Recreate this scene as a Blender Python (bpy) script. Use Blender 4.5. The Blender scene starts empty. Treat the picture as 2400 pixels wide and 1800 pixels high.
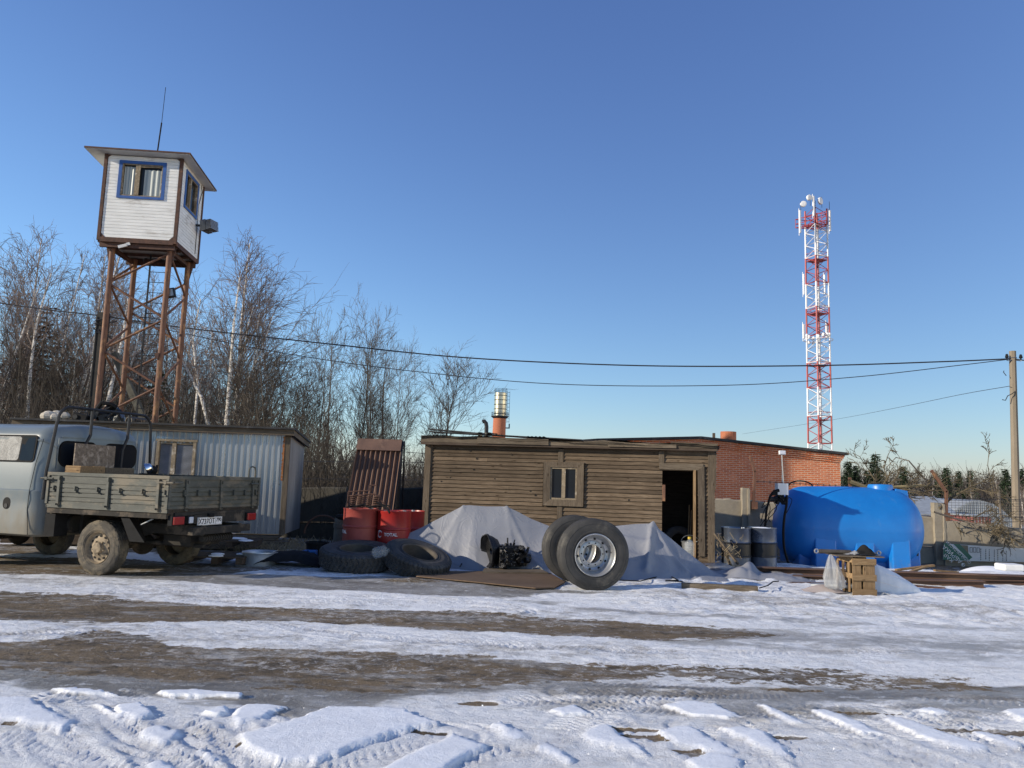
import bpy, math, random
import numpy as np
from mathutils import Vector, Matrix, Euler
R_=math.radians; PI=math.pi
sc=bpy.context.scene
# ------------------------------------------------------------------ camera
PITCH,ROLL,H,F=.122,.031,1.5,1803.
fw=Vector((0,math.cos(PITCH),math.sin(PITCH))); up0=Vector((0,-math.sin(PITCH),math.cos(PITCH))); rt0=Vector((1,0,0))
rt=rt0*math.cos(ROLL)+up0*math.sin(ROLL); up=-rt0*math.sin(ROLL)+up0*math.cos(ROLL)
cd=bpy.data.cameras.new('camera'); cam=bpy.data.objects.new('camera',cd); sc.collection.objects.link(cam)
cam.matrix_world=Matrix(((rt.x,up.x,-fw.x,0),(rt.y,up.y,-fw.y,0),(rt.z,up.z,-fw.z,H),(0,0,0,1)))
cd.sensor_width=36; cd.lens=36*F/2400; cd.clip_start=.1; cd.clip_end=3000
sc.camera=cam
# ------------------------------------------------------------------ light
SUN=Vector((-1,-.40,.37)).normalized()          # towards the sun
el=math.asin(SUN.z); az=math.atan2(SUN.x,SUN.y) # clockwise from +Y
w=bpy.data.worlds.new('World'); sc.world=w; w.use_nodes=True
nt=w.node_tree; bg=nt.nodes['Background']; sky=nt.nodes.new('ShaderNodeTexSky')
sky.sky_type='NISHITA'; sky.sun_disc=False; sky.sun_elevation=el; sky.sun_rotation=-az
sky.air_density=1.0; sky.dust_density=.5; sky.ozone_density=6.0; sky.altitude=150
# the camera's rendering of the sky colour: a gentle tone curve per channel
sp=nt.nodes.new('ShaderNodeSeparateColor'); cb=nt.nodes.new('ShaderNodeCombineColor'); nt.links.new(sky.outputs[0],sp.inputs[0])
for i,(g,k) in enumerate(((1.041,1.440),(1.055,1.209),(.852,1.492))):
    p=nt.nodes.new('ShaderNodeMath'); p.operation='POWER'; p.inputs[1].default_value=g; q=nt.nodes.new('ShaderNodeMath'); q.operation='MULTIPLY'; q.inputs[1].default_value=k
    nt.links.new(sp.outputs[i],p.inputs[0]); nt.links.new(p.outputs[0],q.inputs[0]); nt.links.new(q.outputs[0],cb.inputs[i])
nt.links.new(cb.outputs[0],bg.inputs[0]); bg.inputs[1].default_value=.12
sl=bpy.data.lights.new('sun','SUN'); so=bpy.data.objects.new('sun',sl); sc.collection.objects.link(so)
sl.energy=4.6; sl.angle=R_(.5); sl.color=(1,.89,.72)
so.rotation_euler=SUN.to_track_quat('Z','Y').to_euler(); so.location=(-30,-10,30)
vs=sc.view_settings; vs.view_transform='Standard'; vs.look='None'; vs.gamma=1; vs.exposure=0.3
# ------------------------------------------------------------------ pixel -> place helpers
def ray(u,v): return (fw+rt*((u-1200)/F)+up*((900-v)/F))
def P(u,v,Y):
    d=ray(u,v); t=Y/d.y; return Vector((d.x*t,Y,H+d.z*t))
def G(u,v,z=0.):
    d=ray(u,v); t=(z-H)/d.z; return Vector((d.x*t,d.y*t,z))
# ------------------------------------------------------------------ scene graph helpers
col=sc.collection
FR={}
def tag(o,label=None,cat=None,group=None,kind=None):
    if label: o['label']=label
    if cat: o['category']=cat
    if group: o['group']=group
    if kind: o['kind']=kind
    return o
def thing(name,label,cat,loc=(0,0,0),rz=0,group=None,rot=None):
    o=bpy.data.objects.new(name,None); col.objects.link(o); o.empty_display_size=.2
    M=Matrix.Translation(loc)@(rot.to_matrix().to_4x4() if rot else Matrix.Rotation(rz,4,'Z'))
    o.matrix_world=M; FR[o.name]=M
    return tag(o,label,cat,group)
def copy_tree(o,parent=None):
    c=o.copy(); col.objects.link(c)
    if parent is not None: c.parent=parent
    for ch in [x for x in bpy.data.objects if x.parent==o]: copy_tree(ch,c)
    return c
def onplane(u,v,fr,p0,n):
    """pixel -> local point on the plane (local p0, n) of a frame"""
    M=FR[fr.name] if hasattr(fr,'name') else fr
    p=M@Vector(p0); nn=(M.to_3x3()@Vector(n)); d=ray(u,v); o=Vector((0,0,H))
    t=(p-o).dot(nn)/d.dot(nn); return M.inverted()@(o+d*t)
rnd=random.Random(7)
class MB:
    def __init__(s): s.v=[];s.f=[]
    def add(s,vs,fs):
        n=len(s.v); s.v.extend([tuple(a) for a in vs]); s.f.extend([tuple(i+n for i in f) for f in fs]); return s
    def box(s,x0,x1,y0,y1,z0,z1,M=None):
        vs=[Vector(p) for p in ((x0,y0,z0),(x1,y0,z0),(x1,y1,z0),(x0,y1,z0),(x0,y0,z1),(x1,y0,z1),(x1,y1,z1),(x0,y1,z1))]
        if M: vs=[M@p for p in vs]
        return s.add(vs,[(0,3,2,1),(4,5,6,7),(0,1,5,4),(1,2,6,5),(2,3,7,6),(3,0,4,7)])
    def bar(s,a,b,w,h,upv=(0,0,1)):
        a=Vector(a);b=Vector(b);d=(b-a); L=d.length; d.normalize(); u=Vector(upv)
        if abs(d.dot(u))>.98: u=Vector((0,1,0))
        x=d.cross(u).normalized(); y=x.cross(d)
        vs=[p+x*sx*w/2+y*sy*h/2 for p in (a,b) for sx,sy in ((-1,-1),(1,-1),(1,1),(-1,1))]
        return s.add(vs,[(0,1,2,3),(7,6,5,4),(0,4,5,1),(1,5,6,2),(2,6,7,3),(3,7,4,0)])
    def tube(s,pts,r,n=6,cap=True,closed=False):
        pts=[Vector(p) for p in pts]; m=len(pts); rs=r if isinstance(r,(list,tuple)) else [r]*m
        base=len(s.v); ref=None
        for i,p in enumerate(pts):
            if closed: d=pts[(i+1)%m]-pts[i-1]
            else: d=pts[min(i+1,m-1)]-pts[max(i-1,0)]
            d.normalize()
            if ref is None:
                ref=Vector((0,0,1)) if abs(d.z)<.9 else Vector((1,0,0))
            x=d.cross(ref).normalized(); y=x.cross(d).normalized(); ref=y
            for k in range(n):
                a=2*PI*k/n; q=p+(x*math.cos(a)+y*math.sin(a))*rs[i]; s.v.append((q.x,q.y,q.z))
        mm=m if closed else m-1
        for i in range(mm):
            for k in range(n):
                a=base+i*n; b=base+((i+1)%m)*n
                s.f.append((a+k,a+(k+1)%n,b+(k+1)%n,b+k))
        if cap and not closed:
            s.f.append(tuple(base+k for k in range(n))[::-1]); s.f.append(tuple(base+(m-1)*n+k for k in range(n)))
        return s
    def lathe(s,prof,n=32,M=None,closed=False,rf=None):
        """prof: (r,h); axis local Z"""
        base=len(s.v); m=len(prof)
        for i,(r,h) in enumerate(prof):
            for k in range(n):
                a=2*PI*k/n; rr=r if rf is None else rf(r,h,a,i)
                q=Vector((rr*math.cos(a),rr*math.sin(a),h))
                if M: q=M@q
                s.v.append((q.x,q.y,q.z))
        for i in range(m if closed else m-1):
            j=(i+1)%m
            for k in range(n):
                s.f.append((base+i*n+k,base+i*n+(k+1)%n,base+j*n+(k+1)%n,base+j*n+k))
        return s
    def disc(s,r,h,n=32,M=None,down=False):
        vs=[Vector((r*math.cos(2*PI*k/n),r*math.sin(2*PI*k/n),h)) for k in range(n)]
        if M: vs=[M@p for p in vs]
        f=tuple(range(n)); return s.add(vs,[f[::-1] if down else f])
    def cyl(s,a,b,r,n=12,r2=None): return s.tube([a,b],[r,r if r2 is None else r2],n)
    def prism(s,poly,d,M=None):
        """poly: list of 3D points (planar), extruded by vector d"""
        poly=[Vector(p) for p in poly]; d=Vector(d); n=len(poly)
        vs=poly+[p+d for p in poly]
        if M: vs=[M@p for p in vs]
        return s.add(vs,[tuple(range(n))[::-1],tuple(range(n,2*n))]+[(k,(k+1)%n,n+(k+1)%n,n+k) for k in range(n)])
    def grid(s,fn,nu,nv):
        base=len(s.v)
        for j in range(nv+1):
            for i in range(nu+1): s.v.append(tuple(fn(i/nu,j/nv)))
        for j in range(nv):
            for i in range(nu):
                a=base+j*(nu+1)+i; s.f.append((a,a+1,a+nu+2,a+nu+1))
        return s
    def sphere(s,c,r,n=10,m=6,sc3=(1,1,1)):
        base=len(s.v); c=Vector(c)
        for j in range(m+1):
            t=PI*j/m
            for k in range(n):
                a=2*PI*k/n; s.v.append((c.x+r*sc3[0]*math.sin(t)*math.cos(a),c.y+r*sc3[1]*math.sin(t)*math.sin(a),c.z+r*sc3[2]*math.cos(t)))
        for j in range(m):
            for k in range(n): s.f.append((base+j*n+k,base+(j+1)*n+k,base+(j+1)*n+(k+1)%n,base+j*n+(k+1)%n))
        return s
    def build(s,name,mat,parent=None,world=False,smooth=False,bevel=0,label=None,cat=None,group=None,kind=None,fixn=True,origin=None):
        me=bpy.data.meshes.new(name); vs=s.v
        o=None
        if world and parent is not None:
            Mi=FR[parent.name].inverted(); vs=[tuple(Mi@Vector(p)) for p in vs]
        loc=(0,0,0)
        if parent is None and (origin or (label and kind is None)):
            if origin: loc=origin
            else:
                a=np.array(vs); loc=(float(a[:,0].mean()),float(a[:,1].mean()),float(a[:,2].min()))
            vs=[(p[0]-loc[0],p[1]-loc[1],p[2]-loc[2]) for p in vs]
        me.from_pydata(vs,[],s.f)
        if fixn and len(s.f)<60000:
            import bmesh
            bm=bmesh.new(); bm.from_mesh(me); bmesh.ops.remove_doubles(bm,verts=bm.verts,dist=1e-5) if smooth else None
            bmesh.ops.recalc_face_normals(bm,faces=bm.faces); bm.to_mesh(me); bm.free()
        if smooth:
            me.polygons.foreach_set('use_smooth',[True]*len(me.polygons))
            try: me.set_sharp_from_angle(angle=R_(38))
            except Exception: pass
        me.materials.append(mat)
        o=bpy.data.objects.new(name,me); col.objects.link(o); o.location=loc
        if parent is not None:
            o.parent=parent; FR[o.name]=FR[parent.name]
        else: FR[o.name]=Matrix.Translation(loc)
        if bevel:
            b=o.modifiers.new('b','BEVEL'); b.width=bevel; b.segments=2; b.limit_method='ANGLE'; b.angle_limit=R_(40)
        return tag(o,label,cat,group,kind)
# ------------------------------------------------------------------ materials
def newmat(name):
    m=bpy.data.materials.new(name); m.use_nodes=True; t=m.node_tree; b=t.nodes['Principled BSDF']; return m,t,b
def N(t,ty,**k):
    n=t.nodes.new(ty)
    for a,v in k.items():
        if a.startswith('i_'):
            key=a[2:]; n.inputs[int(key) if key.isdigit() else key.replace('_',' ')].default_value=v
        else: setattr(n,a,v)
    return n
def ramp(t,fac,stops):
    n=N(t,'ShaderNodeValToRGB'); cr=n.color_ramp
    while len(cr.elements)<len(stops): cr.elements.new(.5)
    for e,(p,c) in zip(cr.elements,stops):
        e.position=p; e.color=(c if len(c)==4 else (*c,1)) if hasattr(c,'__len__') else (c,c,c,1)
    t.links.new(fac,n.inputs[0]); return n.outputs[0]
def math_(t,op,a,b=None,clamp=False):
    n=N(t,'ShaderNodeMath',operation=op,use_clamp=clamp)
    for i,x in enumerate((a,b)):
        if x is None: continue
        if isinstance(x,(int,float)): n.inputs[i].default_value=x
        else: t.links.new(x,n.inputs[i])
    return n.outputs[0]
def mixc(t,fac,a,b,mode='MIX'):
    n=N(t,'ShaderNodeMix',data_type='RGBA',blend_type=mode); n.clamp_factor=True
    for k,x in ((0,fac),(6,a),(7,b)):
        if isinstance(x,(int,float)): n.inputs[k].default_value=x if k==0 else (x,x,x,1)
        elif isinstance(x,(tuple,list)): n.inputs[k].default_value=(*x[:3],1)
        else: t.links.new(x,n.inputs[k])
    return n.outputs[2]
def coords(t,scale=(1,1,1),kind='Object',rot=(0,0,0)):
    c=N(t,'ShaderNodeTexCoord'); m=N(t,'ShaderNodeMapping'); m.inputs['Scale'].default_value=scale; m.inputs['Rotation'].default_value=rot
    t.links.new(c.outputs[kind],m.inputs[0]); return m.outputs[0]
def noise(t,vec,scale,detail=5,rough=.6,dist=0):
    n=N(t,'ShaderNodeTexNoise'); n.inputs['Scale'].default_value=scale; n.inputs['Detail'].default_value=detail
    n.inputs['Roughness'].default_value=rough; n.inputs['Distortion'].default_value=dist
    if vec is not None: t.links.new(vec,n.inputs['Vector'])
    return n.outputs['Fac']
def bump(t,b,h,strength=.3,dist=.01,prev=None):
    n=N(t,'ShaderNodeBump'); n.inputs['Strength'].default_value=strength; n.inputs['Distance'].default_value=dist
    t.links.new(h,n.inputs['Height'])
    if prev is not None: t.links.new(prev,n.inputs['Normal'])
    t.links.new(n.outputs[0],b.inputs['Normal']); return n.outputs[0]
def mat(name,c1,c2=None,rough=.6,metal=0,scale=6,stretch=(1,1,1),c3=None,t3=.62,bs=0,bscale=None,island=0,rvar=0,coat=0,spec=.5):
    """two-tone noisy material with optional third colour in patches"""
    m,t,b=newmat(name); b.inputs['Roughness'].default_value=rough; b.inputs['Metallic'].default_value=metal
    b.inputs['Specular IOR Level'].default_value=spec
    if coat: b.inputs['Coat Weight'].default_value=coat; b.inputs['Coat Roughness'].default_value=.15
    v=coords(t,stretch); n=noise(t,v,scale,6,.62,.3)
    c2=c2 or tuple(x*.75 for x in c1)
    c=ramp(t,n,[(.32,c2),(.68,c1)])
    if c3:
        n3=noise(t,v,scale*.37,7,.7,.2); f=ramp(t,n3,[(t3-.04,0.),(t3+.05,1.)]); c=mixc(t,f,c,c3)
    if island:
        g=N(t,'ShaderNodeNewGeometry'); k=math_(t,'MULTIPLY_ADD',g.outputs['Random Per Island'],island*2); t.nodes[-1].inputs[2].default_value=1-island
        hs=N(t,'ShaderNodeHueSaturation'); t.links.new(k,hs.inputs['Value']); t.links.new(c,hs.inputs['Color']); c=hs.outputs[0]
    t.links.new(c,b.inputs['Base Color'])
    if rvar: t.links.new(ramp(t,n,[(.3,min(1,rough+rvar)),(.7,max(.02,rough-rvar))]),b.inputs['Roughness'])
    if bs: bump(t,b,noise(t,v,bscale or scale*4,5,.65),bs,.01)
    return m
def glass(name,c=(.02,.025,.03),rough=.06):
    m,t,b=newmat(name); b.inputs['Base Color'].default_value=(*c,1); b.inputs['Roughness'].default_value=rough
    b.inputs['Specular IOR Level'].default_value=.22
    bump(t,b,noise(t,coords(t),2.5,2),.08,.02); return m
M={}
def wood(name,ca,cb,cc,axis=0,island=.22,knots=True,grain=60):
    st=[14,14,14]; st[axis]=1.0
    m,t,b=newmat(name); b.inputs['Roughness'].default_value=.85; b.inputs['Specular IOR Level'].default_value=.2
    v=coords(t,tuple(st)); g1=noise(t,v,4,7,.7,.6); g2=noise(t,coords(t),1.3,4,.6)
    c=ramp(t,g1,[(.3,cb),(.5,ca),(.72,cc)])
    c=mixc(t,ramp(t,g2,[(.42,0.),(.66,.55)]),c,cb)
    if knots:
        vo=N(t,'ShaderNodeTexVoronoi'); vo.inputs['Scale'].default_value=1.0
        sv=[11,11,11]; sv[axis]=3.6; t.links.new(coords(t,tuple(sv)),vo.inputs['Vector'])
        c=mixc(t,ramp(t,vo.outputs['Distance'],[(.07,.9),(.15,0.)]),c,(.035,.022,.012))
    ge=N(t,'ShaderNodeNewGeometry'); k=N(t,'ShaderNodeMath',operation='MULTIPLY_ADD'); t.links.new(ge.outputs['Random Per Island'],k.inputs[0]); k.inputs[1].default_value=island*2; k.inputs[2].default_value=1-island
    hs=N(t,'ShaderNodeHueSaturation'); t.links.new(k.outputs[0],hs.inputs['Value']); t.links.new(c,hs.inputs['Color'])
    t.links.new(hs.outputs[0],b.inputs['Base Color'])
    bump(t,b,g1,.35,.006); return m
M['siding']=wood('weathered_siding',(.130,.095,.063),(.062,.045,.030),(.205,.158,.112),island=.30)
M['plank']=wood('grey_plank',(.135,.108,.078),(.068,.053,.038),(.215,.176,.133))
M['plankv']=wood('grey_plank_upright',(.115,.09,.064),(.06,.046,.033),(.185,.148,.108),axis=2)
M['newwood']=wood('yellow_wood',(.26,.17,.09),(.14,.09,.048),(.38,.27,.15))
M['newwoodv']=wood('yellow_wood_upright',(.26,.17,.09),(.14,.09,.048),(.38,.27,.15),axis=2)
M['darkwood']=wood('dark_old_wood',(.08,.06,.045),(.04,.03,.024),(.13,.10,.075))
M['plywood']=wood('plywood',(.135,.092,.062),(.08,.055,.038),(.19,.135,.092),knots=False)
M['tar']=mat('tar_paper',(.04,.04,.042),(.018,.018,.018),.8,scale=5,bs=.5,c3=(.10,.10,.10))
M['black']=mat('black_rubber_paint',(.014,.014,.015),(.007,.007,.007),.8,scale=9,spec=.2)
M['blackmetal']=mat('black_steel',(.022,.023,.026),(.010,.010,.011),.55,.0,scale=12,spec=.35)
M['rubber']=mat('tyre_rubber',(.045,.043,.041),(.020,.020,.020),.75,scale=5,bs=.25,c3=(.085,.078,.066),t3=.60)
M['rubbermud']=mat('muddy_tyre_rubber',(.085,.072,.055),(.035,.032,.028),.85,scale=7,bs=.3,c3=(.14,.115,.08),t3=.52)
M['rimsteel']=mat('silver_rim',(.50,.50,.49),(.36,.36,.36),.38,.75,scale=5,c3=(.20,.17,.14),t3=.70,rvar=.1)
M['rimmud']=mat('muddy_rim',(.33,.26,.175),(.20,.155,.10),.75,.1,scale=8,c3=(.10,.08,.055),t3=.58)
M['rimdark']=mat('rusty_rim',(.10,.085,.07),(.06,.05,.04),.65,.3,scale=9)
M['rust']=mat('rusty_paint',(.20,.098,.058),(.10,.048,.030),.72,.1,scale=6,stretch=(2,2,.6),c3=(.34,.18,.08),t3=.58,bs=.25)
M['rustdark']=mat('rust_dark',(.115,.055,.036),(.055,.03,.022),.75,.15,scale=9,c3=(.18,.08,.04),bs=.25)
M['beamrust']=mat('beam_rust',(.15,.085,.058),(.075,.045,.033),.75,.2,scale=3,stretch=(.4,2,2),c3=(.21,.125,.075),bs=.25)
M['whiteboard']=mat('white_painted_boards',(.82,.82,.79),(.66,.66,.63),.55,scale=3,stretch=(.5,1,2.4),c3=(.52,.50,.46),t3=.60,bs=.08)
M['whitepaint']=mat('white_paint',(.78,.78,.76),(.68,.68,.66),.45,scale=3)
M['bluepaint']=mat('blue_trim_paint',(.03,.105,.33),(.02,.075,.25),.5,scale=8)
M['oldframe']=mat('peeling_frame',(.30,.24,.16),(.15,.115,.075),.8,scale=14,c3=(.55,.50,.42),t3=.6)
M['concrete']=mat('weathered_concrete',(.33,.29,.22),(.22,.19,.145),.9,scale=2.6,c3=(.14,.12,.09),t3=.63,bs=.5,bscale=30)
M['concretedark']=mat('shade_toned_concrete',(.075,.068,.054),(.045,.041,.034),.95,scale=2.6,bs=.5,bscale=30)  # fence concrete darkened to stand in for shade; also used on tank sticker
M['pole']=mat('concrete_pole',(.26,.215,.16),(.18,.15,.11),.9,scale=4,stretch=(1,1,.2),bs=.3)
M['poledark']=mat('tarred_pole',(.03,.028,.025),(.015,.014,.013),.85,scale=6)
M['braceold']=mat('old_strut',(.12,.115,.09),(.075,.07,.055),.9,scale=5)
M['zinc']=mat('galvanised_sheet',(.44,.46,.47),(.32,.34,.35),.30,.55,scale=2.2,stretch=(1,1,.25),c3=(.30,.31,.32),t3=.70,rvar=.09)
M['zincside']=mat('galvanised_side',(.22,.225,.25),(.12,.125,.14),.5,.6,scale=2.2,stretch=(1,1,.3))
M['steelbright']=mat('aluminium_cladding',(.62,.57,.44),(.40,.37,.29),.34,.85,scale=1.1,c3=(.30,.27,.2),t3=.62,rvar=.1)
M['galv']=mat('galvanised_pipe',(.40,.42,.44),(.28,.29,.30),.4,.7,scale=8)
M['chrome']=mat('chrome',(.75,.76,.78),(.6,.62,.64),.08,1,scale=4)
M['brown']=mat('brown_corrugated',(.155,.085,.058),(.10,.054,.038),.62,scale=3,c3=(.21,.125,.085),t3=.6)
M['red']=mat('red_drum_paint',(.36,.020,.016),(.29,.016,.014),.42,scale=2,c3=(.36,.03,.02),t3=.6,coat=.15)
M['reddull']=mat('dull_red_drum_paint',(.30,.055,.042),(.24,.040,.032),.5,scale=3,c3=(.30,.05,.035),t3=.6)
M['letter']=mat('white_lettering',(.80,.80,.78),(.66,.62,.60),.5,scale=20)
M['bluetank']=mat('blue_plastic',(.008,.19,.56),(.006,.155,.48),.36,scale=1.3,c3=(.02,.21,.55),t3=.6,bs=.05,bscale=3,coat=.1)
M['bluebox']=mat('blue_box',(.02,.13,.40),(.015,.09,.30),.5,scale=9)
M['drumblue']=mat('blue_grey_drum',(.16,.19,.25),(.10,.12,.16),.33,.75,scale=3,rvar=.1)
M['drumblack']=mat('black_drum_band',(.012,.012,.014),(.006,.006,.006),.5,scale=4)
M['cab']=None
M['bed']=mat('olive_grey_bed_paint',(.083,.087,.073),(.042,.045,.038),.65,scale=4,stretch=(1,1,2.4),c3=(.135,.115,.082),t3=.55,bs=.15)
M['chassis']=mat('muddy_chassis',(.030,.025,.019),(.012,.011,.009),.9,scale=7,c3=(.09,.07,.05),t3=.56)
M['redlens']=mat('red_lens',(.28,.02,.018),(.2,.015,.015),.25,scale=5)
M['whitelens']=mat('white_lens',(.55,.57,.62),(.45,.47,.52),.2,scale=5)
M['tarp']=None
M['plasticclear']=None
M['glass']=glass('dark_glass')
M['glassblue']=glass('window_glass',(.012,.015,.020),.05)
M['curtain']=mat('curtain_behind_glass',(.40,.44,.42),(.26,.29,.28),.45,scale=2,stretch=(5,5,.4))
M['foil']=mat('foil_curtain',(.26,.26,.25),(.06,.06,.06),.5,.0,scale=9,stretch=(1,1,.5),bs=.8)
M['int']=mat('dark_interior',(.018,.016,.014),(.010,.009,.008),.95,scale=4)
M['osb']=mat('mouldy_chipboard',(.21,.165,.12),(.09,.07,.055),.85,scale=22,c3=(.30,.25,.20),t3=.55)
M['oilmetal']=mat('oily_casting',(.025,.025,.026),(.010,.010,.011),.32,.5,scale=16,c3=(.09,.085,.08),t3=.64,bs=.7)
M['castal']=mat('cast_aluminium',(.30,.30,.29),(.14,.14,.14),.4,.7,scale=12,bs=.4)
M['brushwood']=mat('dry_stalks',(.34,.27,.16),(.20,.155,.09),.9,scale=20,island=.3)
M['greywhite']=mat('dirty_white_plastic',(.60,.58,.53),(.42,.41,.37),.6,scale=6,bs=.3)
M['sack']=mat('woven_sack',(.72,.74,.77),(.60,.62,.65),.55,scale=7,c3=(.38,.37,.35),t3=.66,bs=.4,bscale=6)
M['basin']=mat('blue_grey_metal_rim',(.42,.46,.52),(.30,.33,.38),.4,.5,scale=5)
M['hose']=mat('black_hose',(.008,.008,.009),(.012,.012,.012),.75,scale=9,spec=.15)
M['wire']=mat('dark_wire',(.03,.03,.035),(.02,.02,.02),.5,scale=2)
M['green']=mat('banner_green',(.012,.13,.085),(.01,.10,.065),.5,scale=3)
M['bannerwhite']=mat('banner_white',(.62,.64,.64),(.52,.54,.54),.5,scale=3,c3=(.40,.40,.38),t3=.65)
M['bannergrey']=mat('banner_olive',(.16,.15,.10),(.11,.10,.07),.5,scale=3)
M['bannerink']=mat('banner_ink',(.05,.055,.055),(.03,.03,.03),.5,scale=3)
M['masred']=mat('mast_red',(.42,.07,.065),(.34,.05,.045),.5,scale=2)
M['maswhite']=mat('mast_white',(.80,.80,.80),(.72,.72,.72),.5,scale=2)
M['darkblue']=mat('dark_blue_bracket',(.02,.06,.10),(.015,.04,.07),.6,scale=4)
M['hangar']=mat('hangar_sheet',(.36,.39,.41),(.27,.29,.31),.6,.2,scale=1.2,stretch=(3,3,.5),c3=(.22,.22,.22),t3=.62)
M['garage']=mat('faded_red_garage',(.30,.10,.085),(.2,.07,.06),.7,scale=3)
M['fluff']=mat('glass_wool',(.55,.50,.42),(.35,.31,.25),.95,scale=12,bs=.6)
M['peel']=mat('rust_streak',(.42,.17,.05),(.22,.08,.03),.85,scale=14)
M['birch']=None
# tarp / plastic / cab / bricks with richer nodes
def tarpmat():
    m,t,b=newmat('grey_tarpaulin'); v=coords(t)
    c=ramp(t,noise(t,v,1.6,5,.6,.4),[(.3,(.20,.208,.235)),(.7,(.255,.263,.29))])
    c=mixc(t,ramp(t,noise(t,v,5,6,.7),[(.6,0.),(.75,.4)]),c,(.25,.235,.21))
    t.links.new(c,b.inputs['Base Color']); b.inputs['Roughness'].default_value=.62
    n1=noise(t,v,2.2,3,.55,1.8); rid=math_(t,'ABSOLUTE',math_(t,'SUBTRACT',n1,.5))
    p=bump(t,b,ramp(t,rid,[(0.,1.),(.05,0.)]),.22,.012)
    bump(t,b,noise(t,v,28,3),.12,.004,p); return m
M['tarp']=tarpmat()
def clearmat(name,tint,al,rough=.2):
    m,t,b=newmat(name); b.inputs['Base Color'].default_value=(*tint,1); b.inputs['Roughness'].default_value=rough; b.inputs['Alpha'].default_value=al
    bump(t,b,noise(t,coords(t,(6,6,1.5)),7,5,.7,1.),.9,.03); return m
M['film']=clearmat('thin_plastic_film',(.55,.56,.56),.45,.3)
M['bottle']=clearmat('clear_plastic_bottle',(.55,.58,.58),.25,.12)
def cabmat():
    m,t,b=newmat('grey_blue_cab_paint'); v=coords(t)
    c=ramp(t,noise(t,v,1.2,4,.5),[(.3,(.140,.168,.178)),(.7,(.165,.192,.202))])
    sp=N(t,'ShaderNodeSeparateXYZ'); t.links.new(v,sp.inputs[0])
    h=math_(t,'ADD',math_(t,'MULTIPLY',sp.outputs[2],-1.35),1.5)       # road dirt gathers on the lower body
    d=math_(t,'ADD',h,math_(t,'MULTIPLY',math_(t,'SUBTRACT',noise(t,coords(t,(1,1,.5)),4,6,.7),.5),1.5),True)
    c=mixc(t,ramp(t,d,[(.10,0.),(.85,.8)]),c,(.185,.158,.112))
    t.links.new(c,b.inputs['Base Color']); t.links.new(ramp(t,d,[(.1,.34),(.8,.75)]),b.inputs['Roughness'])
    b.inputs['Coat Weight'].default_value=.12; return m
M['cab']=cabmat()
def tankmat():
    m,t,b=newmat('blue_plastic_weathered'); v=coords(t)
    c=ramp(t,noise(t,v,1.3,5,.6),[(.3,(.006,.140,.45)),(.7,(.008,.185,.545))])
    c=mixc(t,ramp(t,noise(t,coords(t,(1,1,.35)),5,7,.75),[(.58,0.),(.74,.35)]),c,(.10,.24,.44))       # chalky streaks
    sp=N(t,'ShaderNodeSeparateXYZ'); t.links.new(v,sp.inputs[0])
    h=math_(t,'ADD',math_(t,'MULTIPLY',sp.outputs[2],-1.6),.62)
    d=math_(t,'ADD',h,math_(t,'MULTIPLY',math_(t,'SUBTRACT',noise(t,v,7,7,.75),.5),1.6),True)
    c=mixc(t,ramp(t,d,[(.25,0.),(.95,.6)]),c,(.22,.185,.13))                                         # splashed dirt at the foot
    t.links.new(c,b.inputs['Base Color']); t.links.new(ramp(t,noise(t,v,3,6,.7),[(.3,.30),(.7,.50)]),b.inputs['Roughness']); return m
M['bluetank']=tankmat()
def brickmat(name,c1,c2,mortar,sx,frames=(1,1,1)):
    m,t,b=newmat(name); v=coords(t,frames,rot=(R_(90),0,0)); br=N(t,'ShaderNodeTexBrick')
    br.inputs['Scale'].default_value=1; br.inputs['Brick Width'].default_value=.26; br.inputs['Row Height'].default_value=.077
    br.inputs['Mortar Size'].default_value=.009; br.inputs['Mortar Smooth'].default_value=.15; br.inputs['Bias'].default_value=-.1
    br.inputs['Color1'].default_value=(*c1,1); br.inputs['Color2'].default_value=(*c2,1); br.inputs['Mortar'].default_value=(*mortar,1)
    t.links.new(v,br.inputs['Vector'])
    c=mixc(t,ramp(t,noise(t,coords(t),.9,7,.72),[(.36,0.),(.66,.38)]),br.outputs['Color'],tuple(x*.55 for x in c2))
    c=mixc(t,ramp(t,noise(t,coords(t,(1,1,.7)),2.3,7,.75),[(.62,0.),(.72,.55)]),c,mortar)
    t.links.new(c,b.inputs['Base Color']); b.inputs['Roughness'].default_value=.9
    bump(t,b,math_(t,'SUBTRACT',1.,br.outputs['Fac']),.5,.01); return m
M['brick']=brickmat('red_brick',(.62,.185,.072),(.48,.125,.048),(.62,.50,.38),1)
M['brickround']=mat('chimney_brick',(.46,.165,.085),(.34,.115,.06),.9,scale=5,stretch=(1,1,3),bs=.2)
def barkmat(name,c1,c2,band=0):
    m,t,b=newmat(name); v=coords(t,(1,1,1)); n=noise(t,coords(t,(2,2,9)),1.6,4,.7)
    c=ramp(t,n,[(.40,c2),(.52,c1)]) if band else ramp(t,n,[(.3,c2),(.7,c1)])
    t.links.new(c,b.inputs['Base Color']); b.inputs['Roughness'].default_value=.9; b.inputs['Specular IOR Level'].default_value=.2; return m
M['birch']=barkmat('birch_bark',(.72,.68,.62),(.20,.17,.14),1)
M['twigb']=mat('birch_twigs',(.25,.195,.165),(.15,.118,.10),.9,scale=1,spec=.2)
M['bark']=barkmat('grey_bark',(.21,.18,.145),(.12,.10,.08))
M['twig']=mat('grey_brown_twigs',(.165,.145,.12),(.095,.083,.07),.9,scale=1,spec=.2)
M['twigy']=mat('olive_twigs',(.15,.12,.075),(.085,.07,.045),.9,scale=1,spec=.2)
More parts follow.
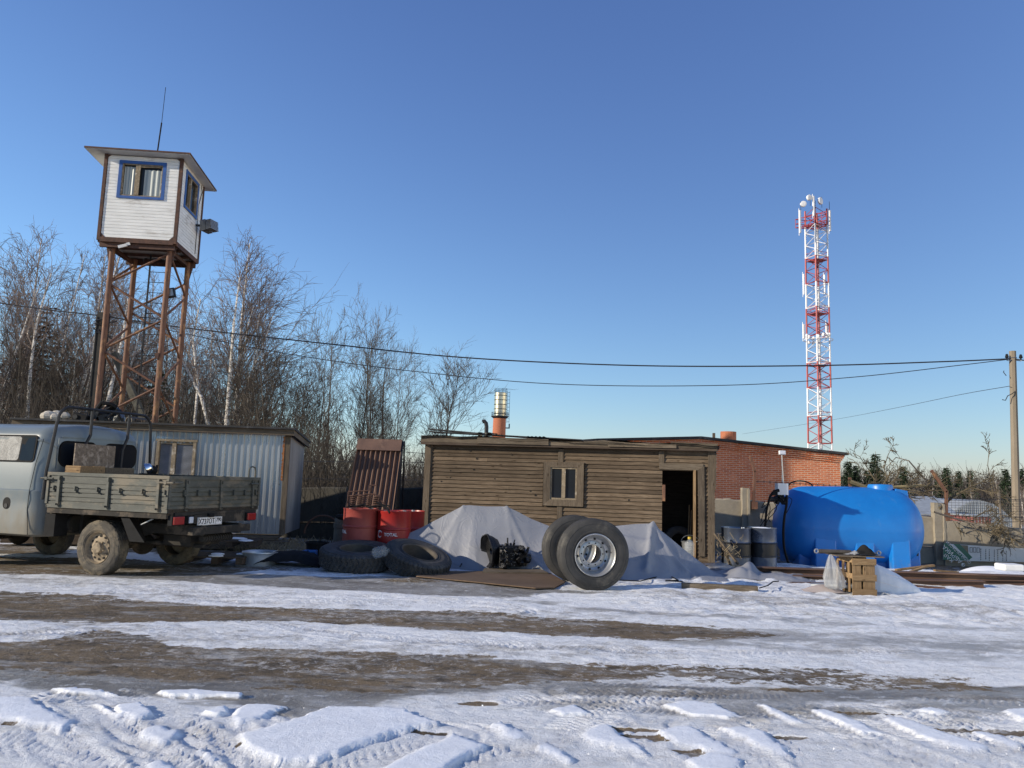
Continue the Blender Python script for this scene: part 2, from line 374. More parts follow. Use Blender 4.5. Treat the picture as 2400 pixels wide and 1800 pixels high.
M['bush']=mat('dense_brown_twigs',(.092,.077,.060),(.050,.042,.034),.9,scale=1,spec=.2)
M['deadbr']=mat('dead_conifer_twigs',(.10,.058,.036),(.06,.035,.022),.9,scale=1,spec=.2)
M['needle']=mat('spruce_needles',(.035,.055,.028),(.018,.03,.016),.85,scale=2,spec=.2)
M['pineneedle']=mat('pine_needles',(.075,.085,.035),(.04,.05,.022),.85,scale=2,spec=.2)
M['yellowlog']=mat('lichen_branch',(.32,.25,.12),(.17,.135,.075),.9,scale=5)
M['farwood']=mat('far_wood',(.105,.088,.074),(.062,.052,.044),.95,scale=.6,spec=.2)
# ------------------------------------------------------------------ numpy noise
def vnoise(x,y,seed=0):
    xi=np.floor(x).astype(np.int64); yi=np.floor(y).astype(np.int64); fx=x-xi; fy=y-yi
    def h(a,b):
        n=(a*374761393+b*668265263+seed*974634777)&0xffffffff; n=((n^(n>>13))*1274126177)&0xffffffff
        return ((n^(n>>16))&0xffff)/65535.
    fx=fx*fx*(3-2*fx); fy=fy*fy*(3-2*fy)
    return (h(xi,yi)*(1-fx)+h(xi+1,yi)*fx)*(1-fy)+(h(xi,yi+1)*(1-fx)+h(xi+1,yi+1)*fx)*fy
def fbm(x,y,o=4,seed=0,g=.5):
    s=0;a=1;t=0
    for k in range(o):
        s=s+a*vnoise(x*2**k+17.3*k,y*2**k-9.1*k,seed+k); t+=a; a*=g
    return s/t-.5
def c4(x,y): return (x/1.8433,1300+y/1.8433)
def c5(x,y): return (1200+x/1.8433,1300+y/1.8433)
def gxy(pts): return [tuple(G(u,v)[:2]) for u,v in pts]
def smooth(x,a,b): t=np.clip((x-a)/(b-a),0,1); return t*t*(3-2*t)
def band(x,y,up_,lo,soft=.12):
    soft=soft*2.4
    U=np.array(gxy(up_)); L=np.array(gxy(lo))
    yu=np.interp(x,U[:,0],U[:,1]); yl=np.interp(x,L[:,0],L[:,1])
    return smooth(yu-y+soft*.4,0,soft)*smooth(y-yl+soft*.4,0,soft)*smooth(x-U[0,0],-1.5,.2)*smooth(U[-1,0]-x,-1.5,.4)
def sdf(x,y,poly):
    p=np.array(poly); d=np.full(x.shape,1e9); ins=np.zeros(x.shape,bool); n=len(p)
    for i in range(n):
        a=p[i]; b=p[(i+1)%n]; e=b-a; wx=x-a[0]; wy=y-a[1]
        t=np.clip((wx*e[0]+wy*e[1])/(e@e),0,1); d=np.minimum(d,np.hypot(wx-t*e[0],wy-t*e[1]))
        c=((a[1]>y)!=(b[1]>y))&(x<(b[0]-a[0])*(y-a[1])/(b[1]-a[1]+1e-12)+a[0]); ins^=c
    return np.where(ins,-d,d)
def polyd(x,y,pts):
    d=np.full(x.shape,1e9); s=np.zeros(x.shape); sd=np.zeros(x.shape); L=0; p=np.array(pts)
    for i in range(len(p)-1):
        a=p[i];b=p[i+1];e=b-a;l=np.hypot(*e); wx=x-a[0];wy=y-a[1]; t=np.clip((wx*e[0]+wy*e[1])/(l*l),0,1)
        dd=np.hypot(wx-t*e[0],wy-t*e[1]); m=dd<d; d=np.where(m,dd,d); s=np.where(m,L+t*l,s)
        sd=np.where(m,np.sign(wx*e[1]-wy*e[0]),sd); L+=l
    return d,s,sd
SLABS=[[c4(*p) for p in q] for q in (
 [(-120,640),(120,640),(215,690),(300,735),(345,775),(350,800),(290,770),(245,782),(90,750),(-120,715)],
 [(480,672),(590,660),(672,710),(570,744),(505,712)],[(398,664),(440,664),(560,740),(545,748)],
 [(600,782),(650,765),(735,738),(730,760),(790,790),(735,815),(705,858)],
 [(868,700),(960,672),(1000,676),(1000,700),(940,715)],[(985,720),(1060,668),(1170,664),(1240,678),(1180,700),(1140,716),(1015,752)],
 [(1018,800),(1110,775),(1250,735),(1405,678),(1750,688),(1905,755),(1790,775),(1600,830),(1360,925),(1190,925),(1080,870)],
 [(1560,1000),(1700,920),(1950,798),(2125,850),(1960,930),(1860,1010)],
 [(215,592),(330,588),(440,598),(515,626),(430,618),(300,612)],[(660,604),(850,598),(1045,612),(1035,628),(880,630),(700,620)],
 [(2095,752),(2160,733),(2230,765),(2215,795)],[(850,860),(880,845),(960,905),(930,930)],[(620,930),(700,905),(780,940),(760,990),(640,990)])]+\
 [[c5(*p) for p in q] for q in (
 [(160,682),(270,662),(335,700),(220,708)],[(650,660),(760,648),(880,655),(1005,712),(930,722),(760,702)],
 [(275,792),(360,745),(430,748),(580,880),(500,862),(380,840)],[(615,782),(700,752),(780,760),(900,820),(1000,885),(900,888),(720,830)],
 [(895,762),(980,760),(1085,770),(1240,905),(1120,868),(1000,810)],[(1055,656),(1100,660),(1270,742),(1220,748),(1100,692)],
 [(1280,684),(1350,680),(1500,735),(1625,790),(1520,788)],[(1585,718),(1680,722),(1860,770),(2065,852),(1960,866),(1750,790)],
 [(1965,772),(2060,775),(2210,832),(2170,852)],[(1725,680),(1800,668),(1895,690),(1850,702)],[(730,900),(850,868),(1010,905),(980,960),(800,960)],
 [(100,860),(140,828),(280,905),(260,930)],[(2110,690),(2230,680),(2330,720),(2200,730)],[(-60,780),(20,758),(80,800),(10,822)])]
RUTS=[[c4(*p) for p in q] for q in ([(300,640),(450,735),(640,870),(760,960)],[(560,755),(700,890),(840,980)],[(760,740),(900,850),(1040,960)],[(1000,760),(1080,880),(1150,960)],
 [(60,640),(220,620),(400,640)],[(-60,800),(200,860),(500,960)],[(1900,800),(1700,880),(1480,960)],[(2212,860),(2000,930),(1900,980)],
 [(0,350),(250,345),(420,335)],[(500,175),(1100,190),(1700,200),(2212,250)],[(900,270),(1500,360),(2212,400)])]+\
 [[c5(*p) for p in q] for q in ([(420,720),(600,860),(720,960)],[(860,760),(1000,870),(1120,960)],[(1080,740),(1300,900),(1400,980)],[(1250,680),(1500,820),(1800,960)],
 [(1500,700),(1750,800),(2100,930)],[(1800,700),(2000,760),(2212,860)],[(0,250),(700,240),(1500,260),(2212,300)],[(200,180),(900,190),(1700,230),(2212,250)],
 [(0,640),(600,620),(1300,600),(2212,640)],[(0,400),(800,430),(1700,420),(2212,430)],[(300,600),(1100,640),(2212,780)],[(0,900),(300,700),(700,600)])]
def gheight(x,y):
    z=-.16*smooth(x,3,9)*smooth(y,14.6,16.2)
    z=z-1.8*smooth(y,30,75)
    return z
def make_ground():
    K=F*H
    vv=np.concatenate([np.linspace(760,560,40,endpoint=False),np.linspace(560,150,590,endpoint=False),1/np.linspace(1/150,1/1.6,110)**1])
    ys=K/vv
    ys=np.concatenate([[-60,-20,-6,-1,1.6,2.6],ys[ys>2.7],[2400.]])
    nx=860; s=np.linspace(-1,1,nx+1); s=np.sign(s)*np.abs(s)
    Y,S=np.meshgrid(ys,s,indexing='ij')
    wd=np.where(Y<3,5.,0)+np.where(Y>=3,Y*.74+2.6,0); wd=np.maximum(wd,5); wd=np.where(Y<0,wd+np.abs(Y),wd)
    X=S*wd+.0*Y
    sh=X.shape; x=X.ravel(); y=Y.ravel()
    near=(y<19)
    wob=fbm(x*.5,y*1.3,5,3,.6)*.5+fbm(x*2.2,y*9,5,8,.65)*.26
    yy=y+wob
    far=y>15.5
    # mud: brown sand / wet ice areas
    D=band(x,yy,[(-300,1378),(0,1382),(250,1396),(480,1418),(700,1425),(1000,1430),(1300,1452),(1580,1465),(1900,1490)],
                 [(-300,1462),(0,1462),(240,1466),(500,1458),(700,1462),(1000,1478),(1300,1490),(1500,1503),(1700,1502),(1900,1494)],.16)
    Fm=band(x,yy,[(-300,1500),(0,1503),(120,1502),(240,1475),(330,1488),(400,1512),(700,1524),(1100,1532),(1200,1545),(1700,1562),(2300,1592)],
                 [(-300,1575),(0,1585),(250,1605),(500,1625),(800,1632),(1100,1622),(1200,1610),(1600,1608),(1900,1622),(2300,1630)],.2)
    Tm=band(x,yy,[(-300,1300),(0,1305),(200,1306),(480,1322),(620,1330)],[(-300,1352),(0,1347),(300,1350),(480,1352),(620,1338)],.12)
    mud=np.maximum.reduce([D*(1-.45*smooth(x,1.5,3.)),Fm*(.62+.38*smooth(-x,-1.6,.2)),Tm])
    # grey slush / ice
    B=band(x,yy,[(280,1342),(560,1346),(800,1352),(1000,1350),(1200,1362),(1320,1385)],[(280,1356),(560,1372),(800,1384),(1000,1398),(1200,1402),(1320,1394)],.14)
    E_=band(x,yy,[(-300,1560),(0,1570),(500,1600),(1000,1606),(1200,1600),(1800,1612),(2600,1600)],[(-300,1600),(0,1610),(250,1650),(600,1678),(760,1690),(900,1650),(1200,1622),(1800,1650),(2600,1660)],.2)
    E2=band(x,yy,[(1500,1462),(1850,1472),(2200,1485),(2700,1500)],[(1500,1512),(1850,1545),(2200,1560),(2700,1560)],.3)*.5
    E3=band(x,yy,[(1150,1395),(1400,1420),(1900,1452),(2700,1480)],[(1150,1408),(1400,1440),(1900,1470),(2700,1495)],.2)*.5
    E4=band(x,yy,[(-300,1466),(0,1466),(260,1470)],[(-300,1500),(0,1503),(260,1480)],.2)*.4
    E5=band(x,yy,[(-300,1690),(300,1700),(900,1700),(1600,1690),(2700,1640)],[(-300,1990),(300,1990),(900,1990),(1600,1990),(2700,1990)],.3)*.12
    E6=band(x,yy,[(1150,1620),(1700,1630),(2700,1640)],[(1150,1660),(1700,1700),(2700,1700)],.3)*.65
    ice=np.maximum.reduce([B,E_,E2,E3,E4,E5,E6,mud*.6])
    # dirt mound
    mx,my=G(965,1366)[:2]; mo=np.exp(-(((x-mx)/.42)**2+((y-my)/.2)**2)); mud=np.maximum(mud,smooth(mo,.25,.55))
    # snowmelt spots
    for (u,v,rx,ry) in ((1130,1652,.22,.07),(1010,1722,.16,.05),(1545,1730,.35,.07),(1660,1772,.22,.05),(1860,1620,.3,.05),(2030,1675,.35,.04),(2330,1720,.5,.09),(30,1703,.1,.04),(575,1752,.1,.04),(1830,1730,.2,.03),(1480,1715,.3,.05),(1570,1740,.15,.06),(1640,1765,.2,.05)):
        a,b=G(u,v)[:2]; q=np.exp(-(((x-a)/rx)**2+((y-b)/ry)**2))+fbm(x*6,y*12,3,5)*.5; mud=np.maximum(mud,smooth(q,.45,.7))
    far_d=smooth(y,15.,17.)
    yard=band(x,yy,[(-400,1190),(600,1200),(1250,1200),(2700,1200)],[(-400,1300),(480,1302),(700,1300),(1000,1312),(1600,1312),(2200,1330),(2700,1330)],.2)
    snow=1-np.clip(mud,0,1)
    snow=snow*(1-.82*yard*smooth(fbm(x*.9,y*1.4,4,31),-.22,.02))
    snow=np.where(far,.35+.9*fbm(x*.05,y*.05,4,77),snow)
    z=gheight(x,y)
    thick=.012*snow*(1-.55*np.clip(ice,0,1))
    rough=fbm(x*1.7,y*2.6,5,11,.62)*.040+fbm(x*6.5,y*7.5,4,12,.6)*.020
    fine=fbm(x*19,y*22,3,14,.6)*.009
    right=smooth(x,.5,3)*smooth(y,8.2,9.2)
    lum=np.abs(fbm(x*2.6,y*3.0,3,21))*.11*right
    amp=np.where(near,1,0)*(.62+.38*snow)*(1-.35*np.clip(ice*(1-mud),0,1))*(.62+.38*smooth(y,5.2,6.5))
    zz=z+thick+amp*(rough*.9+fine*(.8+1.1*np.clip(mud,0,1)))+lum+np.where(near,(mo*.07),0)
    flat=np.ones_like(x); slab=np.zeros_like(x)
    nb=(y<7.0)&(y>2.7)
    xb=x[nb]; yb=y[nb]; best=np.full(xb.shape,1e9)
    wx=fbm(xb*4,yb*4,3,41)*.07; wy=fbm(xb*4,yb*4,3,42)*.07
    fs=(fbm(xb*20,yb*20,4,45,.7))*.060
    hh=np.zeros_like(xb); mask=np.zeros_like(xb)
    for k,q in enumerate(SLABS):
        g=gxy(q); a=np.array(g)
        m=(xb>a[:,0].min()-.4)&(xb<a[:,0].max()+.4)&(yb>a[:,1].min()-.4)&(yb<a[:,1].max()+.4)
        if not m.any(): continue
        d=sdf(xb[m]+wx[m],yb[m]+wy[m],g)+fs[m]
        th=.030 if k in(0,1,6,7) else (.022 if k<13 else .016)
        lf=smooth(-d,-.008,.028)
        hh[m]=np.maximum(hh[m],lf*th); mask[m]=np.maximum(mask[m],lf)
    hs=fbm(xb*2,yb*2,3,51)*.010+fbm(xb*40,yb*40,2,52)*.0015
    base=zz[nb]
    zz[nb]=base*(1-mask)+(hs+gheight(xb,yb)+.012)*mask+hh
    rutm=np.zeros_like(x); slab[nb]=mask
    for k,q in enumerate(RUTS):
        g=gxy(q); a=np.array(g); m=(x>a[:,0].min()-.3)&(x<a[:,0].max()+.3)&(y>a[:,1].min()-.3)&(y<a[:,1].max()+.3)&(y<14)
        if not m.any(): continue
        xx=x[m]+fbm(x[m]*1.5,y[m]*1.5,2,k)*.1; d,s_,sd=polyd(xx,y[m],g)
        for off in ((0,) if k%3 else (0,.30)):
            dd=np.abs(d-off); inn=smooth(.125-dd,0,.02)
            per=.055; ph=((s_+dd*.55)/per)%1; tr=smooth(np.abs(ph-.5),.12,.3)
            side=np.exp(-((dd-.15)/.03)**2)
            kk=(1-slab[m]); 
            e=(inn*(-.009+.013*tr)+side*.008)*np.where(y[m]<6.2,.62,.8)*smooth(fbm(xx*1.2,y[m]*1.2,2,60+k),-.28,-.08)
            sel=np.ones_like(e)
            zz[m]+=e*kk*(.35+.65*snow[m])
            rutm[m]=np.maximum(rutm[m],inn)
    # merge slab mask: rut should not cut slabs strongly
    slab[nb]=mask
    ice2=np.clip(np.maximum(ice,rutm*.12)*(1-slab),0,1); snow2=np.clip(np.maximum(snow,slab),0,1); mud2=np.clip(mud*(1-slab),0,1)
    pts=np.stack([x,y,zz],1).astype(np.float32)
    r,c=sh; idx=np.arange(r*c).reshape(r,c)
    q=np.stack([idx[:-1,:-1],idx[:-1,1:],idx[1:,1:],idx[1:,:-1]],-1).reshape(-1,4)
    me=bpy.data.meshes.new('ground'); me.vertices.add(len(pts)); me.vertices.foreach_set('co',pts.ravel())
    me.loops.add(q.size); me.loops.foreach_set('vertex_index',q.ravel().astype(np.int32))
    me.polygons.add(len(q)); me.polygons.foreach_set('loop_start',np.arange(0,q.size,4,dtype=np.int32)); me.polygons.foreach_set('use_smooth',np.ones(len(q),bool))
    me.update(); me.validate()
    for nm,a in (('snow',snow2),('mud',mud2),('ice',ice2),('slab',slab),('fore',1-smooth(y,5.0,6.2))):
        at=me.attributes.new(nm,'FLOAT','POINT'); at.data.foreach_set('value',a.astype(np.float32))
    o=bpy.data.objects.new('ground',me); col.objects.link(o); o['kind']='structure'
    m,t,b=newmat('snow_mud_ground'); me.materials.append(m)
    def att(n):
        a=N(t,'ShaderNodeAttribute'); a.attribute_name=n; return a.outputs['Fac']
    A_s,A_m,A_i,A_b=att('snow'),att('mud'),att('ice'),att('slab')
    v=coords(t); vx=coords(t,(.55,1.6,1)); 
    n1=noise(t,coords(t,(.5,1.0,1)),2.6,9,.72,.4); n2=noise(t,coords(t,(.8,.9,1)),11,8,.75); n3=noise(t,v,45,6,.8)
    # mud colours
    mc=ramp(t,noise(t,coords(t,(.6,.9,1)),1.3,9,.75),[(.30,(.055,.044,.032)),(.46,(.165,.122,.074)),(.70,(.275,.205,.125))])
    mc=mixc(t,ramp(t,n3,[(.3,.55),(.6,0.)]),mc,(.045,.036,.026))
    # ice / slush
    ic=ramp(t,n1,[(.28,(.11,.10,.088)),(.50,(.26,.25,.235)),(.68,(.45,.455,.46))])
    ic=mixc(t,ramp(t,n2,[(.54,0.),(.64,.8)]),ic,(.66,.68,.71))
    # snow
    scn=ramp(t,n2,[(.25,(.70,.72,.75)),(.6,(.86,.88,.91))])
    dirt=ramp(t,noise(t,coords(t,(.45,1.1,1)),3.5,9,.8),[(.50,0.),(.72,.62)])
    scn=mixc(t,math_(t,'MULTIPLY',dirt,math_(t,'SUBTRACT',1.,A_b)),scn,(.42,.39,.34))
    # ice over snow with ragged threshold
    fi=math_(t,'ADD',A_i,math_(t,'MULTIPLY',math_(t,'SUBTRACT',n1,.5),1.5)); fi=ramp(t,fi,[(.34,0.),(.62,1.)])
    c=mixc(t,fi,scn,ic)
    fm=math_(t,'ADD',math_(t,'SUBTRACT',1.,A_s),math_(t,'MULTIPLY',math_(t,'SUBTRACT',n2,.5),1.5)); fm=math_(t,'ADD',fm,math_(t,'MULTIPLY',math_(t,'SUBTRACT',n1,.5),1.3))
    fm=ramp(t,fm,[(.44,0.),(.58,1.)])
    patch=ramp(t,noise(t,coords(t,(.6,2.2,1)),1.7,8,.7),[(.50,0.),(.60,.8)])
    mc2=mixc(t,patch,mc,ic)
    # broken crust: earth showing through thin trampled snow, snow grains lying on the earth
    big=noise(t,coords(t,(.35,1.0,1)),.55,5,.6); sp=noise(t,coords(t,(.7,.9,1)),5.5,10,.8); sp2=noise(t,coords(t,(.7,.8,1)),11,8,.82,.6)
    thin=math_(t,'ADD',math_(t,'MULTIPLY',math_(t,'SUBTRACT',big,.5),.9),sp)
    thin=math_(t,'MULTIPLY',ramp(t,thin,[(.50,0.),(.66,.75)]),math_(t,'SUBTRACT',1.,A_b))
    scn=mixc(t,math_(t,'MULTIPLY',thin,math_(t,'SUBTRACT',1.,math_(t,'MULTIPLY',att('fore'),.55))),scn,mixc(t,ramp(t,sp2,[(.4,0.),(.6,1.)]),(.17,.145,.115),(.46,.45,.44)))
    c=mixc(t,fi,scn,ic)
    mc2=mixc(t,ramp(t,math_(t,'ADD',sp2,math_(t,'MULTIPLY',math_(t,'SUBTRACT',big,.5),.5)),[(.53,0.),(.62,.9)]),mc2,(.50,.49,.48))
    mc2=mixc(t,ramp(t,sp,[(.38,.85),(.48,0.)]),mc2,(.045,.037,.028))
    c=mixc(t,fm,c,mc2)
    t.links.new(c,b.inputs['Base Color'])
    rr=mixc(t,fi,.62,.34); rr=mixc(t,fm,rr,ramp(t,n2,[(.35,.5),(.6,.95)])); t.links.new(rr,b.inputs['Roughness'])
    b.inputs['Specular IOR Level'].default_value=.35
    hb=math_(t,'ADD',math_(t,'MULTIPLY',n2,.9),math_(t,'MULTIPLY',n3,.5))
    bn=N(t,'ShaderNodeBump'); bn.inputs['Distance'].default_value=.05
    t.links.new(math_(t,'SUBTRACT',.8,math_(t,'MULTIPLY',A_b,.45)),bn.inputs['Strength'])
    t.links.new(hb,bn.inputs['Height']); t.links.new(bn.outputs[0],b.inputs['Normal'])
    return o
make_ground()
# ================================================================== WOODEN HUT
def local_on(e,u,v,y=0.): return onplane(u,v,e,(0,y,0),(0,1,0))
A=P(1000,1200,15.2); B=P(1672,1200,14.25)
yaw=math.atan2(B.y-A.y,B.x-A.x)
hut=thing('wooden_hut','long weathered board hut with dark open doorway and sagging tar roof','hut',(A.x,A.y,0),yaw)
HL=lambda u,v,y=0.: local_on(hut,u,v,y)
hx1=HL(1672,1100).x; ztl=HL(1006,1034).z; ztr=HL(1672,1052).z
zt=(ztl+ztr)/2; wz=zt-.06
wx0,wx1,wz0,wz1=HL(1275,1100).x,HL(1369,1100).x,HL(1320,1186).z,HL(1320,1083).z
dx0,dx1=HL(1552,1150).x,HL(1632,1150).x; dzt=HL(1590,1101).z
bx=HL(1314,1100).x; fz0=.10
depth=1.75
def siding(mb,x0,x1,z0,z1,y=0.,pitch=.0745,holes=()):
    z=z0; k=0; 
    while z<z1-.01:
        h=min(pitch,z1-z); segs=[(x0,x1)]
        for (a,b,c,d) in holes:
            ns=[]
            for (p,q) in segs:
                if z+h*.5<c or z+h*.5>d or b<=p or a>=q: ns.append((p,q)); continue
                if p<a: ns.append((p,a))
                if q>b: ns.append((b,q))
            segs=ns
        for (p,q) in segs:
            if q-p<.02: continue
            # a few boards are made of two lengths; lapped profile: bottom edge stands proud
            cuts=[p,q]
            if q-p>1.5 and rnd.random()<.35: cuts=[p,rnd.uniform(p+.4,q-.4),q]
            for a,b in zip(cuts[:-1],cuts[1:]):
                j=rnd.uniform(-.003,.003); w1=rnd.uniform(-.003,.003); w2=rnd.uniform(-.003,.003)
                n=8; t=.032+j; g=.0015
                vs=[]
                for i in range(n+1):
                    x=a+g+(b-a-2*g)*i/n; s=w1*(1-i/n)+w2*i/n+.0022*math.sin(i*1.7+k)
                    vs+= [(x,y-t,z+s+.001),(x,y-.006,z+h+s+.006),(x,y+.006,z+h+s+.006),(x,y+.004,z+s+.001)]
                fs=[]
                for i in range(n):
                    c=i*4
                    for m in range(4): fs.append((c+m,c+4+m,c+4+(m+1)%4,c+(m+1)%4))
                fs+=[(0,1,2,3),(n*4+3,n*4+2,n*4+1,n*4)]
                mb.add(vs,fs)
        z+=h; k+=1
m=MB(); siding(m,.0,hx1,fz0,wz,holes=((wx0-.01,wx1+.01,wz0-.0,wz1+.0),(dx0,dx1+.02,-1,dzt),(bx-.045,bx+.045,-1,wz0),(bx-.045,bx+.045,wz1,5)))
m.build('siding_wall',M['siding'],hut)
# knot holes: small dark plugs recessed between laps
for (u,v) in ((1147,1053),(1199,1065),(1111,1101),(1057,1104),(1056,1119),(1243,1151),(1255,1161),(1035,1128),(1160,1010+112),(1474,1172),(1103,1057),(1118,1075)):
    m=MB(); p=HL(u,v); r=rnd.uniform(.011,.019)
    Mx=Matrix.Translation((p.x,-.030,p.z))@Matrix.Rotation(R_(90),4,'X'); m.lathe([(0.001,0),(r,.0),(r*.9,-.02)],9,Mx)
    m.build('knot_hole',M['int'],hut)
m=MB(); 
m.box(.0,hx1,depth-.04,depth,fz0,wz); m.box(0,.04,.03,depth-.04,fz0,wz); m.box(hx1-.04,hx1,.03,depth-.04,fz0,wz)
m.box(.04,hx1-.04,.05,depth-.05,fz0-.02,fz0+.03)
m.build('inner_shell',M['darkwood'],hut)
m=MB(); siding(m,0,depth,fz0,wz); 
for s in (0,):
    MM=Matrix.Translation((hx1+.002,0,0))@Matrix.Rotation(R_(90),4,'Z'); mm=MB(); mm.v=[tuple(MM@Vector(p)) for p in m.v]; mm.f=m.f; mm.build('end_wall',M['siding'],hut)
m=MB()
m.box(-.075,.045,-.055,.0,fz0-.02,wz+.03); m.box(-.05,.075,-.035,-.026,fz0,wz)
m.build('corner_board',M['plankv'],hut)
m=MB(); m.box(hx1-.10,hx1+.02,-.055,-.0,fz0,wz+.01); m.build('corner_board',M['plankv'],hut)
m=MB(); m.box(bx-.05,bx+.05,-.04,.0,wz1+.0,wz-.02); m.build('batten',M['plankv'],hut)
m=MB(); m.box(bx-.05,bx+.05,-.04,.0,fz0,wz0); m.build('batten',M['plankv'],hut)
m=MB(); d=HL(1550,1080).x; m.box(d-.05,d+.05,-.045,.0,dzt+.11,wz-.02); m.build('batten',M['plankv'],hut)
# window
wf=MB(); e=.125
xa,xb,za,zb=wx0,wx1,wz0,wz1
for q,(p0,p1) in enumerate((((xa,za),(xa,zb)),((xb,za),(xb,zb)))):
    s=1 if q==0 else -1
    wf.prism([(p0[0],-.065,za-.0),(p0[0]+s*.13,-.05,za+.12),(p0[0]+s*.13,-.05,zb-.10),(p0[0],-.065,zb)],(0,.06,0))
wf.prism([(xa,-.066,za),(xa+.13,-.051,za+.12),(xb-.13,-.051,za+.12),(xb,-.066,za)][::-1],(0,.06,0))
wf.prism([(xa,-.066,zb),(xa+.13,-.051,zb-.10),(xb-.13,-.051,zb-.10),(xb,-.066,zb)],(0,.06,0))
wo=wf.build('window',M['plankv'],hut)
m=MB(); xa2,xb2,za2,zb2=xa+.13,xb-.13,za+.12,zb-.10
for (a,b,c,d) in ((xa2,xa2+.03,za2,zb2),(xb2-.03,xb2,za2,zb2),(xa2+.03,xb2-.03,za2,za2+.03),(xa2+.03,xb2-.03,zb2-.03,zb2)): m.box(a,b,-.03,.03,c,d)
xm=(xa2+xb2)/2; m.box(xm-.035,xm+.035,-.04,.025,za2+.03,zb2-.03)
m.build('sash',M['oldframe'],wo)
for a,b in ((xa2+.03,xm-.035),(xm+.035,xb2-.03)):
    m=MB(); m.box(a,b,-.004,.004,za2+.03,zb2-.03); m.build('pane',M['glassblue'],wo)
# doorway: frame posts, threshold, header
m=MB(); m.box(dx0-.06,dx1+.12,-.05,.0,dzt,dzt+.115); m.build('door_header',M['plank'],hut)
df=MB(); xx=dx1
df.box(xx-.055,xx-.01,-.05,.05,fz0-.04,dzt); df.build('door_jamb',M['newwoodv'],hut)
df=MB(); df.prism([(xx+.045,-.07,fz0+.1),(xx+.155,-.05,fz0+.1),(xx+.14,-.05,dzt+.08),(xx+.02,-.07,dzt+.0)],(0,.035,0)); df.build('door_trim',M['plankv'],hut)
df=MB(); df.prism([(xx+.27,-.060,dzt+.3),(xx+.33,-.060,dzt-.35),(xx+.345,-.060,dzt-.35),(xx+.36,-.060,wz-.03),(xx+.26,-.060,wz-.03)],(0,.03,0)); df.build('loose_trim',M['plankv'],hut)
m=MB(); m.box(xx-.01,hx1+.03,-.06,.05,fz0-.06,fz0-.0); m.box(xx+.02,hx1+.01,-.05,.04,-.05,fz0-.06);
m.build('sill_beam',M['darkwood'],hut)
m=MB(); m.box(dx0+.0,dx0+.055,-.03,.03,1.17,1.47); m.build('latch_plate',M['rust'],hut)
# fascia boards + roof
fa=MB(); nb=((-.13,1.06,.125,0.),(1.0,2.38,.12,-.008),(2.30,3.6,.085,-.01),(3.5,4.75,.08,-.01),(4.65,hx1+.06,.10,.0))
for k,(a,b,h,dz) in enumerate(nb):
    za=wz+.05; yo=-.17-.026*(k%2)
    fa.prism([(a,yo,za+dz),(b,yo,za+dz-.004),(b,yo,za+h+dz-.01),(a,yo,za+h+dz)],(0,.022,0))
fa.build('fascia',M['plank'],hut)
fa=MB(); 
for k in range(9):   # splintered log along the eave on the right
    a=2.75+k*.07; b=4.5-k*.10; z=wz+.075+.006*k; fa.prism([(a,-.20-.006*k,z+.01),(b,-.20-.006*k,z-.015),(b-.1,-.20-.006*k,z+.012),(a+.1,-.20-.006*k,z+.03)],(0,.02,0))
fa.build('splintered_board',M['plank'],hut)
fa=MB(); fa.box(-.13,hx1+.06,-.165,-.02,wz+.0,wz+.045); fa.build('soffit',M['darkwood'],hut)
def roofz(x,y): return wz+.165+.018*math.sin(x*2.1)+.012*math.sin(x*5.3+1)-.03*smooth(np.array(x),2.9,3.2)+(-.02+.05*fbm(np.array([x*3.]),np.array([y*3.]),3,5)[0])-.075*y
m=MB(); m.grid(lambda s,t:(-.16+(hx1+.26)*s,-.21+(depth+.3)*t,float(roofz(-.16+(hx1+.26)*s,-.21+(depth+.3)*t))),90,20)
m.grid(lambda s,t:(-.16+(hx1+.26)*s,-.21+(depth+.3)*t,float(roofz(-.16+(hx1+.26)*s,-.21+(depth+.3)*t))-.03),90,20)
m.box(-.14,hx1+.08,-.15,.3,wz+.045,wz+.10); m.box(-.14,hx1+.08,.3,depth+.05,wz-.02,wz+.03)
m.build('roof',M['tar'],hut,smooth=False)
m=MB()
for a,b,z,h in ((-.02,1.5,.30,.02),(.0,3.0,.25,.018),(1.0,2.6,.235,.016)):
    m.prism([(a,-.1,wz+z),(b,-.1,wz+z-.10),(b,-.1,wz+z-.10+h),(a,-.1,wz+z+h)],(0,.35,0))
m.build('roof_strip',M['tar'],hut)
m=MB(); m.grid(lambda s,t:(.95+.35*s+.06*math.sin(9*t),-.2+.3*t,wz+.19+.07*abs(math.sin(6*s+3*t))),9,5); m.build('torn_roofing',M['braceold'],hut); m=MB(); m.grid(lambda s,t:(1.95+.38*s,-.19+.3*t,wz+.185+.02*abs(math.sin(16*s))),20,4)
m.build('torn_roofing',M['braceold'],hut)
p=HL(1140,1010,1.2); m=MB(); r=.042; 
m.tube([(p.x,1.2,wz),(p.x,1.2,wz+.46),(p.x-.012,1.2,wz+.53),(p.x-.05,1.2,wz+.575),(p.x-.09,1.2,wz+.56)],r,10,cap=False)
m.build('stove_pipe',M['blackmetal'],hut,smooth=True)
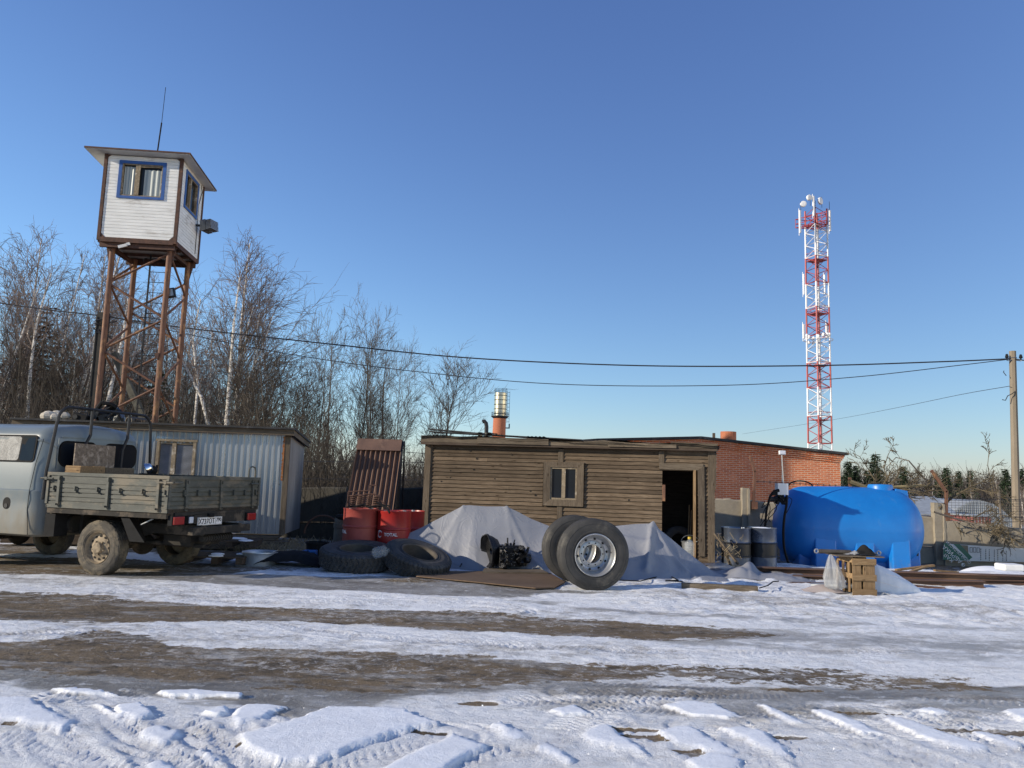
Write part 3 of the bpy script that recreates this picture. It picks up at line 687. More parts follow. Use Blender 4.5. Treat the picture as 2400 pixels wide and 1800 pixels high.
# ================================================================== METAL SHED
S0=P(665,1250,14.9)
shed=thing('metal_shed','low galvanised corrugated shed with blinds in its window, on log footings','shed',(S0.x,S0.y,0),R_(6))
SL=lambda u,v,y=0.: local_on(shed,u,v,y)
sxr=0.; szt=SL(650,1024).z; szb=SL(650,1252).z; sxl=SL(318,1100).x-2.2
def corr(mb,x0,x1,z0,z1,y=0.,pitch=.115,d=.018,axis='x',flat=.55,sag=0):
    n=int(abs(x1-x0)/pitch); prof=[]
    for k in range(n+1):
        a=x0+k*pitch
        for f,dd in ((0,0),(flat,0),(flat+.08,-d),(.92,-d)): 
            if a+f*pitch<=x1: prof.append((a+f*pitch,dd))
    base=len(mb.v); rows=4
    for j in range(rows+1):
        z=z0+(z1-z0)*j/rows
        for (a,dd) in prof:
            w=.003*math.sin(a*3+j*1.3); mb.v.append((a,y+dd+w,z) if axis=='x' else (y-dd-w,a,z))
    n=len(prof)
    for j in range(rows):
        for i in range(n-1): mb.f.append((base+j*n+i,base+j*n+i+1,base+(j+1)*n+i+1,base+(j+1)*n+i))
wu0,wu1,wv0,wv1=366,458,1035,1116
wxa,wxb=SL(wu0,1080).x,SL(wu1,1080).x; wza,wzb=SL(410,wv1).z,SL(410,wv0).z
m=MB(); corr(m,sxl,wxa+.04,szb,szt+.04); corr(m,wxb-.04,sxr-.07,szb,szt+.04); corr(m,wxa+.04,wxb-.04,szb,wza+.04); corr(m,wxa-.06,wxb+.08,wzb-.02,szt+.04,y=-.006)
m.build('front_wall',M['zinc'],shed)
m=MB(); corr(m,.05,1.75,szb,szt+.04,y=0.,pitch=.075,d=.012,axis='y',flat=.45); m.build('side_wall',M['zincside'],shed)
m=MB(); m.box(sxl,-.03,.03,1.75,szb,szt); m.build('inner_frame',M['darkwood'],shed)
m=MB(); m.box(-.085,.012,-.035,.05,szb-.02,szt+.02); m.build('corner_post',M['plankv'],shed)
m=MB(); 
for k in range(26):
    z=szt-.02-k*.032+rnd.uniform(-.01,.01); 
    m.prism([(-.125+rnd.uniform(-.01,.012),-.036,z),(-.085,-.036,z-.01),(-.083,-.036,z+.03),(-.115+rnd.uniform(-.012,.015),-.036,z+.034)],(0,-.006,0))
m.build('foam_seam',M['peel'],shed)
m=MB(); e=.05
m.box(wxa,wxa+e,-.05,.02,wza,wzb); m.box(wxb-e,wxb,-.05,.02,wza,wzb); m.box(wxa-.02,wxb+.02,-.055,.02,wzb,wzb+e*.9); m.box(wxa-.03,wxb+.02,-.09,.02,wza-e*.8,wza)
w_=m.build('window',M['oldframe'],shed)
xm=wxa+(wxb-wxa)*.44; m=MB(); m.box(xm-.035,xm+.035,-.03,.02,wza,wzb); m.box(wxa+e,xm-.035,-.02,.02,wzb-.05,wzb); m.box(xm+.035,wxb-e,-.02,.02,wzb-.05,wzb); m.build('sash',M['oldframe'],w_)
m=MB(); m.box(wxa+e,wxb-e,.035,.045,wza,wzb); m.build('pane',M['glass'],w_)
m=MB(); z=wza+.03
while z<wzb-.06:
    for a,b in ((wxa+e+.01,xm-.045),(xm+.045,wxb-e-.01)): m.prism([(a,.0,z),(b,.0,z+.003),(b,.018,z+.012),(a,.018,z+.009)],(0,0,.0022))
    z+=.021
m.build('blind',mat('blind_slats',(.42,.45,.50),(.3,.32,.36),.45,scale=3),w_)
m=MB(); m.box(sxl,.07,-.17,-.14,szt+.03,szt+.135); m.build('fascia',M['plank'],shed)
m=MB(); m.box(sxl+2,.02+sxl+3.2,-.20,-.172,szt+.11,szt+.17); m.box(-1.65,-.75,-.20,-.172,szt+.13,szt+.165); m.build('loose_board',M['plank'],shed)
m=MB(); m.prism([(.07,-.17,szt+.03),(.10,-.17,szt+.03),(.10,-.17,szt+.14),(.07,-.17,szt+.14)],(.0,2.0,-.16)); m.build('side_fascia',M['plank'],shed)
m=MB(); m.prism([(sxl,-.24,szt+.14),(.12,-.24,szt+.14),(.12,-.24,szt+.175),(sxl,-.24,szt+.175)],(0,2.1,-.17)); m.build('roof',M['tar'],shed)
for k,(a,b,z0,z1,yy,ma) in enumerate(((SL(498,1270).x,-.05,.20,szb-.03,-.14,'plank'),(SL(470,1270).x,.12,.03,.19,-.22,'plank'),(sxl,SL(498,1270).x-.02,.05,szb-.03,-.1,'darkwood'))):
    m=MB(); m.prism([(a,yy,z0),(b-.1,yy,z0),(b,yy,z1),(a,yy,z1)],(0,.5+yy,0)); m.build('footing_log',M[ma],shed)
# ================================================================== WATCHTOWER
TP=P(250,600,22.2)
yawT=.087; Wt=2.2
tw=thing('watchtower','tall rusty pipe watchtower with white boarded cabin and blue window trim','watchtower',(0,0,0),0)
# front-right cabin corner (410,572)
C0=P(410,571,22.45); FRAME=Matrix.Translation((C0.x,C0.y,0))@Matrix.Rotation(yawT,4,'Z')@Matrix.Translation((-Wt,0,0))
tw.matrix_world=FRAME; FR[tw.name]=FRAME; C0z=C0.z
TL=lambda u,v,y=0.: onplane(u,v,tw,(0,y,0),(0,1,0)); TR=lambda u,v,x=Wt: onplane(u,v,tw,(x,0,0),(1,0,0))
zb_=C0z; zt_=TL(425,374).z; Dt=2.1
zm=TL(425,486).z
def boards(mb,x0,x1,z0,z1,axis,pos,sgn,holes=(),pitch=.098):
    z=z0
    while z<z1-.005:
        h=min(pitch,z1-z); segs=[(x0,x1)]
        for (a,b,c,d) in holes:
            ns=[]
            for p,q in segs:
                if z+h/2<c or z+h/2>d: ns.append((p,q)); continue
                if p<a: ns.append((p,a))
                if q>b: ns.append((b,q))
            segs=ns
        for p,q in segs:
            j=rnd.uniform(0,.003)
            if axis=='x': mb.box(p,q,pos+sgn*(.016+j) if sgn<0 else pos,pos if sgn<0 else pos+.016+j,z+.004,z+h-.004)
            else: mb.box(pos if sgn>0 else pos-.016-j,pos+.016+j if sgn>0 else pos,p,q,z+.004,z+h-.004)
        z+=h
fwx0,fwx1=TL(277,440).x,TL(386,440).x; fwz0,fwz1=TL(330,466).z,TL(330,380).z
rwa,rwb=TR(428,450).y,TR(461,480).y; rwz0,rwz1=TR(441,500).z,TR(441,421).z
rwa=.38; rwb=1.62; rwz0=fwz0-.02; rwz1=fwz1-.02
m=MB(); boards(m,.06,Wt-.06,zb_+.08,zt_,'x',0,-1,((fwx0,fwx1,fwz0,fwz1),)); m.box(.06,Wt-.06,.0,.02,zb_+.08,fwz0); m.box(.06,fwx0,.0,.02,fwz0,fwz1); m.box(fwx1,Wt-.06,.0,.02,fwz0,fwz1); m.box(.06,Wt-.06,.0,.02,fwz1,zt_)
m.build('front_wall',M['whiteboard'],tw)
m=MB(); boards(m,.06,Dt-.06,zb_+.08,zt_,'y',Wt,1,((rwa,rwb,rwz0,rwz1),)); m.box(Wt-.02,Wt,.06,Dt-.06,zb_+.08,rwz0); m.box(Wt-.02,Wt,.06,rwa,rwz0,rwz1); m.box(Wt-.02,Wt,rwb,Dt-.06,rwz0,rwz1); m.box(Wt-.02,Wt,.06,Dt-.06,rwz1,zt_)
m.build('side_wall',M['whiteboard'],tw)
m=MB(); boards(m,.06,Dt-.06,zb_+.08,zt_,'y',0,-1); boards(m,.06,Wt-.06,zb_+.08,zt_,'x',Dt,1); m.box(0,.02,.06,Dt-.06,zb_+.08,zt_); m.box(.06,Wt-.06,Dt-.02,Dt,zb_+.08,zt_)
m.build('rear_wall',M['whiteboard'],tw)
m=MB(); m.box(.05,Wt-.05,.05,Dt-.05,zb_+.03,zb_+.06); m.build('floor',M['whitepaint'],tw)
m=MB()
for x,y in ((0,0),(Wt,0),(0,Dt),(Wt,Dt)):
    m.box(x-.045,x+.045,y-.045,y+.045,zb_-.02,zt_+.02)
m.box(.045,Wt-.045,-.045,.045,zb_-.06,zb_+.08); m.box(.045,Wt-.045,Dt-.045,Dt+.045,zb_-.06,zb_+.08); m.box(-.045,.045,.045,Dt-.045,zb_-.06,zb_+.08); m.box(Wt-.045,Wt+.045,.045,Dt-.045,zb_-.06,zb_+.08)
for x,s in ((.045,1),(Wt-.045,-1)): m.prism([(x,-.03,zb_+.08),(x+s*.14,-.03,zb_+.08),(x,-.03,zb_+.22)],(0,.03,0)); m.prism([(x,-.03,zt_+.0),(x+s*.10,-.03,zt_),(x,-.03,zt_-.09)],(0,.03,0))
for y in (.65,1.35): m.box(.05,Wt-.05,y-.04,y+.04,zb_-.08,zb_+.0)
m.build('cabin_frame',M['rustdark'],tw)
m=MB(); m.box(.02,Wt-.02,.03,.11,zb_-.20,zb_-.062); m.box(.02,Wt-.02,Dt-.11,Dt-.03,zb_-.20,zb_-.062); m.box(.2,.3,.11,Dt-.11,zb_-.20,zb_-.09); m.box(Wt-.3,Wt-.2,.11,Dt-.11,zb_-.20,zb_-.09)
m.build('platform_beam',M['rustdark'],tw)
def towerwin(x0,x1,z0,z1,front=True):
    T=(lambda a,b,c,d,e,f:(a,b,c,d,e,f)) if front else (lambda a,b,c,d,e,f:(Wt-d,Wt-c,a,b,e,f))
    m=MB(); e=.095
    for q in ((x0-e,x0,-.045,-.0,z0-e*.8,z1+e),(x1,x1+e,-.045,-.0,z0-e*.8,z1+e),(x0,x1,-.045,0,z1,z1+e),(x0,x1,-.045,0,z0-e*.8,z0)): m.box(*T(*q))
    w=m.build('window',M['bluepaint'],tw)
    m=MB(); e=.035; xm=x0+(x1-x0)*.37
    for q in ((x0,x0+e,-.03,.04,z0,z1),(x1-e,x1,-.03,.04,z0,z1),(x0+e,x1-e,-.03,.04,z1-e,z1),(x0+e,x1-e,-.03,.04,z0,z0+e),(xm-.045,xm+.045,-.04,.04,z0+e,z1-e)): m.box(*T(*q))
    m.build('sash',M['oldframe'],w)
    for a,b in ((x0+e,xm-.045),(xm+.045,x1-e)):
        m=MB(); m.box(*T(a,b,.045,.05,z0+e,z1-e)); m.build('pane',M['glass'],w)
    # curtain hung close behind the glass
    if front:
        for a,b,zz in ((x0+e+.02,xm-.05,z1-e-.05),(xm+.2,x1-e-.005,z1-e-.12)):
            m=MB(); m.grid(lambda s,t:(a+(b-a)*s,.03+.008*math.sin(s*22),z0+e+.01+(zz-z0-e)*t),30,2); m.build('curtain',M['curtain'],w)
        m=MB(); m.prism([(xm+.05,-.05,z0+e),(xm+.09,-.05,z0+e),(xm+.09,-.05,z1-e-.0),(xm+.05,-.05,z1-e)],(0,.03,0)); m.prism([(xm+.09,-.035,z1-.10),(x1-e-.02,.0,z1-.07),(x1-e-.02,.0,z1-.03),(xm+.09,-.035,z1-.05)],(0,.02,0)); m.build('open_sash',M['oldframe'],w)
towerwin(fwx0+.08,fwx1-.08,fwz0+.06,fwz1-.08,True); towerwin(rwa+.09,rwb-.09,rwz0+.06,rwz1-.06,False)
# roof: mono pitch falling to the back
ov=.34
rz0=zt_-.01
fl=TL(198,347,-ov); frr=TL(445,362,-ov)
m=MB(); 
xl,xr=-.52,Wt+.34
def RZ(y): return rz0+.06-(y+ov)*.04
m.prism([(xl,-ov,RZ(-ov)-.0),(xr,-ov,RZ(-ov)),(xr,Dt+ov,RZ(Dt+ov)),(xl,Dt+ov,RZ(Dt+ov))],(0,0,.05)); m.build('roof',M['rustdark'],tw)
m=MB(); m.prism([(xl+.02,-ov+.02,RZ(-ov)-.014),(xr-.02,-ov+.02,RZ(-ov)-.014),(xr-.02,Dt+ov-.02,RZ(Dt+ov)-.014),(xl+.02,Dt+ov-.02,RZ(Dt+ov)-.014)],(0,0,.012)); 

m.build('soffit',M['whitepaint'],tw)
# legs and braces
lx=(.33,1.99); ly=(.22,1.90)
for x in lx:
    for y in ly:
        m=MB(); m.cyl((x,y,-.1),(x,y,zb_-.06),.082,14); m.build('leg',M['rust'],tw,smooth=True)
for x,s in ((lx[0],-1),(lx[1],1)):
    for y in ly:
        m=MB(); m.prism([(x,y-.012,zb_-.06),(x+s*.20,y-.012,zb_-.06),(x,y-.012,zb_-1.0)],(0,.024,0)); m.build('gusset',M['rustdark'],tw)
nodes=[TL(385,592,.2).z,TL(243,660,.2).z,TL(372,743,.2).z,TL(235,820,.2).z,TL(355,905,.2).z]
step=(nodes[0]-nodes[4])/4
nodes=[nodes[0]-step*k for k in range(9) if nodes[0]-step*k>.0]
def brace(a,b):
    m=MB(); m.cyl(a,b,.036,8); m.build('brace',M['rust'],tw,smooth=True)
for k in range(len(nodes)-1):
    z0,z1=nodes[k],nodes[k+1]; a,b=(lx[1],lx[0]) if k%2==0 else (lx[0],lx[1])
    brace((a,ly[0],z0-.02),(b,ly[0],z1+.03)); brace((a,ly[1],z0-.02-.5),(b,ly[1],z1+.03-.5))
    a,b=(ly[0],ly[1]) if k%2==0 else (ly[1],ly[0])
    brace((lx[1],a,z0),(lx[1],b,z1+.06)); brace((lx[0],b,z0),(lx[0],a,z1+.06))
# ladder
la=MB(); ax=(1.10,1.62); yy=1.15
for x in ax: la.box(x-.022,x+.022,yy-.02,yy+.02,.0,zb_-.05)
z=.3
while z<zb_-.2: la.cyl((ax[0],yy,z),(ax[1],yy,z),.011,5); z+=.33
ld=la.build('ladder',M['blackmetal'],tw)
for z in (zb_-.35,zb_-2.2,zb_-4.1):
    m=MB(); pts=[(ax[0]+(ax[1]-ax[0])/2+.42*math.cos(a)*1.0,yy-.02-.62*math.sin(a)**1 if math.sin(a)>0 else yy,z) for a in [PI*k/12 for k in range(13)]]
    pts=[(ax[0]+.26-.42*math.cos(PI*k/12),yy-.65*math.sin(PI*k/12),z) for k in range(13)]
    m.tube(pts,.014,5); m.build('safety_hoop',M['blackmetal'],ld)
# antenna, floodlights, camera
ap=TL(368,356,1.0); m=MB(); b=Vector((ap.x,1.0,RZ(1)+.03)); 
m.cyl(b,b+Vector((.0,0,.32)),.035,8); m.cyl(b+Vector((0,0,.3)),b+Vector((.06,0,1.55)),.022,6); m.cyl(b+Vector((.06,0,1.5)),b+Vector((.085,0,2.75)),.009,5)
m.build('antenna',M['black'],tw,smooth=True)
fm=MB(); fx=Wt+.30; fy=Dt-.35; fz=zm-.02
Mx=Matrix.Translation((fx+.12,fy-.1,fz))@Matrix.Rotation(R_(-20),4,'Z')@Matrix.Rotation(R_(-8),4,'Y')
for k in range(9): fm.box(-.18,.0,-.2,.2,-.17+k*.039,-.15+k*.039,Mx); 
for k in range(7): fm.box(.03,.22,-.2,.2,-.16+k*.047,-.138+k*.047,Mx)
fm.box(-.15,.0,-.17,.17,-.17,.19,Mx); fm.box(.03,.19,-.17,.17,-.16,.16,Mx)
fl_=fm.build('floodlight',M['galv'],tw)
m=MB(); m.box(Wt+.02,Wt+.18,fy-.14,fy-.09,fz-.03,fz+.03); m.tube([(Wt+.02,fy+.1,zt_-.1),(Wt+.05,fy+.15,zt_-.3),(Wt+.02,fy,zt_-.8),(Wt+.03,fy,zb_+.2)],.012,5); m.build('bracket',M['blackmetal'],fl_)
q=TL(400,687,.35); m=MB(); Mx=Matrix.Translation((q.x,.35,q.z))@Matrix.Rotation(R_(-14),4,'Y'); m.box(-.13,.13,-.06,.06,-.14,.14,Mx); f2=m.build('floodlight',M['blackmetal'],tw)
m=MB(); m.box(-.09,.09,-.066,-.060,-.10,.10,Mx); m.build('lens',M['galv'],f2)
m=MB(); q=TL(288,577,-.05); Mx=Matrix.Translation((q.x,-.02,q.z+.02))@Matrix.Rotation(R_(-18),4,'Y')@Matrix.Rotation(R_(10),4,'X'); m.box(-.14,.1,-.05,.05,-.04,.04,Mx); m.box(.1,.2,-.02,.02,-.02,.06,Mx); m.build('security_camera',M['whitepaint'],tw)
m=MB(); m.box(lx[1]-.12,lx[1]-.02,ly[0]-.12,ly[0]-.06,TL(373,833,.2).z-.12,TL(373,833,.2).z+.06); m.build('junction_box',M['rustdark'],tw)
# ================================================================== A-FRAME OUTHOUSE
o0=P(812,1198,15.3); oh=thing('roofed_privy','steep small outbuilding with brown corrugated front slope and boarded side','outbuilding',(o0.x,o0.y,0),0)
OL=lambda u,v,y=0.: local_on(oh,u,v,y)
bl=OL(809,1194,-.25); br=OL(921,1198,-.25); tl=OL(840,1034,.33); tr=OL(943,1037,.33)
bl.z=br.z=(bl.z+br.z)/2-.05; tl.z=tr.z=(tl.z+tr.z)/2
nn=9; m=MB(); NU=nn*12
def slope(s,t):
    a=bl.lerp(br,s); b=tl.lerp(tr,s); p=a.lerp(b,t); c=math.cos(s*nn*2*PI); c=max(c,-.55)
    return (p.x,p.y-.050*c,p.z+.006*math.sin(s*nn*PI*2))
m.grid(slope,NU,8); m.build('corrugated_slope',M['brown'],oh,smooth=True)
m=MB(); d=(tl-bl).normalized(); e=tl-d*.20; e2=tr-d*.20; n_=Vector((0,-.07,.01))
m.prism([e+n_,e2+n_,tr+n_+Vector((.0,0,.03)),tl+n_+Vector((0,0,.03))],(0,.02,0)); m.prism([tl+n_+Vector((0,.02,.03)),tr+n_+Vector((0,.02,.03)),tr+Vector((0,.18,-.12)),tl+Vector((0,.18,-.12))],(0,0,.015))
m.build('ridge_cap',M['brown'],oh)
sd=MB(); xr=br.x-.02; top=tr; back=.95
z=.35
x_at=lambda z: br.x-.03+(tr.x-br.x)*(z-br.z)/(tr.z-br.z)
while z<top.z-.06:
    t=(z-br.z)/(top.z-br.z); f=(br.y+(top.y-br.y)*t)+.03; bk=back-(back-.40)*max(0,(z-.4))/(top.z-.4)
    x=x_at(z); x2=x_at(z+.078)
    sd.add([(x-.02,f,z),(x,f,z),(x+.02*0+.005,bk,z),(x-.02,bk,z),(x2-.02,f+.035,z+.078),(x2-.004,f+.035,z+.078),(x2-.004,bk-.02,z+.078),(x2-.02,bk-.02,z+.078)],[(0,1,2,3),(4,7,6,5),(0,4,5,1),(1,5,6,2),(2,6,7,3),(3,7,4,0)])
    z+=.084
sd.build('boarded_side',M['plankv'],oh)
m=MB(); m.bar((br.x+.02,back+.02,.3),(tr.x+.03,.42,tr.z+.02),.03,.06); m.bar((br.x+.0,br.y,br.z-.05),(tr.x+.015,tr.y-.02,tr.z+.02),.03,.05); m.build('edge_trim',M['blackmetal'],oh)
m=MB(); m.box(bl.x+.05,br.x-.06,-.1,back-.1,0,br.z+.1); m.prism([(bl.x+.1,.5,br.z),(br.x-.05,.5,br.z),(tr.x-.05,.45,tr.z-.1),(tl.x+.05,.45,tl.z-.1)],(0,.4,0)); m.build('carcass',M['darkwood'],oh)
# ================================================================== CONCRETE FENCE + wires
def fence_panel(u0,u1,vt0,vt1,y0,y1,name_label,m_,zb=-.35,rows=1,grp='concrete fence panels round the yard'):
    a=P(u0,vt0,y0); b=P(u1,vt1,y1); n=24
    mb=MB(); d=Vector((b.x-a.x,b.y-a.y,0)); L=d.length; d.normalize(); nrm=Vector((-d.y,d.x,0))
    zt0=a.z; zt1=b.z; mid=.0
    def top(s): return zt0+(zt1-zt0)*s+.025*float(fbm(np.array([s*6.]),np.array([u0*.1]),3,4)[0])*2
    hh=lambda s:(top(s)-zb)
    # upper slab and lower slab with a joint between
    for (f0,f1,off) in ((.0,.47,.0),(.485,1.,-.02)):
        base=len(mb.v)
        for i in range(n+1):
            s=i/n; p=a.lerp(b,s); zlo=zb+(top(s)-zb)*f0; zhi=zb+(top(s)-zb)*f1
            for (z,o_) in ((zlo,off),(zhi-.03,off),(zhi,off+.025),(zhi,.10),(zlo,.10)):
                q=Vector((p.x,p.y,z))+nrm*(o_); mb.v.append(tuple(q))
        for i in range(n):
            for k in range(5):
                c=base+i*5; mb.f.append((c+k,c+5+k,c+5+(k+1)%5,c+(k+1)%5))
        mb.f.append(tuple(base+k for k in range(5))); mb.f.append(tuple(base+n*5+k for k in range(5))[::-1])
    return mb.build('concrete_fence',M[m_],label=name_label,cat='concrete fence',group=grp)
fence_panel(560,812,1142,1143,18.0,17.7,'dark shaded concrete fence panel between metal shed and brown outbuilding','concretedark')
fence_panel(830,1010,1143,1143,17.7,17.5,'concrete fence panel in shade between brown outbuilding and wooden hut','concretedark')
fence_panel(1640,1740,1167,1171,17.9,17.9,'sunlit concrete fence panel beside the doorway end of the hut','concrete')
fence_panel(1757,2000,1172,1190,17.9,17.8,'sunlit concrete fence panel behind banded drums and blue tank','concrete')
fence_panel(2000,2190,1196,1211,17.8,17.7,'concrete fence panel just right of the blue tank','concrete')
fence_panel(2212,2560,1219,1252,17.6,17.4,'concrete fence panel carrying the green and white banner','concrete')
for (u0,u1,vt,y,lab) in ((1739,1757,1143,17.8,'chipped concrete fence post left of the blue tank'),(2189,2213,1178,17.6,'cracked concrete fence post left of the banner')):
    a=P(u0,vt,y); b=P(u1,vt,y); m=MB(); r_=rnd; n=14
    for (xa,xb,yo) in ((a.x,b.x,0),(b.x-.05,b.x+.0,-.035)):
        for k in range(n):
            z0=-.3+(a.z+.3)*k/n; z1=-.3+(a.z+.3)*(k+1)/n; j=rnd.uniform(0,.012)
            m.box(xa+j,xb-j*.5,y+yo+j*.5,y+.16,z0,z1+ (0 if k<n-1 else (-.03 if yo else 0)))
    m.build('fence_post',M['concrete'],label=lab,cat='fence post',group='concrete fence posts')
for pts,y,lab in (([(1766,1190),(1769,1106),(1759,1071)],17.8,'rusty bent steel wire bracket on the fence left of the tank'),([(2217,1217),(2218,1153),(2184,1104)],17.6,'rusty steel bracket leaning left above the banner fence'),([(1993,1196),(1992,1121)],18.0,'short rusty upright poking up behind the blue tank')):
    m=MB(); q=[P(u,v,y) for u,v in pts]; 
    for a,b in zip(q[:-1],q[1:]): m.bar(a,b+(b-a).normalized()*.02,.055,.055)
    c=q[0]; m.box(c.x-.05,c.x+.09,y-.03,y+.03,c.z-.03,c.z+.14)
    m.build('wire_bracket',M['rust'],label=lab,cat='fence bracket',group='rusty fence brackets')
def barbed(pts,lab,y=None,r=.006,barb=True):
    m=MB(); q=[P(u,v,yy) for u,v,yy in pts]; m.tube(q,r,4)
    if barb:
        for a,b in zip(q[:-1],q[1:]):
            L=(b-a).length
            for k in range(int(L/.14)):
                p=a.lerp(b,(k+.5)/int(L/.14)); 
                m.bar(p+Vector((-.02,0,-.035)),p+Vector((.02,0,.035)),.006,.006); m.bar(p+Vector((.02,0,-.03)),p+Vector((-.02,0,.03)),.006,.006)
    m.build('barbed_wire',M['wire'],label=lab,cat='wire',group='strands of wire above the fence')
barbed([(600,1081,18),(830,1082,17.8),(1012,1084,17.6)],'upper barbed strand over the shaded fence between shed and hut')
barbed([(600,1121,18),(830,1123,17.8),(1012,1126,17.6)],'lower barbed strand over the shaded fence between shed and hut')
barbed([(930,1058,17.7),(1012,1064,17.6)],'topmost thin strand in the gap left of the hut',barb=False)
barbed([(1769,1128,17.8),(1993,1140,18),(2217,1168,17.6),(2560,1175,17.4)],'barbed strand running over brick wall and banner fence')
barbed([(2217,1210,17.6),(2560,1216,17.4)],'low barbed strand just above the banner fence')
# rigid mesh screen above fence on the right
m=MB()
for k in range(34):
    u=2222+k*8.5; m.cyl(P(u,1170,17.9),P(u,1222,17.9),.004,3)
for k in range(9): m.cyl(P(2218,1172+k*6,17.9),P(2560,1178+k*6,17.9),.004,3)
m.build('mesh_screen',M['wire'],label='fine wire mesh screen above the banner fence in front of hangar',cat='mesh fence')
# banner
bn=thing('banner','torn green and white printed banner hung sideways on the concrete fence','banner',tuple(P(2212,1350,17.45)),0)
fy=17.42
def BQ(pts,m_,nm,y=fy,th=.004):
    mb=MB(); q=[P(1750+a/3.403,980+b/3.403,y) for a,b in pts]; mb.prism(q,(0,th,0)); return mb.build(nm,M[m_],bn,world=True)
BQ([(1570,1000),(2212,1040),(2300,1150),(1770,1140),(1565,1130)],'bannerwhite','sheet')
BQ([(1570,1000),(1600,990),(1780,1136),(1568,1130)],'green','green_corner',fy-.006)
BQ([(1650,1004),(1700,1006),(1800,1110),(1775,1130)],'green','green_edge',fy-.0062,.003)
BQ([(1705,1012),(1765,1016),(1770,1100),(1738,1060)],'bannergrey','olive_patch',fy-.006)
mb=MB()
for k in range(7):
    x=1865+k*34+ (k%2)*6; 
    y=1040+k*3
    while y<1130:
        h=rnd.uniform(6,16); q=[P(1750+a/3.403,980+b/3.403,fy-.007) for a,b in ((x,y),(x+5,y),(x+5,y+h),(x,y+h))]; mb.prism(q,(0,.002,0)); y+=h+5
mb.build('printed_text',M['bannerink'],bn,world=True)
for i,(x,y) in enumerate(((1780,1030),(1808,1030),(1836,1032))):
    mb=MB(); 
    for (a,b,c,d) in ((0,0,22,3),(0,38,22,41),(0,3,3,38),(19,3,22,38)): mb.prism([P(1750+(x+p)/3.403,980+(y+q)/3.403,fy-.007) for p,q in ((a,b),(c,b),(c,d),(a,d))],(0,.002,0))
    mb.build('printed_drawing',M['bannerink'],bn,world=True)
def text(name,s,size,m_,parent,Mx,th=.002,world=True,align='CENTER',fit=None,cyl=None,shear=0,bold=0):
    cu=bpy.data.curves.new(name,'FONT'); cu.body=s; cu.size=size; cu.align_x=align; cu.align_y='CENTER'; cu.extrude=th; cu.offset=bold; cu.shear=shear
    cu.resolution_u=3
    o=bpy.data.objects.new(name,cu); col.objects.link(o); dg=bpy.context.evaluated_depsgraph_get(); me=bpy.data.meshes.new_from_object(o.evaluated_get(dg)); 
    bpy.data.objects.remove(o); bpy.data.curves.remove(cu)
    vs=[v.co.copy() for v in me.vertices]; fs=[tuple(p.vertices) for p in me.polygons]
    if fit:
        w=max(v.x for v in vs)-min(v.x for v in vs); 
        for v in vs: v.x*=fit/w
    if cyl: # wrap around vertical cylinder of radius cyl: x->angle; front towards -Y
        vs=[Vector(((cyl+v.z)*math.sin(v.x/cyl),-(cyl+v.z)*math.cos(v.x/cyl),v.y)) for v in vs]
    vs=[Mx@v for v in vs]
    mb=MB(); mb.v=[tuple(v) for v in vs]; mb.f=fs
    return mb.build(name,M[m_],parent,world=world,fixn=False)
for s_,(x,y),sz in (('ФАБРИКА',(1655,1098),.13),('СКОЙ ОБЛАСТИ',(1690,1070),.085),('КАЯ',(1612,1112),.12)):
    p=P(1750+x/3.403,980+y/3.403,fy-.010); Mx=Matrix.Translation(p)@Matrix.Rotation(R_(90),4,'X')@Matrix.Rotation(R_(50+180 if 0 else -42),4,'Z')@Matrix.Rotation(R_(180),4,'Z')
    text('lettering',s_,sz,'letter',bn,Mx,.001)
# ================================================================== BRICK BUILDING
by=31.
b0=P(1300,1100,by); b1=P(1978,1100,by)
bb=thing('brick_building','low red brick building with shallow gabled dark roof edge behind the fence','building',(b0.x,by,-.6),0)
BL=lambda u,v,y=0.: onplane(u,v,bb,(0,y,0),(0,1,0))
xs=[b0.x-6-b0.x, BL(1700,1030).x, BL(1972,1066).x]
# gable profile: slope down both ways from u~1640
pk=BL(1640,1029); rgt=BL(1976,1067); lft=BL(1400,1033)
prof=[(lft.x-5,lft.z-.5),(lft.x,lft.z-.02),(pk.x,pk.z),(rgt.x,rgt.z)]
m=MB(); wallr=rgt.x-.12
top=[(x,z-.25) for x,z in prof[:-1]]+[(wallr,rgt.z-.28)]
m.prism([(top[0][0],0,0),(wallr,0,0)]+[(x,0,z) for x,z in top[::-1]],(0,9,0)); m.build('wall',M['brick'],bb)
for k,(dz,out,h) in enumerate(((-.30,.05,.075),(-.225,.09,.075),(-.15,.13,.075),(-.075,.16,.07))):
    mb=MB(); 
    for (x0,z0),(x1,z1) in zip(prof[:-1],prof[1:]):
        if x1==prof[-1][0]: x1=x1-.16+out; 
        mb.prism([(x0,-out,z0+dz),(x1,-out,z1+dz),(x1,-out,z1+dz+h-.006),(x0,-out,z0+dz+h-.006)],(0,out+.0+9.05,0))
    mb.build('cornice_course',M['brick'],bb)
mb=MB()
for (x0,z0),(x1,z1) in zip(prof[:-1],prof[1:]):
    if x1==prof[-1][0]: x1+=.12
    mb.prism([(x0,-.26,z0),(x1,-.26,z1),(x1,-.26,z1+.10),(x0,-.26,z0+.10)],(0,9.4,0))
mb.build('roof_edge',M['tar'],bb)
q=BL(1707,1024,2.); mb=MB(); mb.cyl((q.x,2.,q.z-.3),(q.x,2,q.z+.22),.33,20); mb.build('brick_vent',M['brickround'],bb)
q=BL(1673,1027,2.); mb=MB(); mb.box(q.x-.05,q.x+.05,1.95,2.05,q.z-.3,q.z+.22); mb.build('vent_pipe',M['plankv'],bb)
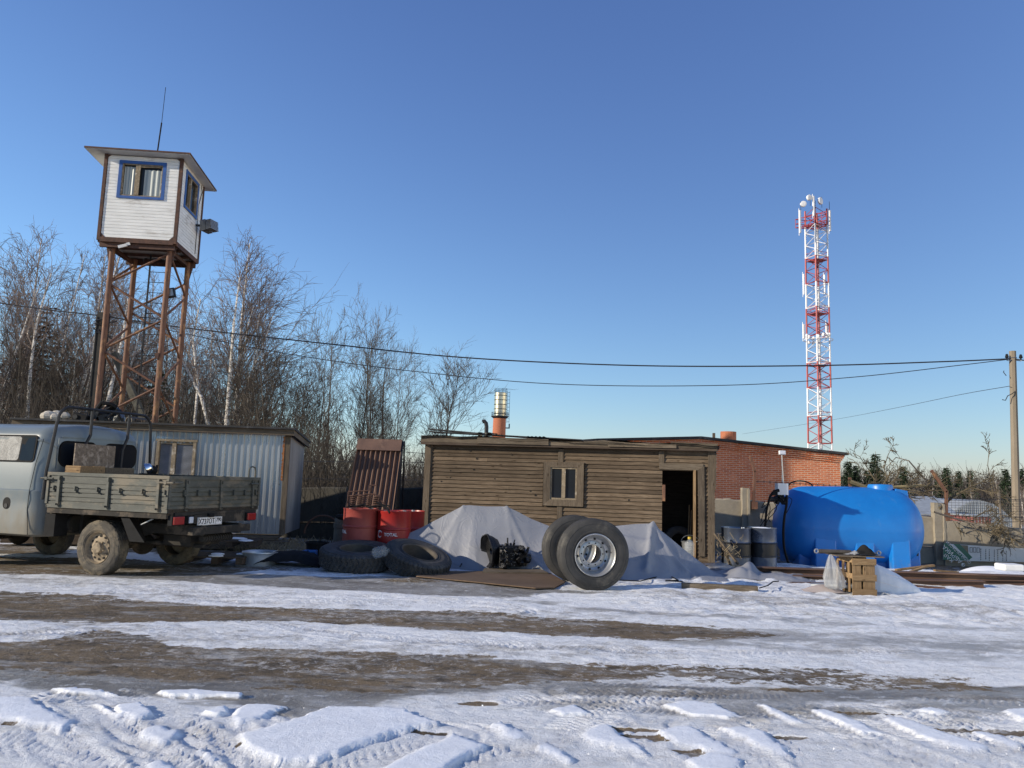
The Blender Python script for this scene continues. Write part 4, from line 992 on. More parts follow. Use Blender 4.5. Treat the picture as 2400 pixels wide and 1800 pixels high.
# ================================================================== BOILER CHIMNEY
cy=75.
c=P(1167,1020,cy); ch=thing('boiler_chimney','round brick chimney topped with shiny metal cylinder and railings','chimney',(c.x,cy,-2),0)
CL=lambda u,v: onplane(u,v,ch,(0,0,0),(0,1,0))
rb=(CL(1182,1020).x-CL(1151,1020).x)/2*.98; rt_=(CL(1184,930).x-CL(1155,930).x)/2
zc0=CL(1167,976).z; zc1=CL(1167,921).z; m=MB(); m.cyl((0,0,0),(.12,0,zc0),rb*1.15,32,rb*.98); m.build('brick_shaft',M['brickround'],ch,smooth=True)
m=MB(); m.lathe([(rt_,zc0),(rt_,zc1-.0)]+[(rt_*.9,zc1)],32,Matrix.Translation((.15,0,0)))
m.build('metal_cylinder',M['steelbright'],ch,smooth=True)
m=MB(); 
for k in range(5):
    z=zc0+(zc1-zc0)*(k+.6)/5.2; m.tube([(.15+(rt_+.01)*math.cos(a),(rt_+.01)*math.sin(a),z) for a in [2*PI*j/24 for j in range(24)]],.03,4,closed=True)
m.build('hoop',M['blackmetal'],ch)
def rail(rr,z,h,n,nm,rw=.03):
    m=MB()
    for zz in (z,z+h*.5,z+h): m.tube([(.15+rr*math.cos(a),rr*math.sin(a),zz) for a in [2*PI*j/24 for j in range(24)]],rw,4,closed=True)
    for j in range(n): a=2*PI*j/n; m.cyl((.15+rr*math.cos(a),rr*math.sin(a),z),(.15+rr*math.cos(a),rr*math.sin(a),z+h),rw,4)
    m.build(nm,M['darkblue'],ch)
rail(rt_*1.0,zc1+.01,.38,10,'top_railing',.016); rail(rt_*1.38,zc0,.38,12,'gallery_railing',.016)
m=MB(); m.lathe([(rb*.9,zc0-.25),(rt_*1.4,zc0-.04),(rt_*1.4,zc0+.04),(rb*.9,zc0+.04)],32,Matrix.Translation((.12,0,0))); m.build('gallery',M['blackmetal'],ch)
m=MB(); x0=rt_*1.35
for x in (x0,x0+.22): m.cyl((x,0,zc0-.6),(x,0,zc1+.2),.016,4)
for k in range(9): z=zc0-.5+k*.36; m.cyl((x0,0,z),(x0+.22,0,z),.018,4)
m.build('ladder',M['darkblue'],ch)
m=MB(); z=CL(1184,1003).z; m.box(rb*.8,rb+.5,-.08,.08,z-.05,z+.05); m.box(rb+.38,rb+.5,-.08,.08,z+.05,z+.42); m.build('outrigger',M['darkblue'],ch)
# ================================================================== LATTICE MAST
my=95.
c=P(1923,1100,my); ma=thing('lattice_mast','tall red and white lattice telecom mast with antennas near its top','mast',(c.x,my,-2),R_(18),)
top_z=P(1904,492,my).z+2; 
wb=.98; wt=.92; zed=[0]
z_at=lambda v:P(1915,v,my).z+2
lv=[530,604,665,722,788,850,909,975,1039,1110]  # colour changes
bounds=[top_z]+[z_at(v) for v in lv]+[0]
def hw(z): return wb+(wt-wb)*z/top_z
def corner(k,z): 
    a=hw(z); s=((-1,-1),(1,-1),(1,1),(-1,1))[k%4]; return Vector((s[0]*a,s[1]*a,z))
colr=['masred','maswhite']
for i in range(len(bounds)-1):
    z1,z0=bounds[i],bounds[i+1]; cm=colr[i%2]; 
    m=MB(); np_=max(2,round((z1-z0)/.8)) 
    for k in range(4): m.cyl(corner(k,z0),corner(k,z1),.11,5)
    for j in range(np_):
        a=z0+(z1-z0)*j/np_; b=z0+(z1-z0)*(j+1)/np_
        for k in range(4):
            if (j+k)%2: m.cyl(corner(k,a),corner(k+1,b),.045,4)
            else: m.cyl(corner(k+1,a),corner(k,b),.045,4)
    for k in range(4): m.cyl(corner(k,z0),corner(k+1,z0),.05,4)
    m.build('red_section' if i%2==0 else 'white_section',M[cm],ma)
m=MB(); m.box(-.22,-.18,-.2,-.16,0,top_z-1); m.box(.18,.22,-.2,-.16,0,top_z-1)
z=1.
while z<top_z-1: m.cyl((-.2,-.18,z),(.2,-.18,z),.02,3); z+=.5
m.build('ladder',M['galv'],ma)
for i,v in enumerate((612,737,858,985,1010)[:4]):
    z=z_at(v); m=MB(); m.box(-hw(z),hw(z),-hw(z),hw(z),z,z+.06); 
    for k in range(4):
        a=corner(k,z+1.0)*1.0; b=corner(k+1,z+1.0); m.cyl(a,b,.03,4); m.cyl(corner(k,z+.5),corner(k+1,z+.5),.025,4)
    m.build('platform',M['masred'],ma)
zp=z_at(530); m=MB(); R2=3.3
pts=[Vector((R2*.75*math.cos(a),R2*.75*math.sin(a),0)) for a in (R_(20),R_(140),R_(260))]
ring=[]
for k in range(3):
    a=pts[k];b=pts[(k+1)%3]; 
    for z in (zp,zp+.5,zp+1.1): m.cyl(a+Vector((0,0,z)),b+Vector((0,0,z)),.05,4)
    for j in range(6): p=a.lerp(b,j/6); m.cyl(p+Vector((0,0,zp)),p+Vector((0,0,zp+1.1)),.04,4); m.cyl(Vector((0,0,zp)),p+Vector((0,0,zp)),.035,4)
m.build('top_platform',M['masred'],ma)
def antenna(x,y,z,h,w=.28): 
    m=MB(); m.box(x-w/2,x+w/2,y-.1,y+.1,z,z+h); m.cyl((x,y+.18,z-.3),(x,y+.18,z+h+.3),.04,5); m.build('panel_antenna',M['maswhite'],ma)
for (u,v,h) in ((1875,522,2.9),(1945,520,2.7),(1907,485,2.6)):
    p=onplane(u,v,ma,(0,-1.2,0),(0,1,0)); antenna(p.x,-1.2,p.z-h*.45,h,.2)
for (u,v,h) in ((1884,780,1.8),(1938,778,2.0),(1884,671,2.6),(1933,671,2.5)):
    p=onplane(u,v,ma,(0,-.6,0),(0,1,0)); antenna(p.x,-.6,p.z-h*.4,h,.26 if v>700 else .1)
for i,(u,v,r) in enumerate(((1883,478,.38),(1897,463,.36),(1923,471,.45))):
    p=onplane(u,v,ma,(0,-1.1,0),(0,1,0)); m=MB(); Mx=Matrix.Translation(p)@Matrix.Rotation(R_(90),4,'X')@Matrix.Rotation(R_(20*(i-1)),4,'Y'); m.lathe([(.01,.12),(r*.7,.14),(r,.1),(r,-.15),(.05,-.2)],16,Mx); m.build('dish',M['maswhite'],ma,smooth=True)
m=MB()
for (u,v,h) in ((1926,474,1.4),(1944,492,2.2),(1877,494,2.4),(1899,474,.9),(1911,480,1.1)): p=onplane(u,v,ma,(0,-1,0),(0,1,0)); m.cyl((p.x,-1,p.z-h*.5),(p.x,-1,p.z+h*.5),.035,4)
m.build('whip_aerial',M['blackmetal'],ma)
zz=z_at(790); m=MB()
for k in range(14): a=2*PI*k/14; m.sphere((1.35*math.cos(a),1.35*math.sin(a),zz+rnd.uniform(-.6,.5)),.2,6,4,(1,1,1.3))
m.tube([(1.75*math.cos(a),1.75*math.sin(a),zz-.4) for a in [2*PI*j/16 for j in range(16)]],.05,4,closed=True)
m.build('radio_units',M['maswhite'],ma)
# ================================================================== POLES + CABLES
py=24.; a=P(2373,823,py); b=P(2379,1225,py)
pl=thing('utility_pole','tapered concrete utility pole with insulators at the right edge','utility pole',(b.x,py,-1.2),0)
m=MB(); m.v=[];
m.tube([(0,0,0),(a.x-b.x,0,a.z+1.2)],[.125,.098],8); m.build('shaft',M['pole'],pl)
t_=Vector((a.x-b.x,0,a.z+1.2)); m=MB()
for s in (-1,1): m.tube([t_+Vector((s*.08,-.05,-.30)),t_+Vector((s*.22,-.05,-.32)),t_+Vector((s*.22,-.05,-.18))],.014,5)
m.tube([t_+Vector((.11*math.cos(q),.11*math.sin(q),-.22)) for q in [2*PI*j/12 for j in range(12)]],.012,4,closed=True)
m.build('bracket',M['galv'],pl)
for s in (-1,1): m=MB(); m.lathe([(.001,.1),(.03,.09),(.045,.03),(.055,-.02),(.02,-.04),(.02,-.1)],10,Matrix.Translation(t_+Vector((s*.22,-.05,-.2)))); m.build('insulator',M['black'],pl,smooth=True)
m=MB(); zz=P(2375,925,py).z+1.2
m.tube([(.15,-.1,zz+.1),(.0,-.14,zz),(-.12,-.12,zz-.06),(-.18,-.1,zz-.2),(-.28,-.1,zz-.18)],.014,5); m.tube([(-.12,0,zz+.75),(-.17,-.05,zz+.7),(-.12,-.1,zz+.58)],.012,5); m.build('loose_wire',M['wire'],pl)
q=P(243,740,26.); pd=thing('utility_pole','black tarred pole with slanting strut behind the watchtower','utility pole',(q.x,26,-.5),0)
b=P(228,968,26.); L=(q.z-b.z); kx=(b.x-q.x)/(b.z-q.z)
m=MB(); m.box(-.17,.17,-.12,.12,0,q.z+.5+.1); m.build('shaft',M['poledark'],pd)
m=MB(); g0=P(268,828,26.2); g1=P(345,1000,26.2); d=(g1-g0); m.bar(g0-Vector((q.x,26,-.5)),g0+d*2.2-Vector((q.x,26,-.5)),.22,.2); m.build('strut',M['braceold'],pd)
m=MB(); 
for k in range(9): z=q.z+.5-rnd.uniform(-.1,.5); m.tube([(rnd.uniform(-.25,.25),-.16,z),(rnd.uniform(-.3,.4),-.2,z-.1),(rnd.uniform(-.2,.6),-.15,z-rnd.uniform(.0,.4))],.022,4)
for x in (-.15,.05,.2): m.cyl((x,-.14,z+.2),(x+.02,-.14,.5),.014,4)
m.build('cable_bundle',M['wire'],pd)
def cable(pts,r,lab,n=8):
    q=[P(*p) for p in pts]; Q=[]
    for i in range(len(q)-1):
        p0=q[max(i-1,0)];p1=q[i];p2=q[i+1];p3=q[min(i+2,len(q)-1)]
        for k in range(n):
            t=k/n; Q.append(.5*((2*p1)+(-p0+p2)*t+(2*p0-5*p1+4*p2-p3)*t*t+(-p0+3*p1-3*p2+p3)*t**3))
    Q.append(q[-1]); m=MB(); m.tube(Q,r,5); m.build('overhead_cable',M['wire'],label=lab,cat='cable',group='overhead cables')
cable([(-60,702,27),(120,727,26.4),(228,739,26),(430,768,25.8),(770,806,25.3),(1100,839,25),(1500,857,24.7),(1900,857,24.4),(2200,848,24.2),(2366,841,23.9)],.022,'thicker sagging black cable from watchtower to right pole')
cable([(250,740,26),(480,792,25.8),(690,832,25.4),(950,868,25),(1300,900,24.8),(1700,903,24.5),(2000,884,24.2),(2250,856,24),(2366,842,23.9)],.013,'lower thinner cable meeting the thick one at right pole')
cable([(2366,905,23.9),(2250,925,30),(2100,956,40),(1945,985,60),(1740,1017,80)],.010,'faint thin line running from right pole towards the mast',4)
cable([(2382,842,23.9),(2500,858,20)],.02,'short cable leaving right pole past the picture edge',3)
# ================================================================== HANGAR etc beyond the fence
def flatY(u,v,Y): return P(u,v,Y)
hy=48.; q0=P(2230,1228,hy); q1=P(2372,1228,hy); zt0=P(2290,1172,hy).z; zb0=q0.z-1.5
hg=thing('arched_hangar','grey arched sheet metal hangar beyond the fence at right','hangar',((q0.x+q1.x)/2,hy,zb0),0)
hw_=(q1.x-q0.x)/2; hh=zt0-zb0
arc=[(-hw_*1.0,0,0),(-hw_*1.0,0,hh-.95),(-hw_*.75,0,hh-.5),(-hw_*.35,0,hh-.08),(0,0,hh),(hw_*.4,0,hh-.2),(hw_*.75,0,hh-.62),(hw_*1.0,0,hh-1.1),(hw_*1.0,0,0)]
m=MB(); m.prism(arc,(0,12,0)); m.build('shell',M['hangar'],hg)
m=MB()
for k in range(30):
    x=-hw_+2*hw_*k/30; z1=np.interp(x,[p[0] for p in arc[1:-1]],[p[2] for p in arc[1:-1]]); m.box(x,x+.03,-.03,-.0,0,z1-.02)
m.build('sheet_seams',M['hangar'],hg)
q0=P(2100,1232,44.); q1=P(2235,1232,44.); za=P(2110,1176,44).z; zb1=P(2235,1172,44).z
bl_=thing('lean_to_store','long low store with pale sheet roof left of the arched hangar','building',(q0.x,44,-1.8),0)
m=MB(); W=q1.x-q0.x; m.prism([(-2,0,0),(W,0,0),(W,0,q0.z+1.8+.55),(-2,0,q0.z+1.8+.45)],(0,5,0)); m.build('wall',M['garage'],bl_)
m=MB(); m.prism([(-2,-.2,P(2150,1210,44).z+1.8),(W+.2,-.2,P(2235,1208,44).z+1.8),(W+.6,3,zb1+1.9),(-1.5,3,za+1.8)],(0,0,.08)); m.build('roof',M['hangar'],bl_)
q0=P(2280,1228,40.); q1=P(2322,1228,40.); zt1=P(2300,1211,40).z
gr=thing('red_garage','faded red metal garage in front of the arched hangar','garage',(q0.x,40,q0.z-1.),0); m=MB(); m.box(0,q1.x-q0.x,0,3,0,zt1-q0.z+1.); m.build('body',M['garage'],gr)
m=MB(); m.box(-.05,q1.x-q0.x+.05,-.06,3,zt1-q0.z+1.,zt1-q0.z+1.07); 
for k in range(5): m.box(.1+k*.17,.12+k*.17,-.02,0,0,zt1-q0.z+.95)
m.build('roof_rim',M['hangar'],gr)
# ================================================================== TYRE / WHEEL BUILDERS (axis local Z, centred)
def tyre_prof(R,r,W):
    h=W/2; return [(r,-h*.72),(r+.015,-h*.86),(r+(R-r)*.45,-h*1.0),(R-.05,-h*.93),(R-.012,-h*.80),(R,-h*.70),(R,-h*.42),(R,-h*.14),(R,h*.14),(R,h*.42),(R,h*.70),(R-.012,h*.80),(R-.05,h*.93),(r+(R-r)*.45,h),(r+.015,h*.86),(r,h*.72),(r-.005,0)]
def tyre(R,r,W,kind,Mx,n=128,sag=None):
    h=W/2; pf=tyre_prof(R,r,W); fine=[]
    # resample tread rows
    out=[]
    for i,(a,z) in enumerate(pf[:-1]):
        out.append((a,z)); b=pf[i+1]
        if a>R-.06 and b[0]>R-.06:
            for k in range(1,4): out.append((a+(b[0]-a)*k/4,z+(b[1]-z)*k/4))
        elif i in(2,13-1): out.append(((a+b[0])/2,(z+b[1])/2))
    out.append(pf[-1])
    def rf(rr,z,a,i):
        if rr<R-.055: return rr
        k=a/(2*PI); q=z/h
        if kind=='lug':
            N_=44; off=.5 if z>0 else 0
            ph=((k*N_+off+abs(q)*.9)%1); g=.016 if ph<.34 and abs(q)>.12 else 0
            if abs(q)<.1: g=.012*(math.sin(k*N_*2*PI)>0)
            if rr<R-.03: g*=.8
            return rr-g
        if kind=='rib':
            g=0
            for c in (-.62,-.3,0,.3,.62):
                if abs(q-c-.012*math.sin(k*2*PI*60))<.045: g=.012
            return rr-g
        if kind=='offroad':
            ph=(k*52+(q*1.6))%1; g=.010 if ph<.3 else 0
            for c in (-.35,.35):
                if abs(q-c)<.06: g=.010
            return rr-g
        return rr
    mb=MB(); mb.lathe(out,n,Mx,closed=True,rf=rf); 
    # raised lettering ring on the outer sidewall
    rm=r+(R-r)*.55
    if kind!='plain':
        mb.lathe([(r+.03,h*.90),(r+.033,h*.935),(r+.045,h*.94),(r+.05,h*.91)],96,Mx)
        mb.lathe([(R-.07,h*.945),(R-.068,h*.972),(R-.060,h*.965),(R-.056,h*.93)],96,Mx)
    return mb
# ================================================================== TRUCK
rc=P(403,1204,10.3); Rr=Vector((-4.5,10.3,0)); Fv=Vector((-.951,.308,0)).normalized(); Lv=Vector((-Fv.y,Fv.x,0))
org=Rr-Lv*.975; yawK=math.atan2(Fv.y,Fv.x)
truck=thing('flatbed_truck','grey-blue van-cab truck with dirty olive drop-side bed, parked at left','truck',tuple(org),yawK)
KS=lambda u,v,y=.975: onplane(u,v,truck,(0,y,0),(0,1,0))
KR=lambda u,v,x=0.: onplane(u,v,truck,(x,0,0),(1,0,0))
zt_b=KS(411,1116).z; zb_b=KS(403,1204).z; xf=KS(110,1150).x
bl0,bl1=zb_b+.055,zt_b
print('truck',zt_b,zb_b,xf)
def ribbed_panel(L,nm,M0,posts,hooks,parent=truck,mt='bed'):
    """drop side: x 0..L, z 0..h, outward = -y"""
    h=bl1-zb_b; mb=MB(); th=.028
    mb.box(0,L,0,th,0,.055,M0); mb.box(-.004,L+.004,-.012,th+.01,h-.045,h,M0)
    zz=[.055,.10,.125,.165,.19,.23,.255,.30,.325,h-.045]
    # corrugated web: alternating set-back strips
    z=.055; k=0; H_=h-.10; step=H_/10.
    strips=[(.055,.085,.0),(.085,.10,.014),(.10,.145,.002),(.145,.160,.016),(.160,.205,.002),(.205,.22,.016),(.22,.265,.002),(.265,.28,.016),(.28,h-.16,.002),(h-.16,h-.145,.014),(h-.145,h-.045,.004)]
    for a,b,o_ in strips: mb.box(0,L,o_,th-.004,a,b,M0)
    mb.box(-.004,.035,-.014,th,.055,h-.045,M0); mb.box(L-.035,L+.004,-.014,th,.055,h-.045,M0)
    pn=mb.build(nm,M[mt],parent)
 
    for x in posts:
        w=.042; pb=MB()
        pb.prism([(x-w/2+.0,-.03,.02),(x+w/2,-.03,.02),(x+w/2-.015,-.022,h-.05),(x-w/2-.015,-.022,h-.05)],(0,.034,0),M0)
        pb.lathe([(.001,.0),(.014,0),(.014,.012)],8,M0@Matrix.Translation((x,-.032,.05))@Matrix.Rotation(R_(90),4,'X'))
        pb.box(x-w*.35,x+w*.35,-.04,-.03,h-.10,h-.055,M0)
        pb.build('hinge_strap',M[mt],pn)
    for x in hooks:
        hb=MB(); hb.box(x-.008,x+.008,-.032,.0,h*.46,h*.62,M0); hb.box(x-.008,x+.034,-.034,-.018,h*.45,h*.49,M0)
        hb.build('rope_hook',M['bed'],pn)
    return pn
# near side: runs forward along +x at y=+.975; outward is +y
L=xf
Mside=Matrix.Translation((L,.975,zb_b))@Matrix.Rotation(PI,4,'Z')
ribbed_panel(L,'side_board',Mside,[L-KS(140,1150).x,L-KS(254,1160).x,L-KS(372,1170).x],[L-KS(128,1146).x,L-KS(178,1148).x,L-KS(230,1150).x,L-KS(282,1152).x,L-KS(335,1154).x,L-KS(388,1157).x])
Mfar=Matrix.Translation((0,-.975,zb_b))
ribbed_panel(L,'side_board',Mfar,[.25,1.1,2.0],[.5,.9,1.5])
W2=.975
Mrear=Matrix.Translation((0,W2,zb_b))@Matrix.Rotation(-PI/2,4,'Z')
yy=lambda u: W2-KR(u,1150).y
ribbed_panel(1.95,'tailgate',Mrear,[yy(437),yy(518),yy(592)],[yy(u) for u in (430,462,491,546,572,597)])
Mfr=Matrix.Translation((L+.0,-W2,zb_b))@Matrix.Rotation(PI/2,4,'Z')
ribbed_panel(1.95,'headboard',Mfr,[.3,1.6],[])
m=MB(); m.box(.0,L,-.95,.95,zb_b-.01,zb_b+.05); m.build('bed_floor',M['darkwood'],truck)
m=MB()
for s in (1,-1): m.box(.02,L-.02,s*.93-.03,s*.93+.03,zb_b-.075,zb_b-.012); 
m.box(.0,.05,-.9,.9,zb_b-.075,zb_b-.012)
for x in (.3,.9,1.5,2.05): m.box(x-.03,x+.03,-.9,.9,zb_b-.09,zb_b-.012)
for s in (1,-1): m.box(-.12,5.2,s*.40-.035,s*.40+.035,.58,.72); 
m.box(-.14,-.06,-.62,.62,.60,.70)
m.build('chassis_frame',M['chassis'],truck)
# latches at bed corners
for x,y in ((L-.02,1.0),(.02,1.0)):
    m=MB(); m.cyl((x-.12,y+.02,bl1-.09),(x+.1,y+.02,bl1-.09),.014,6); m.box(x-.02,x+.02,y-.01,y+.035,bl1-.11,bl1-.07); m.build('latch',M['bed'],truck)
m=MB(); m.cyl((-.03,-.9,bl1-.10),(-.03,-.72,bl1-.10),.014,6); m.cyl((-.03,.76,bl1-.09),(-.03,.92,bl1-.09),.014,6); m.build('latch',M['bed'],truck)
# rack of black tube at bed front
rz1=onplane(200,951,truck,(L,0,0),(1,0,0)).z
x=L+.05
p0=(x,.95,zb_b+.02); zr=P(160,952,11.05).z
m=MB()
ytop=.80
pts=[(x,.99,zb_b+.1),(x,.975,bl1),(x-.02,.90,zr-.25)]
for k in range(7): a=PI/2*k/6; pts.append((x-.02,.89-.20*(1-math.cos(a)) ,zr-.22+.22*math.sin(a)))
for k in range(7): a=PI/2*k/6; pts.append((x-.02,-.69-.20*math.sin(a),zr-.22+.22*math.cos(a)))
pts+=[(x,-.975,bl1),(x,-.99,zb_b+.1)]
m.tube(pts,.022,8); rk=m.build('rack',M['blackmetal'],truck,smooth=True)
for y0,y1 in ((.30,.42),(-.42,-.32)):
    m=MB(); m.tube([(x-.02,y0,zr-.0),(x-.02,y0,bl1+.55),(x-.02,y1-.02,bl1+.36),(x-.02,y1,bl1-.2)],.022,8); m.build('rack_upright',M['blackmetal'],rk,smooth=True)
m=MB(); q=KR(580,1110,.3); yq=-.80
m.tube([(.02,yq+.08,bl1-.1),(.02,yq+.08,bl1+.10),(.02,yq+.06,bl1+.15),(.02,yq,bl1+.165),(.02,yq-.06,bl1+.15),(.02,yq-.08,bl1+.10),(.02,yq-.08,bl1-.1)],.012,6); m.build('grab_hoop',M['bed'],truck,smooth=True)
# wheels
def wheel(x,y,out,tag_='wheel'):
    Rw=.375; Mx=Matrix.Translation((x,y,Rw))@Matrix.Rotation(R_(-90)*out,4,'X')
    mb=tyre(Rw,.215,.225,'offroad',Mx,120); t=mb.build('wheel',M['rubbermud'],truck,smooth=True)
    rb=MB(); rb.lathe([(.218,.085),(.212,.098),(.205,.09),(.20,.05),(.196,.045),(.175,.040),(.135,.050),(.105,.062),(.078,.064),(.076,.095),(.066,.108),(.02,.115),(.001,.115)],48,Mx)
    rb.lathe([(.218,.085),(.215,-.09)],48,Mx)
    rm=rb.build('rim',M['rimmud'],t,smooth=True)
    for k in range(12):
        hb=MB(); a=2*PI*k/12; c=Matrix.Rotation(a,4,'Z')@Matrix.Translation((.158,0,.0475))@Matrix.Rotation(R_(14),4,'Y'); 
        hb.lathe([(.016,-.004),(.016,.004),(.001,.004)],10,Mx@c@Matrix.Scale(1.25,4,(0,1,0)))
        hb.build('rim_slot',M['int'],rm)
    for k in range(5):
        nb=MB(); a=2*PI*k/5+.3; nb.lathe([(.013,.055),(.013,.085),(.001,.087)],6,Mx@Matrix.Translation((.092*math.cos(a),.092*math.sin(a),0)))
        nb.build('wheel_nut',M['rimmud'],rm)
    return t
ax_r=KS(233,1280,.80).x; ax_f=ax_r+2.55
for x,y,o_ in ((ax_r,.74,1),(ax_r,-.74,-1),(ax_f,.74,1),(ax_f,-.74,-1)): wheel(x,y,o_)
for x in (ax_r,ax_f):
    m=MB(); m.cyl((x,-.62,.375),(x,.62,.375),.055,12); m.sphere((x,.0 if x==ax_r else -.1,.375),.16,14,10); m.cyl((x,0,.375),(x+.5,0,.47),.05,8)
    for s in (1,-1): 
        pts=[(x-.55,s*.43,.60),(x-.25,s*.43,.50),(x,s*.43,.46),(x+.25,s*.43,.50),(x+.55,s*.43,.60)]
        for k in range(5): m.tube([(a,b,c-.0-k*.0+ k*.011-.02) for a,b,c in pts[(k>3):len(pts)-(k>3)]],.0065,4)
        m.box(x-.05,x+.05,s*.43-.05,s*.43+.05,.33,.52); m.cyl((x-.08,s*.38,.40),(x-.30,s*.36,.74),.028,8)
    m.build('axle',M['chassis'],truck,smooth=True)
m=MB(); m.box(.15,.62,-.30,.30,.42,.56); m.cyl((-.0,.2,.42),(2.1,.25,.44),.03,8)
m.build('underbody',M['chassis'],truck)
m=MB(); 
for k in range(12): m.cyl((-.04+.0*k,-.30+k*.05,.53),(-.04,-.28+k*.05,.53),.055,10)
m.cyl((-.04,-.32,.53),(-.04,.32,.53),.042,10); m.build('spring_coil',M['chassis'],truck)
m=MB(); m.box(L-.25,L+.55,-.3,.55,.52,.86); m.cyl((L-.2,.62,.66),(L+.3,.62,.66),.12,16); m.build('fuel_tank',M['chassis'],truck)
# mud flaps/guard behind near wheel
for s in (1,-1):
    m=MB(); xg=ax_r-.52; a=KS(290,1272,.93); 
    m.prism([(xg-.10,s*.90,.50),(xg-.10,s*.62,.50),(xg+.08,s*.62,zb_b-.09),(xg+.08,s*.90,zb_b-.09)],(.012,0,0)); m.prism([(xg-.1,s*.905,.50),(xg+.08,s*.905,zb_b-.09),(xg-.06,s*.905,zb_b-.09),(xg-.35,s*.905,.50)],(0,.012,0))
    m.build('mud_flap',M['black'],truck)
m=MB(); m.box(L-.16,L+.02,.72,.94,.50,zb_b-.09); m.build('battery_box',M['black'],truck)
m=MB(); m.cyl((ax_r-.95,.86,zb_b-.08),(ax_r-.70,.83,.72),.01,5); m.build('stay_rod',M['galv'],truck)
# rear lights and plate
zl=KR(415,1220,-.02).z
def light(y,nm,mt,w,h,z=zl,x=-.05):
    m=MB(); m.box(x-.0,x+.07,y-w/2-.01,y+w/2+.01,z-h/2-.01,z+h/2+.01); hsg=m.build('lamp_housing',M['black'],truck)
    m=MB(); m.box(x-.025,x,y-w/2,y+w/2,z-h/2,z+h/2); m.build(nm,M[mt],hsg,bevel=.008)
yl=KR(417,1220,-.05).y; light(yl,'tail_lamp','redlens',.20,.105); 
yw=KR(446,1220,-.05).y; light(yw,'reversing_lamp','whitelens',.075,.085)
yr=KR(587,1220,-.05).y; light(yr,'tail_lamp','redlens',.20,.105)
m=MB(); m.box(-.03,.02,-.85,.85,zl+.06,zl+.10); m.box(-.03,.0,-.62,yw-.10,zl-.06,zl+.07); m.build('light_bar',M['chassis'],truck)
yp=KR(493,1220,-.05).y; zp=KR(493,1221,-.05).z
pm=MB(); pw,ph=.50,.112; pm.box(-.052,-.035,yp-pw/2,yp+pw/2,zp-ph/2,zp+ph/2); plate=pm.build('number_plate',M['letter'],truck)
Mp=Matrix.Translation((-.054,yp+.075,zp-.004))@Matrix.Rotation(-PI/2,4,'Z')@Matrix.Rotation(R_(90),4,'X')
text('plate_characters','Х737ОТ',.10,'black',plate,Mp,.001,world=False,fit=.33,bold=.001)
Mp=Matrix.Translation((-.054,yp-.175,zp+.012))@Matrix.Rotation(-PI/2,4,'Z')@Matrix.Rotation(R_(90),4,'X')
text('plate_region','790',.072,'black',plate,Mp,.001,world=False,fit=.105,bold=.001)
m=MB()
for a,b,c,d in ((-pw/2+.004,pw/2-.004,-ph/2+.004,-ph/2+.007),(-pw/2+.004,pw/2-.004,ph/2-.007,ph/2-.004),(-pw/2+.004,-pw/2+.007,-ph/2+.004,ph/2-.004),(pw/2-.007,pw/2-.004,-ph/2+.004,ph/2-.004),(-.105,-.102,-ph/2+.004,ph/2-.004)): m.box(-.0545,-.0525,yp+a,yp+b,zp+c,zp+d)
m.build('plate_border',M['black'],plate)
m=MB(); m.box(-.07,-.03,yp-.05,yp+.05,zp+ph/2+.0,zp+ph/2+.05); m.build('plate_lamp',M['black'],truck)
# ---- cab
xc0=L+.13; hwc=.955; zb_c=.47; zr_c=KS(60,988,.7).z
def cab_section(x,wsc,ztop,sh):
    """outline in (y,z) from bottom near round over the roof; returns list"""
    w=hwc*wsc; pts=[]
    zs=ztop-.30
    pts.append((w-.05,zb_c)); pts.append((w-.01,zb_c+.03)); pts.append((w,zb_c+.12)); 
    for k in range(1,6): pts.append((w-.0,zb_c+.12+(1.08-zb_c-.12)*k/6))
    pts+= [(w+.012,1.09),(w+.012,1.115),(w-.004,1.13)]
    for k in range(1,7): pts.append((w-.004-.06*(k/6)**1.5,1.13+(zs-1.13)*k/6))
    pts+=[(w-.055,zs+.012),(w-.052,zs+.03),(w-.07,zs+.045)]
    for k in range(1,9):
        a=PI/2*k/8; pts.append((w-.07-.30*(1-math.cos(a)),zs+.045+(ztop-zs-.045-.05)*math.sin(a)))
    for k in range(1,5): pts.append(((w-.37)*(1-k/4),ztop-.05+.05*(1-(1-k/4)**2)))
    return pts+[(-a,b) for a,b in pts[-2::-1]]
secs=[]
rr=.26
for k in range(9):
    a=PI/2*k/8; secs.append((xc0+rr*(1-math.sin(PI/2-a))*1.0 if 0 else xc0+rr*(1-math.cos(a)), (hwc-rr*(1-math.sin(a)))/hwc, zr_c-.20*(1-math.sin(a))**1.3))
for x in (3.0,3.6,4.3,4.9): secs.append((x,1,zr_c+(.0)))
for k in range(1,8):
    a=PI/2*k/8; secs.append((4.9+.45*math.sin(a),(hwc-.30*(1-math.cos(a)))/hwc,zr_c-.55*(1-math.cos(a))))
m=MB(); S=[cab_section(*s,0) for s in secs]; n=len(S[0])
for (x,ws,zt2),s in zip(secs,S):
    for (y,z) in s: m.v.append((x+(.0),y,z))
for j in range(len(S)-1):
    for i in range(n-1): m.f.append((j*n+i,j*n+i+1,(j+1)*n+i+1,(j+1)*n+i))
m.f.append(tuple(range(n))); m.f.append(tuple((len(S)-1)*n+i for i in range(n))[::-1])
for j in range(len(S)-1): m.f.append((j*n,(j+1)*n,(j+1)*n+n-1,j*n+n-1))
cab=m.build('cab',M['cab'],truck,smooth=True)
def rrect(x0,x1,z0,z1,r,n=5):
    pts=[]
    for cx,cz,a0 in ((x1-r,z1-r,0),(x0+r,z1-r,90),(x0+r,z0+r,180),(x1-r,z0+r,270)):
        for k in range(n+1): a=R_(a0+90*k/n); pts.append((cx+r*math.cos(a),cz+r*math.sin(a)))
    return pts
